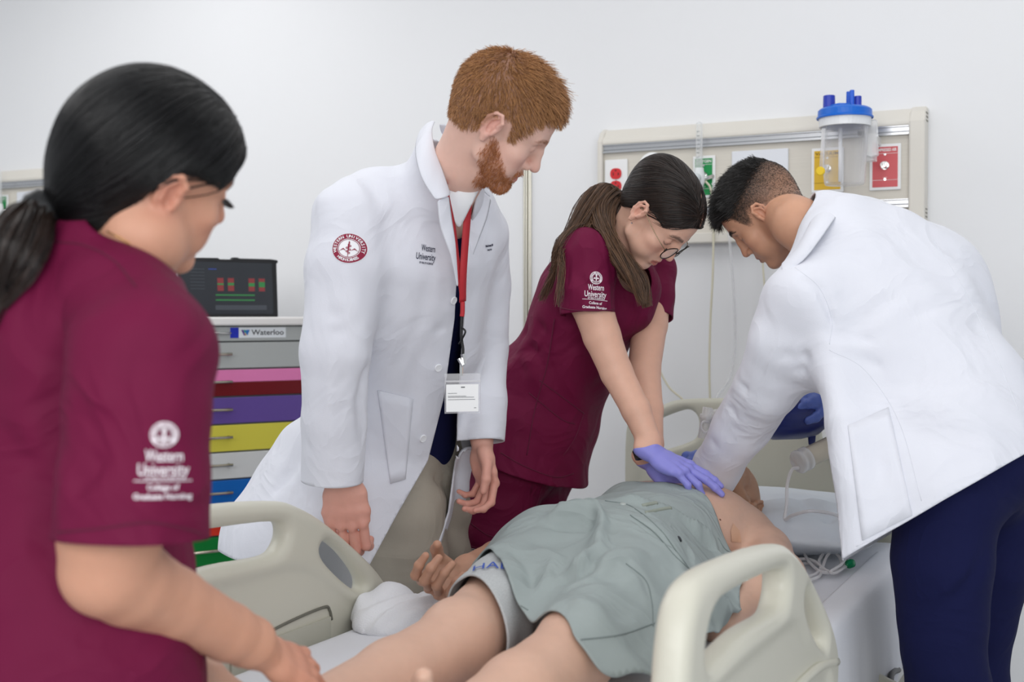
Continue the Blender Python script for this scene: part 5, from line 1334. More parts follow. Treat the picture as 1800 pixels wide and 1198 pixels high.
slA = [(P(1050, 428, 2.87), .055), (P(1030, 452, 2.80), .067), (P(1030, 505, 2.79), .064), (P(1034, 600, 2.785), .0625)]
slB = [(P(1120, 440, 3.03), .055), (P(1146, 475, 3.06), .060), (P(1146, 520, 3.03), .055), (P(1144, 600, 3.0), .052)]
f.warp(folds(.0022, [((.9, .3, .3), .09, 1), ((.2, 1, .5), .13, 1), ((.4, -.3, 1), .16, .8)], 21))
def PP(lst, Y): return [P(x, y, Y) for x, y in lst]
for c in [
    (PP([(980, 470), (975, 520), (960, 570), (930, 600)], 2.88), .004, .012), (PP([(912, 610), (950, 620), (985, 605)], 2.90), .009, .012), (PP([(905, 640), (935, 655), (965, 650)], 2.92), .008, .012), (PP([(930, 560), (960, 580), (990, 575)], 2.88), .006, .012), (PP([(880, 650), (905, 640), (930, 640)], 2.94), -.006, .014), (PP([(900, 600), (915, 585), (935, 580)], 2.95), .008, .014),
    (PP([(985, 570), (960, 680), (930, 780)], 2.88), .003, .006), (PP([(1085, 440), (1100, 500), (1090, 560)], 2.84), .009, .010), (PP([(1098, 420), (1120, 480), (1118, 560), (1100, 640)], 2.82), -.010, .014), (PP([(1065, 440), (1085, 490), (1083, 545)], 2.78), .010, .009), (PP([(1010, 480), (1030, 500), (1050, 505)], 2.74), .005, .008), (PP([(1050, 475), (1068, 490), (1080, 497)], 2.74), .005, .007),
    (PP([(1100, 560), (1110, 640), (1100, 720)], 2.86), .006, .014), (PP([(1060, 570), (1075, 680), (1060, 740)], 2.85), .007, .016), (PP([(1000, 700), (1020, 720), (1050, 715)], 2.86), .006, .012), (PP([(880, 700), (900, 760), (895, 810)], 2.94), .006, .016), (PP([(990, 790), (1030, 770), (1060, 735)], 2.90), .006, .014), (PP([(940, 800), (985, 820), (1020, 800)], 2.92), .005, .014), (PP([(985, 548), (1033, 552), (1084, 548)], 2.72), .0035, .004), (PP([(1105, 470), (1125, 520), (1150, 530)], 2.90), .006, .012)]: f.crease(*c)
hem2 = below([P(868, 800, 3.05), P(975, 850, 2.98), P(1012, 846, 3.10)])
def sleeve_cut(a, b, r, back=9.0):
    ax = unit(b - a); return lambda v: np.where((np.linalg.norm(np.cross(v - b, ax), axis=1) < r) & ((v - b) @ ax > -.04) & (v[:, 1] - b[1] < back), -(v - b) @ ax, 1.0)
def hem_plane(a, b): ax = unit(b - a); return lambda v: -(v - b) @ ax
crA = [(PP([(1065, 440), (1085, 490), (1083, 545)], 2.76), .008, .009), (PP([(1010, 480), (1030, 500), (1050, 505)], 2.73), .005, .008), (PP([(1050, 475), (1068, 490), (1080, 497)], 2.73), .005, .007), (PP([(975, 541), (1033, 545), (1094, 541)], 2.72), .0025, .004), (PP([(990, 440), (1000, 480), (1005, 520)], 2.75), .004, .010)]
sA = sleeve(slA, hem_plane(P(1030, 470, 2.795), P(1034, 551, 2.785)), creases=crA, warp=folds(.0018, [((.9, .3, .3), .07, 1), ((.2, 1, .5), .11, 1)], 23)); sB = sleeve(slB, hem_plane(P(1148, 480, 3.05), P(1146, 557, 3.01)))
def neck2(v):
    a = P(1098, 420, 2.87); ax = unit(a - P(1060, 500, 2.98)); q = v - a; h = q @ ax; rad = np.linalg.norm(q - h[:, None] * ax, axis=1)
    q2 = v - P(1125, 470, 2.86); vn = np.sqrt((q2 @ sd2) ** 2 / .0016 + (q2[:, 2]) ** 2 / .0045)
    return np.minimum(np.where(h > -.05, rad - .060, 1), np.where((v - P(1075, 450, 2.95)) @ fb2 > .02, vn - 1, 1))
to2, tv2, tq2 = garment('scrub_top', f, M_maroon, n2, [hem2, neck2], solid=.003, sleeves=[sA, sB])
t2tree = bvh(tv2, tq2)
M_seam = mat('maroon_seam', '#5d1133', rough=.8)
def seam(name, tree, px, m, parent, r=.0014, n=40, dash=False, off=.0004):
    pts = []
    for x, y in smooth_line([(a, b, 0) for a, b in px], n)[:, :2]:
        p, nn = hit(tree, x, y)
        if p is not None: nn = nn if nn @ (p - V3(0, 0, CAM_H)) < 0 else -nn; pts.append(p + nn * off)
    if len(pts) < 3: return
    pts = np.array(pts); jump = np.linalg.norm(np.diff(pts, axis=0), axis=1); k = np.argmax(jump > .06) if (jump > .06).any() else len(pts)
    if k < 3: return
    return MB().tube(pts[:k], r, 6).build(name, m, parent, smooth=True)
for nm, L in (('sleeve_hem', [(986, 541), (1010, 545), (1050, 546), (1082, 543)]), ('side_seam', [(975, 560), (962, 640), (940, 720), (926, 800)]), ('pocket_edge', [(948, 668), (985, 695), (1026, 726)]), ('pocket_seam', [(930, 690), (985, 735), (1010, 745)]), ('pocket_side', [(1026, 726), (1010, 770), (990, 800)]), ('hem_seam', [(880, 795), (920, 818), (975, 838), (1008, 832)])): seam(nm, t2tree, L, M_seam, n2)
pr = Print(); pr.ring(0, .050, .0094, .0145, 40); pr.ring(0, .050, .0080, .0087); pr.rect(-.0012, .043, .0012, .058); pr.poly([(-.007, .048), (-.003, .052), (-.0015, .047)]); pr.poly([(.007, .048), (.003, .052), (.0015, .047)]); pr.ring(0, .056, .0008, .0022, 12)
pr.text('Western', .001, .0285, .0185, width=.036, bold=.012); pr.text('University', 0, .0135, .0185, width=.050, bold=.012); pr.rect(-.029, .0012, .029, .0022); pr.text('OF HEALTH SCIENCES', .001, .0048, .0048, width=.036, bold=.02); pr.text('College of', .001, -.006, .0085, width=.030, bold=.02); pr.text('Graduate Nursing', .0, -.0155, .0085, width=.056, bold=.02)
decal(pr, 'sleeve_lettering', M_wthread, n2, t2tree, 1046, 528, 1, tilt=-3, facing=(.05, -1, .12)); rg = seal_ring(.0145); rg.v = [q + np.array([0, .050]) for q in rg.v]; decal(rg, 'seal_lettering', M_maroon, n2, t2tree, 1046, 528, 1, tilt=-3, facing=(.05, -1, .12), off=.0022)
# trousers
po2, pv2, pq2 = pants(n2, M_maroon, P(920, 790, 3.12), [(.165, .115), (.180, .130)], sd2,
      [leg((895, 830, 3.03, .098), (868, 930, 3.03, .092)) + [(V3(-.085, 3.03, .55), .078), (V3(-.09, 3.06, .06), .068)],
       leg((945, 830, 3.20, .098), (915, 930, 3.20, .088)) + [(V3(.0, 3.22, .55), .075), (V3(-.02, 3.26, .06), .066)]], P(935, 730, 3.10),
      creases=[(PP([(985, 850), (960, 890), (930, 940)], 3.05), .008, .014), (PP([(950, 860), (920, 870), (890, 865)], 2.97), .005, .012), (PP([(955, 870), (940, 930), (920, 980)], 3.02), .006, .014)], warp=folds(.002, [((.5, .3, 1), .11, 1), ((1, .3, -.3), .14, 1)], 31))
p2tree = bvh(pv2, pq2)
for nm, L in (('pocket_edge', [(808, 903), (835, 925), (862, 942), (885, 940)]), ('pocket_seam', [(797, 940), (830, 960), (860, 965)]), ('leg_seam', [(955, 850), (935, 910), (905, 980)])): seam(nm, p2tree, L, M_seam, n2)
pr = Print(); pr.rect(-.019, -.0065, .019, .0065); decal(pr, 'pocket_tag', M_wthread, n2, p2tree, 832, 968, 1, tilt=-6)
pr = Print(); pr.rect(-.0178, -.0053, .0178, .0053); decal(pr, 'pocket_tag_field', M_black, n2, p2tree, 832, 968, 1, tilt=-6, off=.0021)
pr = Print(); pr.text('CHEROKEE', 0, 0.001, .0068, width=.030, bold=.02); decal(pr, 'pocket_tag_lettering', M_wthread, n2, p2tree, 832, 968, 1, tilt=-6, off=.0026)
shoes(n2, [(-.075, 3.04, 0), (.0, 3.24, 0)], -.55)
# ---------------------------------------------------------------- hair drawn back to a tail
def hair_cap(g, hairline, extra=(), res=.003):
    f = Field([-.12, -.17, -.12], [.12, .13, .16], res); skull(f, g)
    for c, r, k in extra: f.ell(c, r, k=k)
    v, q = f.mesh(1); return clip(v, q, hairline(v))
def hairline_f(p, ys=(-.12, -.09, -.06, -.035, -.015, .010, .030, .050, .070, .085, .12), zs=(-.060, -.058, -.050, -.022, .014, .026, .022, .032, .055, .066, .066)):
    ax = np.abs(p[:, 0]); zh = np.interp(p[:, 1], ys, zs); zh = np.where(p[:, 1] > .05, zh - np.clip(ax - .02, 0, 1) * .30, zh)
    return p[:, 2] - zh
def comb_back(cv, cq, tie, n, K=14, lift=.0012, part=None, rng=RNG, wave=.0, weight=None, hl=None):
    """strands lying on the cap from root to the tie"""
    tree = bvh(cv, tri(cq)); p, nr = surface_points(cv, cq, n, weight); out = [p + nr * lift]; q = p.copy(); tie = np.asarray(tie, float)
    L0 = np.linalg.norm(tie - p, axis=1); lf = rng.uniform(.3, 2.2, n)[:, None] * lift
    for i in range(K - 1):
        rem = (K - 1 - i); d = (tie - q) / rem
        q = q + d
        if i < K - 2:
            for j in range(n):
                h = tree.find_nearest(Vector(q[j]))
                if h[0] is not None:
                    c = np.array(h[0]); nn = np.array(h[1]); fade = min(1, (rem - 1) / 3); t = c + nn * lf[j]
                    q[j] = q[j] * (1 - fade) + t * fade
        if hl is not None and i < K - 5: q[:, 2] += np.clip(.004 - hl(q), 0, .05)
        out.append(q.copy())
    return np.stack(out, 1)
def tail(path, radii, n, K=26, wave=.004, seed=2, spread_end=1.0, frizz=.003):
    """bundle of strands along a path"""
    r = np.random.default_rng(seed); c = smooth_line(path, K); rad = np.interp(np.linspace(0, 1, K), np.linspace(0, 1, len(radii)), radii)
    T = np.gradient(c, axis=0); T /= np.linalg.norm(T, axis=1)[:, None]; a = unit(np.cross(T[0], [.3, .2, 1])); A = []
    for i in range(K): a = unit(a - T[i] * (a @ T[i])); A.append(a)
    A = np.array(A); Bn = np.cross(T, A); th = r.uniform(0, 6.283, n); ro = np.sqrt(r.random(n)); ph = r.uniform(0, 6.28, n); t = np.linspace(0, 1, K)
    clump = np.round(th / .5) * .5; th = th * .45 + clump * .55
    x = ro[:, None] * np.cos(th)[:, None] * rad + wave * np.sin(t * 9 + ph[:, None] * .5 + clump[:, None]) * t + frizz * r.normal(size=(n, 1)) * t
    y = ro[:, None] * np.sin(th)[:, None] * rad + wave * np.cos(t * 8 + ph[:, None] * .4 + clump[:, None] * 2) * t + frizz * r.normal(size=(n, 1)) * t
    end = 1.0 - .42 * r.random(n) ** 1.6
    s = np.clip(t[None, :] * end[:, None], 0, 1) * (K - 1); i0 = np.minimum(s.astype(int), K - 2); fr = (s - i0)[..., None]
    cc = c[i0] * (1 - fr) + c[i0 + 1] * fr
    return cc + A[None] * x[..., None] + Bn[None] * y[..., None]
def push_out(s, tree, gap=.003):
    N, K, _ = s.shape; r = np.random.default_rng(4).uniform(.6, 3.0, N) * gap
    for i in range(N):
        for k in range(2, K):
            h = tree.find_nearest(Vector(s[i, k]))
            if h[0] is None: continue
            c, n = np.array(h[0]), np.array(h[1]); d = (s[i, k] - c) @ n
            if d < r[i] and np.linalg.norm(s[i, k] - c) < .06: s[i, k] = c + n * r[i]
    return s
M_cap_dark = mat('hair_cap_dark', '#16110f', rough=.45)
Mh2 = hair_mat('hair_dark_brown', '#0f0b0a', '#2c1f19', .32, .38); Mh2b = hair_mat('hair_tail_brown', '#2c1e17', '#7a5a42', .38, .45)
def hl2(p): return np.minimum(hairline_f(p), .2)
cv, cq = hair_cap(.0055, hl2, [([0, -.06, .05], [.066, .062, .062], .02)])
pc_ = np.clip(1.6 - np.abs(cv[:, 0]) / .0022, 0, 1) * np.clip((cv[:, 1] + .03) / .02, 0, 1); cc_ = lin('#16110f') * (1 - pc_[:, None]) + lin('#a98274') * pc_[:, None]
mesh_obj('hair_cap', H2.w(cv), cq, mat('hair_cap_part', attr=True, rough=.45), n2, col=cc_)
tie2 = H2.l(P(1090, 350, 2.90)); tie2[0] = .0 if abs(tie2[0]) > .06 else tie2[0]
def wpart(c): return 1 - 1.0 * (np.abs(c[:, 0]) < .0045) * (c[:, 1] > -.03)
s = comb_back(cv, cq, tie2, 6500, weight=wpart, hl=hl2)
strands('hair', H2.w(s.reshape(-1, 3)).reshape(s.shape), .00055, .00035, Mh2, n2)
tw = H2.w(tie2)
MB().lathe(tw + unit(tw - H2.w([0, 0, .03])) * .002, unit(tw - H2.w([0, 0, .03])), [(-.012, .017), (-.006, .021), (.004, .021), (.010, .017), (.010, .012)], 22).build('hair_tie', M_black, n2, smooth=True)
for path, rad, n, sd, wv in (
    ([tw, P(1062, 340, 2.90), P(1038, 366, 2.85), P(1018, 405, 2.81), P(995, 440, 2.79), P(972, 480, 2.81)], [.012, .026, .032, .030, .022, .008], 1200, 3, .007),
    ([tw, P(1072, 362, 2.88), P(1062, 400, 2.81), P(1075, 440, 2.775), P(1100, 470, 2.78), P(1125, 500, 2.785), P(1138, 540, 2.78)], [.012, .022, .026, .024, .022, .018, .005], 1300, 4, .006),
    ([tw, P(1048, 352, 2.90), P(1022, 392, 2.82), P(998, 432, 2.785), P(972, 485, 2.80), P(950, 530, 2.83)], [.010, .018, .016, .010, .007, .003], 240, 6, .005),
    ([tw, P(1040, 360, 2.90), P(1012, 410, 2.80), P(990, 455, 2.765), P(984, 500, 2.745), P(980, 540, 2.74)], [.008, .014, .010, .006, .004, .002], 90, 8, .004),
    ([tw, P(1075, 345, 2.90), P(1052, 372, 2.84), P(1060, 410, 2.785), P(1085, 450, 2.76), P(1112, 490, 2.75), P(1132, 535, 2.75)], [.012, .026, .026, .020, .016, .012, .004], 800, 9, .006)):
    t = push_out(tail(path, rad, n, seed=sd, wave=wv), t2tree); strands('ponytail', t, .0006, .0003, Mh2b, n2)
brow_strands(H2, hv_, hq_, 420, hair_mat('brow_dark', '#2a1d17', '#4a3428'), n2, .005)
# lashes and ear stud
MB().lathe(H2.w([.083, .0, -.034]), H2.n([1, 0.2, 0]), [(-.002, .0012), (0, .0022), (.001, .0016), (.0013, 0)], 10).build('ear_stud', M_chrome, n2)
# ---------------------------------------------------------------- eyeglasses
gl = thing('eyeglasses', 'thin dark round eyeglasses on the long-haired woman\'s nose', 'glasses', H2.w([0, .105, -.01]))
M_wire = mat('wire_dark', '#2b2622', rough=.3, metal=.7)
for sx in (-1, 1):
    cx = sx * .034; loop = [H2.w([cx + .0245 * math.copysign(abs(math.cos(a)) ** .85, math.cos(a)), .1055 - 1.6 * (abs(cx + .0245 * math.cos(a)) - .01) ** 2 * 2.2 - .0, -.0155 + .0205 * math.copysign(abs(math.sin(a)) ** .85, math.sin(a))]) for a in np.linspace(0, 2 * math.pi, 37)]
    r = MB().tube(loop, .0013, 8, caps=False).build('rim', M_wire, gl, smooth=True)
    c = np.mean(loop[:-1], 0); mesh_obj('lens', np.array([c] + loop[:-1]), [[0, 1 + i, 1 + (i + 1) % 36] for i in range(36)], clear_mat('lens_glass', (.97, .96, .95), .05, .03), gl)
    MB().tube(smooth_line([H2.w([sx * .0585, .097, -.009]), H2.w([sx * .069, .085, -.005]), H2.w([sx * .079, .04, .002]), H2.w([sx * .083, .0, .010]), H2.w([sx * .081, -.02, .004])], 24), .0010, 6).build('temple', mat('wire_gold', '#a08c72', rough=.25, metal=.9), gl, smooth=True)
    MB().tube([H2.w([sx * .0585, .097, -.013]), H2.w([sx * .0585, .096, -.004])], .0022, 8).build('hinge', M_wire, gl, smooth=True)
MB().tube(smooth_line([H2.w([-.0105, .1055, -.012]), H2.w([0, .110, -.009]), H2.w([.0105, .1055, -.012])], 10), .0013, 8).build('bridge', M_wire, gl, smooth=True)
# ---------------------------------------------------------------- the dark-haired man in a white coat at the head of the bed
m3 = thing('person', 'black-haired man in a white coat and navy trousers, bending over the mannequin\'s head', 'person', (.90, 2.45, 0))
fb3 = unit(V3(-.80, .60, 0)); sd3 = unit(np.cross(fb3, [0, 0, 1]))
H3 = Head(P(1340, 381, 2.76), -1, 146, 45, -17, .935)
hf = head_field([([0, -.03, -.02], .056), (list(H3.l(P(1402, 392, 2.70))), .060), (list(H3.l(P(1440, 420, 2.68))), .066), (list(H3.l(P(1500, 470, 2.66))), .085)], lids=.9, jaw=1.02, nose=1.0, chin=.98, lo=(-.26, -.28, -.26), hi=(.26, .15, .14))
hv_, hq_ = hf.mesh(1)
hc_ = face_paint(hv_, '#c9987c', '#a5655a', blush='#bd8068', brow='#17110e', lid='#aa785f', lash=True, brow_k=1.0, brow_w=.0062)
def hairline3(p):
    ax = np.abs(p[:, 0]); y, z = p[:, 1], p[:, 2]
    zh = np.interp(y, [-.12, -.085, -.05, -.03, -.012, .010, .024, .036, .052, .066, .085, .12], [-.058, -.056, -.046, -.028, .022, .022, -.004, .0, .040, .056, .062, .062])
    return z - zh
d3 = hairline3(hv_); hi3 = np.clip((hv_[:, 2] + .012 + .35 * np.clip(hv_[:, 1], -.1, .03)) / .075, 0, 1)
fade = np.clip(d3 / .012, 0, 1) * (.50 + .46 * hi3) * (np.abs(hv_[:, 0]) < .083)
sp = np.random.default_rng(3).random(len(hv_)) * .3
fade = np.clip(fade * (.85 + sp), 0, .96); hc_ = hc_ * (1 - fade[:, None]) + lin('#191614') * fade[:, None]
# arms
HN = Hand(P(1256, 812, 2.83), unit(P(1205, 820, 2.89) - P(1256, 812, 2.83)), unit(V3(-.1, -.75, .65)), 1, 1.04)
cuN = [(25, 40, 30)] * 4; spN = [3, 1, -1, -4]; thN = [(.020, .014, -.010), (.036, .045, -.030), (.036, .072, -.048), (.030, .09, -.058)]
chN = [(P(1276, 792, 2.79), .032), (P(1345, 690, 2.62), .044), (P(1420, 560, 2.52), .055)]
aN = arm_mesh(HN, chN, cuN, spN, thN)
HF = Hand(P(1452, 690, 3.02), unit(P(1400, 700, 2.98) - P(1452, 690, 3.02)), unit(V3(.1, -.55, .8)), -1, 1.02)
cuF = [(14, 24, 18), (30, 36, 24), (30, 36, 24), (30, 36, 24)]; spF = [2, 0, -2, -4]; thF = [(.022, .016, -.008), (.044, .042, -.014), (.056, .068, -.018), (.058, .092, -.022)]
chF = [(P(1475, 690, 3.02), .031), (P(1530, 700, 2.98), .042), (P(1545, 560, 2.90), .055)]
aF = arm_mesh(HF, chF, cuF, spF, thF)
pc = lambda v, H: hand_paint(v, H, '#c9987c', '#b87f68')
ts = torso_skin([(P(1450, 430, 2.68), (.07, .06), sd3), (P(1520, 500, 2.66), (.15, .08), sd3), (P(1600, 620, 2.58), (.13, .09), sd3), (P(1710, 780, 2.46), (.14, .10), sd3)], '#c9987c')
body_join('body', M_skin, m3, (H3.w(hv_), hq_, hc_), (*aN, pc(aN[0], HN)), (*aF, pc(aF[0], HF)), ts)
M_glove2 = mat('glove_blue', '#5f74c0', rough=.42, bump=.15, bscale=160, spec=.4, sss=.05)
glove('glove', HN, chN[:1], cuN, spN, thN, P(1290, 770, 2.78), unit(P(1262, 820, 2.82) - P(1276, 792, 2.79)), M_glove2, m3, slim=1.0, seed=7)
glove('glove', HF, chF[:1], cuF, spF, thF, P(1482, 690, 3.02), unit(V3(-1, 0, 0)), M_glove2, m3, slim=1.0, seed=8)
# hair: long top swept forward, faded sides
Mh3 = hair_mat('hair_black', '#0a0909', '#221d1b', .32, .5)
hv3, hq3 = clip(hv_, hq_, np.minimum(hairline3(hv_), .13 - np.abs(hv_[:, 0])))
def top3(p): return np.clip((p[:, 2] - .052 + .22 * np.clip(p[:, 1], -.1, .05)) / .026, 0, 1)
w3 = lambda p: (np.abs(p[:, 0]) < .080) * (.02 + top3(p))
len3 = lambda p: .004 + .034 * top3(p) * (.55 + .45 * np.clip((p[:, 1] + .06) / .12, 0, 1))
flow3 = lambda p: np.stack([p[:, 0] * 1.5, .95 + 0 * p[:, 1], .28 + 0 * p[:, 2]], 1)
s = short_hair(hv3, hq3, 12000, len3, flow3, lambda p: .75 + 0 * p[:, 0], weight=w3, jit=.4, clumps=.45, seed=12)
strands('hair', H3.w(s.reshape(-1, 3)).reshape(s.shape), .00050, .00018, Mh3, m3)
s = short_hair(hv3, hq3, 9000, lambda p: .0035 + 0 * p[:, 0], lambda p: V3(0, -.5, -1) * np.ones((len(p), 1)), lambda p: .5 + 0 * p[:, 0], K=3, weight=lambda p: (np.abs(p[:, 0]) < .080) * (1.02 - top3(p)) * np.clip((p[:, 2] + .05) / .10, .05, 1), jit=.3, clumps=.2)
strands('fade', H3.w(s.reshape(-1, 3)).reshape(s.shape), .00016, .0001, Mh3, m3)
brow_strands(H3, hv_, hq_, 600, Mh3, m3, .007)
MB().lathe(H3.w([-.0835, -.001, -.036]), H3.n([-1, 0.2, 0]), [(-.002, .0014), (0, .0026), (.0012, .0018), (.0016, 0)], 10).build('ear_stud', M_chrome, m3)
# trousers
pants(m3, M_navy, P(1710, 800, 2.44), [(.165, .125), (.185, .140)], sd3,
      [leg((1668, 880, 2.36, .104), (1656, 980, 2.35, .094), (1656, 1090, 2.36, .086), (1664, 1198, 2.38, .080)) + [(V3(.84, 2.40, .06), .066)],
       leg((1740, 880, 2.52, .112), (1722, 980, 2.52, .098), (1706, 1090, 2.55, .086), (1702, 1198, 2.58, .078)) + [(V3(.98, 2.66, .06), .066)]], P(1690, 740, 2.46),
      creases=[(PP([(1570, 1090), (1600, 1096), (1650, 1075), (1700, 1020), (1740, 960)], 2.26), .010, .013), (PP([(1572, 1075), (1610, 1078), (1650, 1055), (1700, 1000)], 2.26), -.008, .016), (PP([(1780, 870), (1740, 980), (1715, 1090), (1712, 1198)], 2.36), .014, .018), (PP([(1590, 1060), (1620, 1050), (1640, 1040)], 2.24), .005, .010), (PP([(1585, 1150), (1610, 1145), (1605, 1160)], 2.26), .006, .009)], warp=folds(.0022, [((.3, .2, 1), .14, 1), ((.7, .3, .4), .16, 1)], 41))
shoes(m3, [(.82, 2.42, 0), (.96, 2.68, 0)], 2.4)
f = Field(P(1380, 900, 2.6) - [.15, .35, .1], P(1800, 380, 2.6) + [.15, .4, .1], .009)
f.tube([(P(1480, 440, 2.67), (.10, .07), sd3), (P(1530, 490, 2.66), (.165, .10), sd3), (P(1610, 610, 2.58), (.155, .12), sd3), (P(1690, 740, 2.49), (.16, .125), sd3), (P(1712, 810, 2.45), (.175, .13), sd3)], k=.02, kk=.014)
garment('scrub_top', f, M_navy, m3, solid=.002)
# coat
f = Field([.28, 2.02, .58], [1.36, 3.26, 1.52], .0065)
f.tube([(P(1452, 385, 2.69), (.085, .066), sd3), (P(1490, 418, 2.68), (.165, .098), sd3), (P(1535, 480, 2.66), (.200, .140), sd3), (P(1600, 600, 2.58), (.190, .158), sd3), (P(1665, 715, 2.50), (.188, .168), sd3), (P(1690, 800, 2.45), (.205, .182), sd3), (P(1680, 900, 2.42), (.230, .205), sd3), (P(1665, 1040, 2.40), (.26, .235), sd3)], k=.02, kk=.014)
f.ell(P(1600, 520, 2.68), [.17, .17, .15], k=.08)
f.tube([(P(1452, 470, 2.58), .072, None), (P(1416, 530, 2.52), .084, None), (P(1385, 600, 2.55), .078, None), (P(1345, 680, 2.63), .070, None), (P(1302, 750, 2.73), .062, None), (P(1262, 818, 2.82), .056, None), (P(1250, 845, 2.85), .054, None)], k=.035, kk=.012)
f.tube([(P(1500, 470, 2.82), .075, None), (P(1540, 560, 2.92), .07, None), (P(1530, 690, 2.98), .06, None), (P(1480, 692, 3.02), .05, None)], k=.03, kk=.012)
# the hanging front flap of the coat
f.tube([(P(1510, 560, 2.56), (.10, .06), sd3), (P(1500, 650, 2.50), (.105, .055), sd3), (P(1515, 760, 2.43), (.115, .05), sd3), (P(1535, 870, 2.38), (.125, .05), sd3), (P(1545, 1010, 2.36), (.13, .05), sd3)], k=.10)
f.warp(folds(.0022, [((1, .3, .35), .11, 1), ((.3, 1, -.3), .15, 1), ((-.6, .4, 1), .20, .8)], 58))
for c in [(PP([(1395, 470), (1440, 510), (1462, 570), (1455, 610)], 2.44), .010, .012), (PP([(1455, 610), (1520, 560), (1600, 500), (1640, 470)], 2.42), .007, .014), (PP([(1460, 605), (1540, 640), (1600, 700), (1660, 800)], 2.40), .006, .010), (PP([(1460, 590), (1540, 600), (1640, 540), (1690, 520)], 2.42), .006, .014), (PP([(1455, 600), (1520, 625), (1600, 610)], 2.42), -.006, .016),
          (PP([(1430, 620), (1400, 640), (1370, 640)], 2.46), .010, .014), (PP([(1425, 640), (1390, 665), (1350, 660)], 2.48), .009, .012), (PP([(1330, 610), (1360, 630), (1400, 620)], 2.48), .006, .012), (PP([(1290, 690), (1320, 680), (1345, 690)], 2.58), .008, .010), (PP([(1262, 740), (1290, 720), (1320, 735)], 2.64), .007, .010), (PP([(1345, 760), (1310, 745), (1290, 755)], 2.66), .006, .010), (PP([(1300, 800), (1270, 780), (1250, 775)], 2.72), .005, .010),
          (PP([(1640, 420), (1700, 560), (1760, 700), (1800, 800)], 2.46), .003, .006), (PP([(1560, 640), (1600, 760), (1640, 860)], 2.34), .004, .006), (PP([(1480, 700), (1500, 800), (1510, 940)], 2.32), -.008, .02), (PP([(1510, 690), (1540, 800), (1560, 900)], 2.30), .006, .018), (PP([(1700, 560), (1740, 640), (1720, 700)], 2.42), .006, .02), (PP([(1680, 700), (1740, 720), (1790, 700)], 2.40), .005, .016)]: f.crease(*c)
HX = [1380, 1478, 1500, 1570, 1650, 1720, 1800, 1900]; HY = [960, 974, 980, 944, 890, 846, 800, 745]
hem3p = below([P(1486, 978, 2.30), P(1800, 800, 2.42), P(1560, 940, 2.75)])
def front3(v):
    x, y = proj(v); e = np.interp(y, [600, 640, 700, 760, 880, 970, 1000], [1360, 1415, 1436, 1450, 1470, 1479, 1481])
    ch = [P(1416, 530, 2.52), P(1385, 600, 2.55), P(1345, 680, 2.63), P(1302, 750, 2.73), P(1262, 818, 2.82), P(1245, 850, 2.85)]; dist = np.full(len(v), 9.0)
    for a, b in zip(ch[:-1], ch[1:]):
        d = b - a; t = np.clip((v - a) @ d / (d @ d), 0, 1); dist = np.minimum(dist, np.linalg.norm(v - a - t[:, None] * d, axis=1))
    return np.maximum(np.maximum((x - e) / 900.0, (.105 - dist) * .5), (690 - y) / 900.0)
c3 = sleeve_cut(P(1302, 750, 2.73), P(1254, 834, 2.84), .085)
c3b = sleeve_cut(P(1530, 690, 2.98), P(1482, 692, 3.02), .08)
def neck3(v):
    a = P(1420, 400, 2.69); ax = unit(P(1402, 392, 2.70) - P(1500, 470, 2.66)); q = v - a; h = q @ ax; rad = np.linalg.norm(q - h[:, None] * ax, axis=1); return np.where(h > -.02, rad - .068, .05)
co3, v3_, q3_ = garment('white_coat', f, M_coat, m3, [hem3p, c3, c3b, neck3, front3], solid=.004)
t3 = bvh(v3_, q3_)
ribbon('collar', [P(1432, 352, 2.71), P(1428, 375, 2.61), P(1412, 410, 2.55), P(1394, 440, 2.53), P(1372, 462, 2.53)], [P(1492, 350, 2.72), P(1474, 376, 2.56), P(1446, 416, 2.50), P(1416, 454, 2.485), P(1376, 484, 2.49)], M_coat, m3, mid=[P(1462, 345, 2.71), P(1450, 366, 2.575), P(1426, 405, 2.51), P(1403, 441, 2.495), P(1373, 472, 2.50)])
ribbon('collar', [P(1432, 352, 2.75), P(1420, 362, 2.80), P(1400, 400, 2.83)], [P(1492, 350, 2.76), P(1490, 360, 2.85), P(1470, 400, 2.88)], M_coat, m3)
patch('pocket', t3, [(1490, 748), (1562, 716), (1604, 905), (1516, 950)], M_coat, m3)
M_cseam = mat('coat_seam', '#d9dbe4', rough=.85)
for L in ([(1398, 470), (1440, 505), (1462, 560), (1458, 605)], [(1640, 420), (1690, 500), (1745, 610), (1790, 720)], [(1458, 615), (1520, 650), (1580, 740), (1620, 880)], [(1505, 960), (1570, 930), (1650, 875), (1790, 790)]): seam('seam', t3, L, M_cseam, m3, r=.0009, off=-.0002)
# ---------------------------------------------------------------- bag-valve resuscitator
M_bag = mat('bag_blue', '#17256f', rough=.32, var=.03, vscale=20)
bv = thing('resuscitator', 'dark blue resuscitator bag squeezed in the bending man\'s gloved hand', 'resuscitator', P(1390, 730, 3.0))
a, b = P(1300, 735, 2.93), P(1444, 728, 3.04); ax = unit(b - a); Lb = np.linalg.norm(b - a)
MB().lathe(a, ax, [(-.03, 0), (-.03, .016), (0, .022), (Lb * .15, .040), (Lb * .4, .056), (Lb * .7, .058), (Lb * .88, .052), (Lb * .97, .040), (Lb, .026), (Lb + .012, .024), (Lb + .012, 0)], 36).build('bag', M_bag, bv, smooth=True)
tv_ = MB(); tv_.prism([(-.012, 0), (.012, 0), (.009, -.028), (0, -.034), (-.009, -.028)], -.003, .003, lambda x, y, d: b - ax * .03 + ax * x + V3(0, 0, -.045) + V3(0, 0, 1) * y + unit(np.cross(ax, [0, 0, 1])) * d); tv_.build('bag_tab', M_bag, bv, bevel=.002)
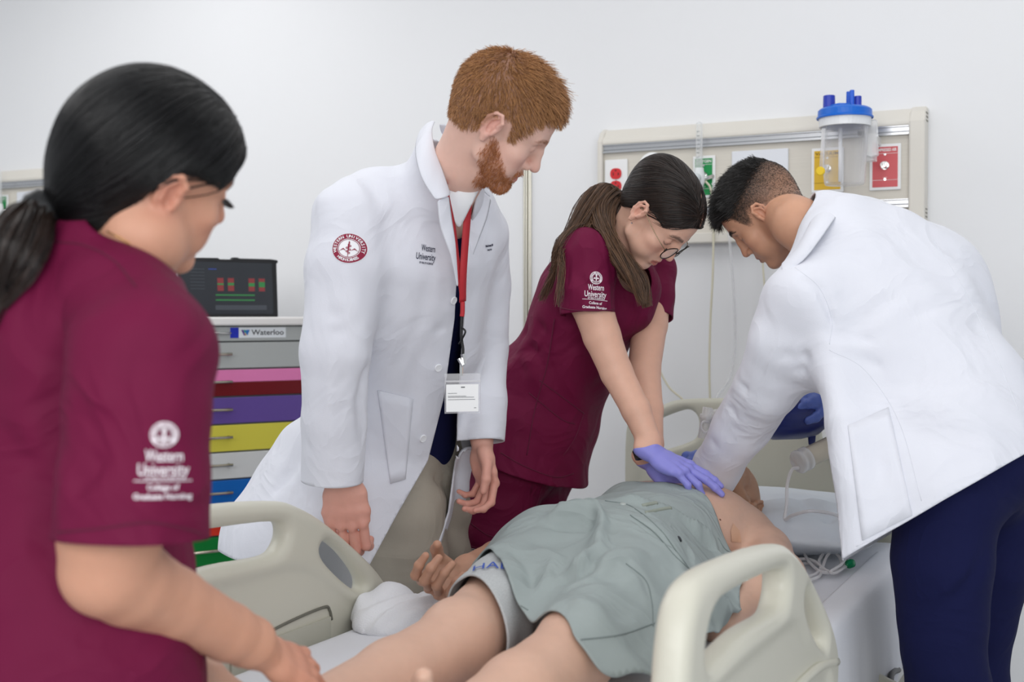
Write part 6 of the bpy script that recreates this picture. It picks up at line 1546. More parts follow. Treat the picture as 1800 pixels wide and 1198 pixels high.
MB().lathe(b + ax * .010, ax, [(0, .020), (.002, .023), (.012, .023), (.014, .020), (.022, .020), (.024, .023), (.034, .023), (.034, 0)], 28).build('end_valve', mat('valve_frost', '#c6c9cf', rough=.2), bv, smooth=True)
mk = P(1262, 800, 2.92)
MB().lathe(mk, (0, 0, 1), [(-.03, .050), (-.012, .046), (.01, .030), (.022, .016), (.05, .0145), (.07, .0145)], 28).build('face_mask', clear_mat('mask_plastic', (.95, .95, .96), .3), bv, smooth=True)
MB().lathe(P(1236, 770, 2.94), V3(.15, 0, 1), [(0, .013), (.045, .013), (.047, .016), (.058, .016), (.058, .012), (.075, .012), (.075, 0)], 24).build('patient_valve', clear_mat('valve_clear', (.96, .96, .97), .35), bv, smooth=True)
MB().tube(smooth_line([P(1241, 735, 2.95), P(1262, 728, 2.94), P(1300, 735, 2.93)], 20), .013, 14).build('connector', clear_mat('valve_clear'), bv, smooth=True)
MB().tube(smooth_line([P(1246, 742, 2.93), P(1236, 741, 2.92), P(1232, 750, 2.92), P(1240, 760, 2.92), P(1250, 752, 2.92)], 24), .0028, 8).build('valve_tab', clear_mat('valve_clear'), bv, smooth=True)
MB().prism([(-.003, 0), (.003, 0), (.012, .05), (.006, .05)], -.002, .002, lambda x, y, d: P(1240, 800, 2.90) + V3(x, d, y)).build('mask_port', mat('ivory_plastic', '#e6e3d6', rough=.4), bv)
# corrugated reservoir tube
ra, rb = P(1403, 812, 2.93), P(1476, 776, 2.98); rx = unit(rb - ra); LR = np.linalg.norm(rb - ra)
res_ = thing('reservoir_tube', 'cream corrugated reservoir tube with a clear end cap, below the blue bag', 'tube', ra)
prof = [(.020, 0), (.020, .0235)]
for k in range(int((LR + .12 - .024) / .005)): prof += [(.022 + k * .005, .0235), (.0245 + k * .005, .0250)]
prof += [(LR + .12, .0235), (LR + .12, 0)]
MB().lathe(ra, rx, prof, 28).build('hose', mat('hose_cream', '#d6cdbb', rough=.4), res_, smooth=True)
MB().lathe(ra, rx, [(-.004, 0), (-.004, .026), (0, .029), (.006, .029), (.008, .0265), (.016, .0265), (.018, .029), (.028, .029), (.030, .026)], 28).build('end_cap', clear_mat('cap_clear', (.97, .97, .97), .55), res_, smooth=True)
hose('oxygen_tube', [P(1404, 822, 2.915), P(1392, 825, 2.91), P(1384, 850, 2.90), P(1383, 885, 2.88), P(1380, 912, 2.87), P(1392, 906, 2.84), P(1420, 898, 2.80), P(1450, 900, 2.80), P(1480, 908, 2.80), P(1500, 915, 2.80)], .0040, clear_mat('tube_clear', (.95, .94, .95), .42), 'clear tube looping from the cream reservoir down onto the pillow')
# coiled tubing and its green connector on the mattress
M_tc = clear_mat('tube_clear')
zc = ZM + .006
def onZ(px, py, z):
    d = Ray(px, py); t = (z - CAM_H) / d[2]; return V3(0, 0, CAM_H) + d * t
pts = []
for k, (x, y, z) in enumerate([(1496, 945, .70), (1470, 938, .715), (1440, 932, .72), (1420, 940, .71), (1411, 955, .70), (1414, 972, .685), (1425, 990, .675), (1445, 1005, .668), (1470, 1003, .665), (1478, 985, .675), (1465, 968, .69), (1450, 970, .69), (1440, 985, .68), (1442, 1000, .67), (1425, 1012, .664), (1405, 1010, .664), (1396, 1000, .664), (1410, 990, .664), (1440, 993, .668), (1440, 1012, .664), (1410, 1020, .662), (1386, 1010, .662), (1385, 990, .668), (1405, 982, .675), (1430, 985, .678), (1455, 1003, .67), (1478, 1000, .668), (1490, 985, .672)]): pts.append(onZ(x, y, z))
hose('coiled_tubing', pts, .0038, M_tc, 'coil of clear tubing lying on the white sheet beside the pillow', n=240)
pts2 = [onZ(x, y, z) for x, y, z in [(1444, 1002, .668), (1455, 975, .69), (1475, 960, .70), (1490, 970, .69), (1480, 990, .68), (1460, 1004, .672), (1470, 1006, .668), (1488, 994, .668)]]
hose('coiled_tubing', pts2, .0036, M_tc, 'short upper loop of clear tubing next to the green connector', n=90)
gc = onZ(1492, 991, .672); gx = unit(onZ(1505, 987, .672) - onZ(1484, 994, .672))
o = MB().lathe(gc - gx * .012, gx, [(0, 0), (0, .004), (.010, .0055), (.012, .010), (.026, .0105), (.030, .008), (.030, 0)], 20).build('tubing_connector', mat('connector_green', '#0f9a63', rough=.2, trans=.35), None, smooth=True); tag(o, 'small green tubing connector on the sheet under the coat corner', 'connector')
# ---------------------------------------------------------------- the black-haired woman in front, seen from behind
n1 = thing('person', 'black-haired woman with a low ponytail in maroon scrubs, holding the mannequin\'s shin', 'person', (-.56, 1.42, 0))
fb4 = unit(V3(.64, .77, 0)); sd4 = unit(np.cross(fb4, [0, 0, 1]))
H4 = Head(P(302, 354, 1.38), 1, 45, 9, 27, .945)
hf = head_field([([0, -.03, -.02], .052), (list(H4.l(P(250, 415, 1.405))), .052), (list(H4.l(P(222, 452, 1.42))), .056), (list(H4.l(P(185, 520, 1.44))), .078)], fem=True, lids=.3, jaw=.98, nose=.9, chin=.98, lo=(-.22, -.32, -.36), hi=(.22, .15, .14), cheek=1.12)
hv_, hq_ = hf.mesh(1)
hc_ = face_paint(hv_, '#cf9a80', '#a8544c', blush='#c27868', brow='#1f1613', lid='#8f5a4c', lash=True, brow_k=1.0)
HW_ = Hand(P(462, 1142, 1.49), unit(P(560, 1188, 1.56) - P(462, 1142, 1.49)), unit(V3(.15, -.55, .85)), -1, .95)
cuW = [(18, 30, 20), (22, 34, 22), (26, 36, 22), (30, 38, 22)]; spW = [5, 1, -2, -6]; thW = [(.020, .014, -.010), (.040, .038, -.020), (.052, .060, -.032), (.054, .082, -.044)]
chW = [(P(440, 1128, 1.47), .030), (P(400, 1110, 1.44), .0335), (P(300, 1060, 1.36), .0405), (P(228, 1022, 1.30), .0455), (P(190, 1000, 1.275), .0485), (P(194, 940, 1.27), .052), (P(220, 820, 1.27), .056), (P(245, 680, 1.28), .060)]
aW = arm_mesh(HW_, chW, cuW, spW, thW, slim=.96)
ts = torso_skin([(P(190, 480, 1.40), (.065, .055), sd4), (P(165, 560, 1.43), (.14, .075), sd4), (P(110, 760, 1.45), (.12, .09), sd4), (P(90, 1000, 1.44), (.13, .10), sd4)], '#cf9a80')
body_join('body', M_skin, n1, (H4.w(hv_), hq_, hc_), (*aW, hand_paint(aW[0], HW_, '#cd987e', '#bd7564')), ts)
# scrub top
f = Field([-1.12, .98, .55], [-.18, 1.85, 1.42], .0055)
f.tube([(P(195, 470, 1.39), (.080, .062), sd4), (P(178, 510, 1.41), (.155, .085), sd4), (P(150, 590, 1.43), (.180, .112), sd4), (P(118, 740, 1.45), (.168, .125), sd4), (P(100, 880, 1.45), (.165, .132), sd4), (P(95, 1020, 1.44), (.182, .145), sd4), (P(95, 1170, 1.43), (.20, .155), sd4), (P(95, 1340, 1.43), (.205, .155), sd4)], k=.02, kk=.014)
f.tube([(P(215, 545, 1.34), .065, None), (P(250, 615, 1.30), .066, None)], k=.03, kk=.012)
slW = [(P(215, 545, 1.335), .064), (P(255, 620, 1.285), .074), (P(243, 720, 1.27), .0755), (P(235, 840, 1.265), .0765), (P(229, 1020, 1.262), .0805)]
f.tube([(P(60, 540, 1.50), .065, None), (P(-10, 620, 1.56), .07, None), (P(-30, 760, 1.58), .07, None)], k=.03, kk=.012)
f.warp(folds(.0024, [((.9, .3, .3), .12, 1), ((.2, 1, .5), .15, 1), ((.4, -.3, 1), .18, .8)], 71))
for c in [(PP([(270, 560), (262, 640), (268, 720)], 1.20), .005, .010), (PP([(150, 520), (130, 620), (100, 720), (90, 850)], 1.30), .014, .022), (PP([(95, 700), (105, 800), (100, 930)], 1.28), .012, .018), (PP([(175, 640), (230, 680), (300, 700), (345, 760)], 1.195), .007, .016), (PP([(210, 755), (270, 745), (325, 770), (350, 840)], 1.19), .010, .014), (PP([(110, 720), (170, 740), (230, 720)], 1.20), .006, .016), (PP([(60, 900), (100, 980), (150, 1060)], 1.30), .010, .02), (PP([(20, 1000), (80, 1060), (160, 1120)], 1.30), .008, .02), (PP([(345, 780), (352, 860), (350, 920)], 1.20), .006, .012), (PP([(130, 600), (160, 560), (200, 530)], 1.28), .006, .014), (PP([(0, 760), (60, 820), (95, 900)], 1.32), .008, .02)]: f.crease(*c)
crW = [(PP([(270, 560), (262, 640), (268, 720)], 1.20), .004, .010), (PP([(175, 640), (230, 680), (300, 700), (345, 760)], 1.195), .006, .016), (PP([(210, 755), (270, 745), (325, 770), (350, 840)], 1.19), .009, .014), (PP([(110, 720), (170, 740), (230, 720)], 1.20), .006, .016), (PP([(345, 780), (352, 860), (350, 920)], 1.20), .006, .012), (PP([(200, 800), (160, 830), (130, 880)], 1.20), .006, .014), (PP([(90, 925), (230, 930), (370, 930)], 1.18), .002, .004)]
s4 = sleeve(slW, hem_plane(P(240, 760, 1.27), P(232, 944, 1.262)), creases=crW, warp=folds(.0022, [((.9, .3, .3), .12, 1), ((.2, 1, .5), .15, 1)], 72))
def neck4(v):
    a = P(222, 455, 1.42); ax = unit(P(250, 415, 1.405) - P(185, 520, 1.44)); q = v - a; h = q @ ax; rad = np.linalg.norm(q - h[:, None] * ax, axis=1); return np.where(h > -.03 + .0 * rad, rad - .070, .05)
to4, v4_, q4_ = garment('scrub_top', f, M_maroon, n1, [neck4, lambda v: v[:, 2] - .62], solid=.003, sleeves=[s4])
t4 = bvh(v4_, q4_)
pr = Print(); S = 1.08
pr.ring(0, .056, .0098, .0155, 40); pr.ring(0, .056, .0080, .0088)
pr.rect(-.0014, .0455, .0014, .064); pr.poly([(-.007, .051), (-.003, .055), (-.0015, .050)]); pr.poly([(.007, .051), (.003, .055), (.0015, .050)]); pr.ring(0, .060, .0008, .0026, 12)
pr.text('Western', .001, .030, .0200, width=.041, bold=.015); pr.text('University', 0, .0135, .0200, width=.055, bold=.015); pr.rect(-.031, .0002, .031, .0014); pr.text('OF HEALTH SCIENCES', .001, .0042, .0050, width=.040, bold=.02); pr.text('College of', .001, -.007, .0095, width=.034, bold=.03); pr.text('Graduate Nursing', .0, -.0180, .0095, width=.062, bold=.03)
pr.v = [q * .82 for q in pr.v]; rg = seal_ring(.0127); rg.v = [q + np.array([0, .0459]) for q in rg.v]; decal(rg, 'seal_lettering', M_maroon, n1, t4, 285, 846, 1, tilt=-2, facing=(.10, -1, .08), off=.0022); decal(pr, 'sleeve_lettering', M_wthread, n1, t4, 285, 846, 1, tilt=-2, facing=(.10, -1, .08))
seam('sleeve_hem', t4, [(104, 935), (180, 928), (260, 918), (330, 930), (352, 938)], M_seam, n1, r=.0012)
seam('neck_seam', t4, [(100, 425), (150, 432), (200, 458), (240, 505)], M_seam, n1, r=.0012)
# trousers (out of the frame)
pants(n1, M_maroon, V3(-.58, 1.42, .80), [(.165, .12), (.18, .13)], sd4, [[(V3(-.53, 1.36, .75), .10), (V3(-.52, 1.38, .40), .08), (V3(-.52, 1.36, .06), .068)], [(V3(-.66, 1.48, .75), .10), (V3(-.66, 1.50, .40), .08), (V3(-.67, 1.48, .06), .068)]], V3(-.58, 1.42, .92))
shoes(n1, [(-.51, 1.38, 0), (-.66, 1.50, 0)], .9)
# hair: sleek, drawn to a low tie
Mh4 = hair_mat('hair_jet', '#050506', '#121113', .30, .35)
def hl4(p):
    return np.minimum(hairline_f(p, ys=(-.12, -.09, -.065, -.046, -.034, -.015, .010, .030, .050, .070, .085, .12), zs=(-.090, -.092, -.084, -.050, .006, .028, .030, .024, .030, .052, .064, .066)), .2)
cv, cq = hair_cap(.0070, hl4, [([0, -.062, .010], [.062, .058, .064], .03), ([0, -.070, -.030], [.054, .045, .050], .03), ([0, -.060, -.060], [.050, .036, .036], .03)])
mesh_obj('hair_cap', H4.w(cv), cq, mat('hair_cap_black', '#0b0a0c', rough=.38), n1)
tie4w = P(74, 372, 1.385); tie4 = H4.l(tie4w)
s = comb_back(cv, cq, tie4, 7500, lift=.0014, hl=hl4)
strands('hair', H4.w(s.reshape(-1, 3)).reshape(s.shape), .0006, .00045, Mh4, n1)
td = unit(tie4w - H4.w([0, -.02, .02]))
MB().lathe(tie4w, td, [(-.016, .020), (-.010, .0255), (.006, .0255), (.014, .020), (.014, .014)], 26).build('hair_tie', M_black, n1, smooth=True)
Mh4b = hair_mat('hair_tail_black', '#0c0a0b', '#3a2c26', .30, .5)
for path, rad, n, sd in (([tie4w, P(45, 395, 1.36), P(20, 440, 1.35), P(5, 500, 1.34), P(-8, 580, 1.34)], [.014, .026, .030, .026, .014], 1500, 2), ([tie4w, P(58, 400, 1.35), P(40, 440, 1.33), P(20, 490, 1.325), P(5, 540, 1.325)], [.014, .022, .026, .020, .008], 900, 5)):
    strands('ponytail', push_out(tail(path, rad, n, seed=sd, wave=.004, frizz=.002), t4), .0007, .0004, Mh4b, n1)
brow_strands(H4, hv_, hq_, 420, Mh4, n1, .006)
ls_ = []
for k in range(26):
    u = k / 25; p0 = V3(.018 + .028 * u, .0855 - .006 * u * u, -.006); ls_.append([H4.w(p0), H4.w(p0 + V3(.002 + .004 * u, .006, .000)), H4.w(p0 + V3(.004 + .006 * u, .010, .003))])
strands('eyelash', np.array(ls_), .0005, .0002, Mh4, n1)
MB().lathe(H4.w([.0845, .001, -.036]), H4.n([1, .2, 0]), [(-.002, .0016), (0, .0034), (.0012, .0026), (.0016, 0)], 12).build('ear_stud', mat('stud_gold', '#e9d3ae', rough=.2, metal=.7), n1)
nk = [H4.w(H4.l(p)) for p in (P(150, 402, 1.33), P(175, 418, 1.315), P(200, 440, 1.305), P(216, 466, 1.31), P(228, 490, 1.33))]
cc = bvh(H4.w(hv_), tri(hq_)); ch = []
for p in smooth_line(nk, 40):
    h = cc.find_nearest(Vector(p)); ch.append(np.array(h[0]) + np.array(h[1]) * .001)
MB().tube(ch, .0011, 6).build('neck_chain', mat('chain_gold', '#c9a06a', rough=.25, metal=1.0), n1, smooth=True)
# ---------------------------------------------------------------- training mannequin lying on the bed (built in the bed frame)
mq = thing('training_mannequin', 'bald tan resuscitation mannequin lying on the bed in a grey gown', 'mannequin', B(-.8, 0, ZM))
f = Field([-1.90, -.50, .63], [.16, .40, 1.02], .0058)
S = [0, 1, 0]; z0 = ZM
f.tube([((-.24, 0, z0 + .100), (.140, .080), S), ((-.32, 0, z0 + .103), (.172, .097), S), ((-.42, 0, z0 + .104), (.172, .102), S), ((-.58, 0, z0 + .102), (.155, .100), S), ((-.74, 0, z0 + .103), (.163, .102), S), ((-.86, 0, z0 + .105), (.178, .105), S)], k=.02, kk=.04)
for s in (-1, 1): f.ell([-.36, s * .080, z0 + .150], [.085, .080, .050], k=.04)
# legs
for s, hip, kn, an in ((1, (-.88, .068, z0 + .096), (-1.30, .032, z0 + .072), (-1.72, .085, z0 + .042)), (-1, (-.88, -.095, z0 + .098), (-1.285, -.165, z0 + .078), (-1.70, -.115, z0 + .035))):
    hip, kn, an = V3(*hip), V3(*kn), V3(*an)
    f.tube([(hip, .098, None), (hip * .5 + kn * .5 + V3(0, 0, .004), .076, None), (kn, .060, None), (kn * .62 + an * .38 + V3(0, 0, -.008), .058, None), (an, .037, None)], k=.03, kk=.02)
    f.ell(kn + V3(.0, 0, .035), [.045, .042, .030], k=.03)
    fd = unit(V3(-.060, s * .072, .088)); fx = unit(np.cross(V3(1, 0, 0), fd)) * -1; fx = fx if fx[2] * 1 > -9 else fx      # foot rolled outwards; fx across the toes
    f.tube([(an + V3(.015, 0, -.010), (.034, .034), fx), (an + fd * .055, (.037, .032), fx), (an + fd * .115, (.041, .023), fx), (an + fd * .145, (.037, .014), fx)], k=.02)
    big = 1 if (fx @ V3(0, -s, .3)) > 0 else -1
    for j in range(5): f.cap(an + fd * .140 + fx * big * (.028 - .0150 * j), an + fd * (.182 - .006 * j - (.006 if j else 0)) + fx * big * (.029 - .0155 * j), .0125 if j == 0 else .0085, .0115 if j == 0 else .0075, k=.006)
# arms
f.tube([((-.295, -.150, z0 + .095), .060, None), ((-.38, -.212, z0 + .075), .056, None), ((-.52, -.285, z0 + .060), .046, None), ((-.66, -.270, z0 + .048), .040, None), ((-.76, -.255, z0 + .040), .030, None), ((-.84, -.25, z0 + .030), .036, None)], k=.035, kk=.02)
f.tube([((-.27, .165, z0 + .100), .062, None), ((-.36, .240, z0 + .090), .056, None), ((-.55, .275, z0 + .070), .046, None), ((-.78, .255, z0 + .075), .037, None)], k=.035, kk=.02)
# neck
f.tube([((-.21, 0, z0 + .110), (.072, .058), S), ((-.11, 0, z0 + .125), (.058, .055), S), ((-.04, 0, z0 + .140), (.056, .058), S)], k=.045)
f.crease([(-.17, -.07, z0 + .19), (-.21, -.14, z0 + .19)], -.004, .02)
bvx, bqx = f.mesh(1)
bw_ = apply(BM, bvx); bc = np.tile(lin('#cfa893'), (len(bvx), 1))
dk = np.clip((bvx[:, 0] + .22) / .1, 0, 1)[:, None]; bc = bc * (1 - dk) + lin('#b08468') * dk
# head: tilted back, face up
hR = frame_dir(BU * .20 + V3(0, 0, .98), BU * .98 - V3(0, 0, .2)); H5 = Head.__new__(Head); H5.R = hR * 1.0; H5.size = 1.0
earw = P(1328, 884, 2.985); H5.o = earw - H5.R @ V3(-.078, -.006, -.008)
hf = head_field([([0, -.03, -.02], .056), (list(H5.l(B(-.08, .0, z0 + .135))), .056), (list(H5.l(B(-.14, .0, z0 + .125))), .058)], lids=.9, jaw=1.03, nose=1.0)
hv_, hq_ = hf.mesh(1); hc_ = face_paint(hv_, '#b08468', '#9a6450', blush='#ab7c62', lash=True, ear_red=.1)
# far hand, palm up beside the hip
hw_ = P(838, 985, 2.46); HQ = Hand(P(806, 1016, 2.36), unit(P(724, 1052, 2.20) - P(806, 1016, 2.36)), V3(-.25, .60, -.75), -1, 1.06)
cuQ = [(24, 44, 30), (30, 50, 34), (36, 54, 36), (42, 56, 36)]; spQ = [2, 0, -1, -3]; thQ = [(.020, .016, -.012), (.038, .045, -.030), (.042, .066, -.050), (.040, .082, -.066)]
aQ = arm_mesh(HQ, [(P(824, 1002, 2.40), .031), (B(-.72, .265, z0 + .078), .040), (B(-.6, .272, z0 + .07), .044)], cuQ, spQ, thQ, slim=1.05)
body_join('body', M_skin, mq, (bw_, bqx, bc), (H5.w(hv_), hq_, hc_), (*aQ, np.tile(lin('#b88a72'), (len(aQ[0]), 1))))
btree = bvh(*join((bw_, bqx), (H5.w(hv_), hq_)))
M_mark = mat('mark_brown', '#6d4434', rough=.7)
for x, y in ((1248, 895), (1266, 913)):
    p, n = hit(btree, x, y)
    if p is not None: MB().lathe(p, n, [(-.001, .0025), (.0006, .0022), (.0006, 0)], 12).build('chest_mark', M_mark, mq)
pr = Print(); pr.poly([(-.018, -.014), (.014, -.02), (.020, .004), (.008, .022), (-.012, .008)]); decal(pr, 'skin_patch', mat('skin_patch', '#cfa488', rough=.55), mq, btree, 1291, 938, 1)
p, n = hit(btree, 1311, 1019)
if p is not None:
    MB().lathe(p, n, [(-.001, .0045), (.002, .004), (.003, .002), (.003, 0)], 12).build('arm_port', M_white, mq, smooth=True)
# shorts: the far leg, heathered grey
f = Field([-1.42, -.28, .63], [-.70, .34, .95], .006)
f.tube([((-.78, 0, z0 + .108), (.185, .112), S), ((-.88, 0, z0 + .108), (.192, .114), S)], k=.02)
for hip, kn in (((-.86, .072, z0 + .098), (-1.30, .034, z0 + .075)), ((-.86, -.095, z0 + .100), (-1.285, -.165, z0 + .081))):
    hip, kn = V3(*hip), V3(*kn); f.tube([(hip, .108, None), (hip * .5 + kn * .5, .089, None), (kn, .079, None)], k=.03)
f.warp(folds(.0018, [((1, .3, .2), .09, 1), ((.3, 1, 0), .12, 1)], 5))
v, q = f.mesh(2); c0, c1 = toB(P(776, 1052, 2.06)), toB(P(918, 1078, 2.10))
v, q = clip(v, q, np.where(v[:, 1] > -.050, v[:, 0] + 1.265 - .62 * (v[:, 1] + .03), v[:, 0] + 1.12)); v, q = clip(v, q, -.70 - .03 - v[:, 0])
M_heather = mat('heather_grey', '#b9bcbd', rough=.9, var=.14, vscale=420, bump=.2, bscale=500)
sh = mesh_obj('shorts', apply(BM, v), q, M_heather, mq, solid=.003)
shtree = bvh(apply(BM, v), q)
# gown: a cloth laid over the body, the hem at the knees, opened from the chest
n_u, n_v = 190, 150
u_ = np.linspace(-1.36, -.20, n_u); v_ = np.linspace(-.50, .36, n_v); UU, VV = np.meshgrid(u_, v_, indexing='ij')
full = bvh(*join((bw_, bqx), (apply(BM, v), q)))
H0 = np.full(UU.shape, ZM + .004)
for i in range(n_u):
    for j in range(n_v):
        p = B(u_[i], v_[j], 1.3); h = full.ray_cast(Vector(p), Vector((0, 0, -1)), 1.0)
        if h[0] is not None: H0[i, j] = max(H0[i, j], h[0][2])
H0 += .010
Hh = H0.copy()
def blur(a, n=1):
    for _ in range(n):
        p = np.pad(a, 1, mode='edge'); a = (p[:-2, 1:-1] + p[2:, 1:-1] + p[1:-1, :-2] + p[1:-1, 2:] + 2 * p[1:-1, 1:-1]) / 6
    return a
for k in range(120): Hh = np.maximum(H0, blur(Hh, 2))
du_ = u_[1] - u_[0]
for k in range(40):
    p_ = np.pad(Hh, 1, mode='edge'); Hh = np.maximum(Hh, np.maximum(np.maximum(p_[:-2, 1:-1], p_[2:, 1:-1]), np.maximum(p_[1:-1, :-2], p_[1:-1, 2:])) - 1.15 * du_)
Hh = blur(np.maximum(blur(Hh, 4), H0), 3)
def gown_point(px, py):
    """where the photograph's gown detail lies, in bed (u, v)"""
    d = unit(Ray(px, py)); lo = None
    for t in np.linspace(1.2, 3.4, 900):
        p = V3(0, 0, CAM_H) + d * t; b = toB(p); i = (b[0] - u_[0]) / (u_[1] - u_[0]); j = (b[1] - v_[0]) / (v_[1] - v_[0])
        if 0 <= i < n_u - 1 and 0 <= j < n_v - 1 and p[2] < Hh[int(i), int(j)]: return b[0], b[1]
    return None
def fold(px, amp, w, taper=True):
    global Hh
    pts = [gown_point(*p) for p in px]; pts = [p for p in pts if p is not None]
    if len(pts) < 2: return
    best = np.zeros(UU.shape); n = len(pts) - 1
    for i in range(n):
        a, b = np.array(pts[i]), np.array(pts[i + 1]); d = b - a; L = d @ d + 1e-12; t = np.clip(((UU - a[0]) * d[0] + (VV - a[1]) * d[1]) / L, 0, 1)
        D = (UU - a[0] - t * d[0]) ** 2 + (VV - a[1] - t * d[1]) ** 2; g = np.exp(-D / (.85 * w) ** 2)
        if taper: g = g * np.clip(np.minimum((i + t) / n, 1 - (i + t) / n) * 4 + .2, 0, 1)
        best = np.maximum(best, g)
    Hh = Hh + 1.9 * amp * best
G_out = [(865, 968), (900, 940), (930, 925), (960, 902), (985, 888), (1012, 886), (1030, 868), (1050, 846), (1080, 832), (1110, 832), (1150, 846), (1180, 850), (1216, 858), (1240, 872), (1258, 905), (1270, 940), (1283, 965), (1300, 985), (1306, 1010), (1300, 1040), (1302, 1078), (1280, 1095), (1240, 1110), (1200, 1122), (1185, 1150), (1150, 1188), (1100, 1196), (1060, 1188), (1030, 1165), (1012, 1130), (1000, 1095), (985, 1076), (965, 1072), (945, 1082), (925, 1082), (908, 1060), (898, 1025), (885, 995)]
outl = [(-1.10, .075), (-1.06, .115), (-1.03, .16), (-.98, .205), (-.90, .235), (-.80, .245), (-.70, .245), (-.60, .24), (-.50, .225), (-.43, .20), (-.405, .14), (-.42, .085)] + [gown_point(*p) for p in G_out[9:]]
for c in [([(972, 926), (1005, 923), (1030, 922), (1046, 918)], -.016, .013), ([(958, 914), (985, 908), (1020, 906), (1048, 906), (1058, 925), (1052, 958)], .015, .014), ([(1050, 930), (1052, 970), (1020, 1000), (1000, 1020)], .012, .016), ([(1055, 960), (1040, 990), (1010, 1015), (980, 1022)], -.010, .014),
          ([(1060, 885), (1095, 892), (1140, 905), (1200, 945), (1215, 990)], -.012, .009), ([(1080, 880), (1130, 890), (1190, 912), (1235, 950)], .010, .012), ([(1100, 905), (1150, 940), (1190, 980), (1210, 1000)], -.006, .006), ([(1195, 915), (1230, 945), (1262, 965), (1290, 975)], -.012, .009), ([(1215, 925), (1245, 950), (1270, 975)], .010, .012),
          ([(960, 1030), (1000, 1010), (1060, 985), (1140, 975)], .005, .016), ([(1090, 985), (1130, 1020), (1145, 1070)], -.003, .010), ([(990, 1040), (1040, 1020), (1100, 1010)], -.004, .012), ([(1000, 1060), (1040, 1075), (1065, 1085)], .005, .016), ([(1140, 1090), (1090, 1115), (1030, 1122)], .006, .016), ([(1150, 1100), (1100, 1128), (1040, 1135)], -.004, .014),
          ([(1210, 1050), (1240, 1065), (1290, 1060)], .020, .022), ([(1225, 1035), (1245, 1055), (1255, 1075)], -.022, .014), ([(1260, 1060), (1285, 1050), (1300, 1050)], -.016, .010), ([(1200, 1075), (1250, 1080), (1300, 1078)], .012, .014), ([(1215, 1100), (1260, 1090), (1300, 1080)], -.010, .010), ([(1180, 960), (1200, 1000), (1205, 1040)], .006, .018), ([(935, 960), (975, 985), (960, 1020), (940, 1050)], .005, .016), ([(900, 960), (930, 1000), (940, 1040)], -.004, .014)]: fold(*c)
Hh += .0012 * np.sin(UU * 38 + 4 * np.sin(VV * 15)) + .0010 * np.sin(VV * 46 + 3 * np.sin(UU * 19))
Hh = np.maximum(Hh, ZM + .003); Hh = np.maximum(Hh, H0 - .007)
pl = np.array([p for p in outl if p is not None])
sd = sd_poly(closed(pl, 4), UU, VV)
pts = np.stack([UU, VV, Hh], -1).reshape(-1, 3)
idx = np.arange(n_u * n_v).reshape(n_u, n_v); qd = np.stack([idx[:-1, :-1], idx[1:, :-1], idx[1:, 1:], idx[:-1, 1:]], -1).reshape(-1, 4)
gv, gt = clip(pts, qd, -sd.ravel())
gw = apply(BM, gv)
M_gown = mat('gown_grey', '#9aa4a3', rough=.75, bump=.12, bscale=420, var=.03, vscale=18, wr=(.7, 6))
go = mesh_obj('gown', gw, gt, M_gown, mq, solid=.0028)
gtree = bvh(gw, gt)
M_gseam = mat('gown_seam', '#7f8988', rough=.8); M_stripe = mat('gown_band', '#959b90', rough=.85)
for L in ([(1064, 880), (1110, 890), (1160, 930), (1190, 970), (1212, 1000)], [(1108, 905), (1150, 935), (1185, 975), (1214, 1002)], [(1262, 945), (1275, 965), (1290, 972)], [(1150, 1095), (1090, 1115), (1020, 1124)], [(1100, 990), (1135, 1020), (1146, 1060), (1148, 1100)], [(880, 985), (892, 1020), (905, 1055), (928, 1072)]): seam('gown_stitch', gtree, L, M_gseam, go, r=.0012)
def band(px, n=10):
    c = [gown_point(*p) for p in px]
    if any(x is None for x in c): return
    a, b, c_, d = [np.array(x) for x in c]; V = []
    for i in range(n):
        for j in range(n):
            s_, t_ = i / (n - 1), j / (n - 1); q = (a * (1 - s_) + b * s_) * (1 - t_) + (d * (1 - s_) + c_ * s_) * t_
            h = gtree.ray_cast(Vector(B(q[0], q[1], 1.4)), Vector((0, 0, -1)), 1.0); z = h[0][2] if h[0] is not None else (V[-1][2] if V else ZM)
            V.append(B(q[0], q[1], z + .0022))
    f = np.array([[i * n + j, (i + 1) * n + j, (i + 1) * n + j + 1, i * n + j + 1] for i in range(n - 1) for j in range(n - 1)])
    mesh_obj('gown_band', np.array(V), f, M_stripe, go, solid=.0012)
for L in ([(1128, 888), (1170, 880), (1220, 875)], [(1134, 900), (1176, 892), (1228, 886)]): seam('gown_band', gtree, L, M_stripe, go, r=.0042, off=-.0022)
for x, y, cc in ((1194, 947, '#22262b'), (1095, 886, '#b4bbb8')):
    p, n = hit(gtree, x, y)
    if p is not None: MB().lathe(p, n if n[2] > 0 else -n, [(0, .0062), (.002, .0060), (.0026, .004), (.0022, 0)], 16).build('snap_button', mat('snap_' + cc[1:], cc, rough=.4), go, smooth=True)
# lettering on the shorts
pr = Print(); pr.text('HAL', 0, 0, .040, width=.062, bold=.0)
p, n = hit(shtree, 862, 996)
if p is not None:
    e1 = unit(P(895, 1002, 2.2) - P(836, 996, 2.2)); nn = n if n @ (p - V3(0, 0, CAM_H)) < 0 else -n; nn = unit(nn + V3(0, -.15, .1)); e1 = unit(e1 - nn * (e1 @ nn)); e2 = np.cross(nn, e1)
    pr.onto('shorts_lettering', mat('thread_blue', '#2f4fa8', rough=.8), sh, shtree, p, e1, e2, .0035)
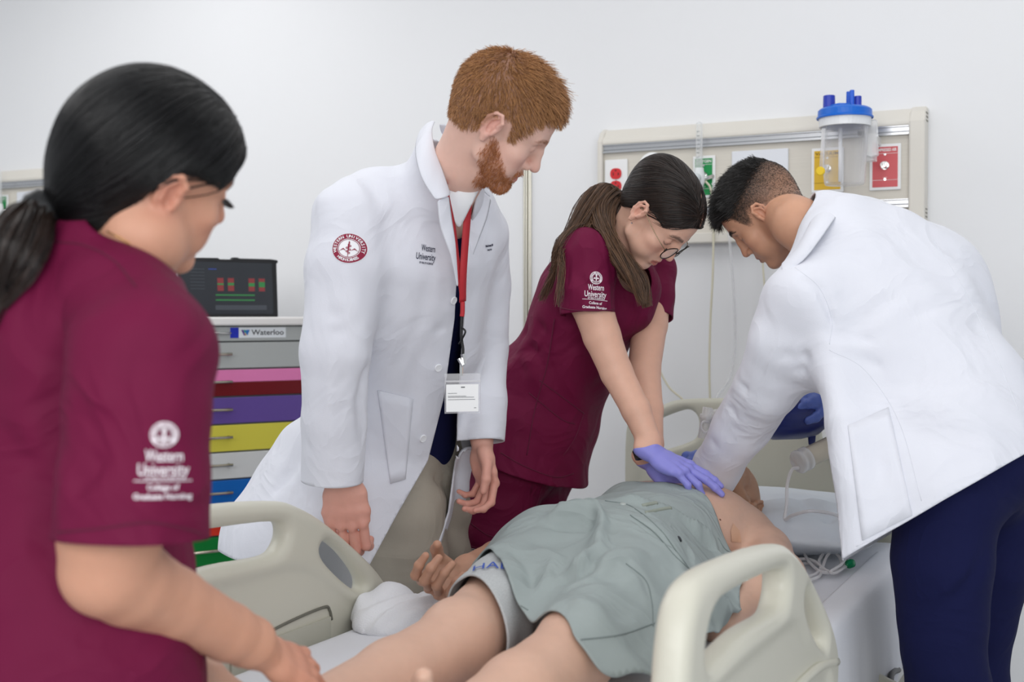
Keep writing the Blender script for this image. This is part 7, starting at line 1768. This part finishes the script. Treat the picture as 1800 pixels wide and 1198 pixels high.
# ---------------------------------------------------------------- lanyard and badge worn by the bearded man
ly = thing('lanyard', 'red lanyard with a clear badge holder hanging on the bearded man\'s navy top', 'lanyard', P(812, 540, 2.46))
M_red = mat('lanyard_red', '#b3262f', rough=.6)
def strap(pts, w, name='strap', n=40, ref=None):
    c = smooth_line(pts, n); T = np.gradient(c, axis=0); view = V3(.55, -.8, .15)
    s = np.cross(T, view); s /= np.linalg.norm(s, axis=1)[:, None]
    v = np.concatenate([c - s * w / 2, c + s * w / 2]); q = np.array([[i, i + 1, n + i + 1, n + i] for i in range(n - 1)])
    mesh_obj(name, v, q, M_red, ly, solid=.0012); return c, s
jn = P(813, 530, 2.43)
strap([P(790, 290, 2.42), P(783, 318, 2.36), P(786, 345, 2.345), P(797, 400, 2.37), P(804, 460, 2.40), jn], .010)
cS, sS = strap([P(836, 300, 2.44), P(827, 322, 2.425), P(824, 350, 2.42), P(818, 420, 2.41), P(814, 480, 2.41), jn], .016)
for k in (5, 14):
    e1 = unit(cS[k + 1] - cS[k]); e2 = sS[k]; nn = np.cross(e2, e1)
    if nn @ (cS[k] - V3(0, 0, CAM_H)) > 0: e2 = -e2
    a = Print(); a.ring(0, 0, .0028, .0042, 16); a.rect(-.0008, -.002, .0008, .002)
    for t in range(3): a.rect(.007, -.004 + t * .003, .022 - .003 * t, -.003 + t * .003)
    a.flat('strap_print', mat('print_pale', '#efd9da', rough=.7), ly, cS[k] - V3(0, .004, 0), e1, -np.cross(e1, unit(np.cross(e1, e2))) * 0 + e2, off=.0)
MB().tube(smooth_line([jn, P(813, 548, 2.43), P(812, 556, 2.43)], 12), .0045, 10).build('crimp', M_red, ly, smooth=True)
MB().tube(smooth_line([P(812, 553, 2.43), P(811, 590, 2.43), P(814, 615, 2.43), P(812, 632, 2.43)], 24), .0028, 8).tube(smooth_line([P(810, 575, 2.425), P(818, 582, 2.42), P(812, 596, 2.425), P(807, 604, 2.43)], 20), .002, 8).build('cord', M_black, ly, smooth=True)
MB().tube([P(813, 622, 2.425), P(817, 640, 2.425)], .0042, 4).tube([P(806, 630, 2.425), P(814, 644, 2.425)], .0032, 4).tube([P(811, 640, 2.43), P(811, 660, 2.43)], .0035, 8).build('clip', M_chrome, ly)
bp, be1, be2 = P(813, 690, 2.43), unit(P(843, 690, 2.44) - P(783, 691, 2.43)), V3(0, 0, 1)
def bquad(name, x0, y0, x1, y1, d0, d1, m):
    n = unit(np.cross(be1, be2)); return MB().prism([(x0, y0), (x1, y0), (x1, y1), (x0, y1)], d0, d1, lambda x, y, d: bp + be1 * x + be2 * y + n * d).build(name, m, ly)
px_ = 2.43 / F_PX
bquad('badge_holder', -31.5 * px_, -36 * px_, 32 * px_, 34 * px_, -.002, .002, clear_mat('badge_plastic', (.96, .96, .98), .25))
bquad('holder_lip', -31.5 * px_, 19 * px_, 32 * px_, 22 * px_, .002, .003, clear_mat('badge_lip', (.95, .95, .97), .5))
bquad('badge_card', -29 * px_, -33 * px_, 28 * px_, 15 * px_, .0021, .0026, mat('card_white', '#f3f4f5', rough=.45))
a = Print(); a.rect(-3 * px_, 9 * px_, 4 * px_, 11 * px_)
for k, (w, y) in enumerate(((8, -1), (16, -6), (23, -8), (24, -12))): a.rect(-26 * px_, y * px_, (-26 + w * 2) * px_, (y + .8) * px_)
a.rect(20 * px_, -27 * px_, 24 * px_, -26 * px_)
a.flat('card_print', mat('print_grey', '#6b6d72', rough=.6), ly, bp + unit(np.cross(be1, be2)) * .0026, be1, be2)
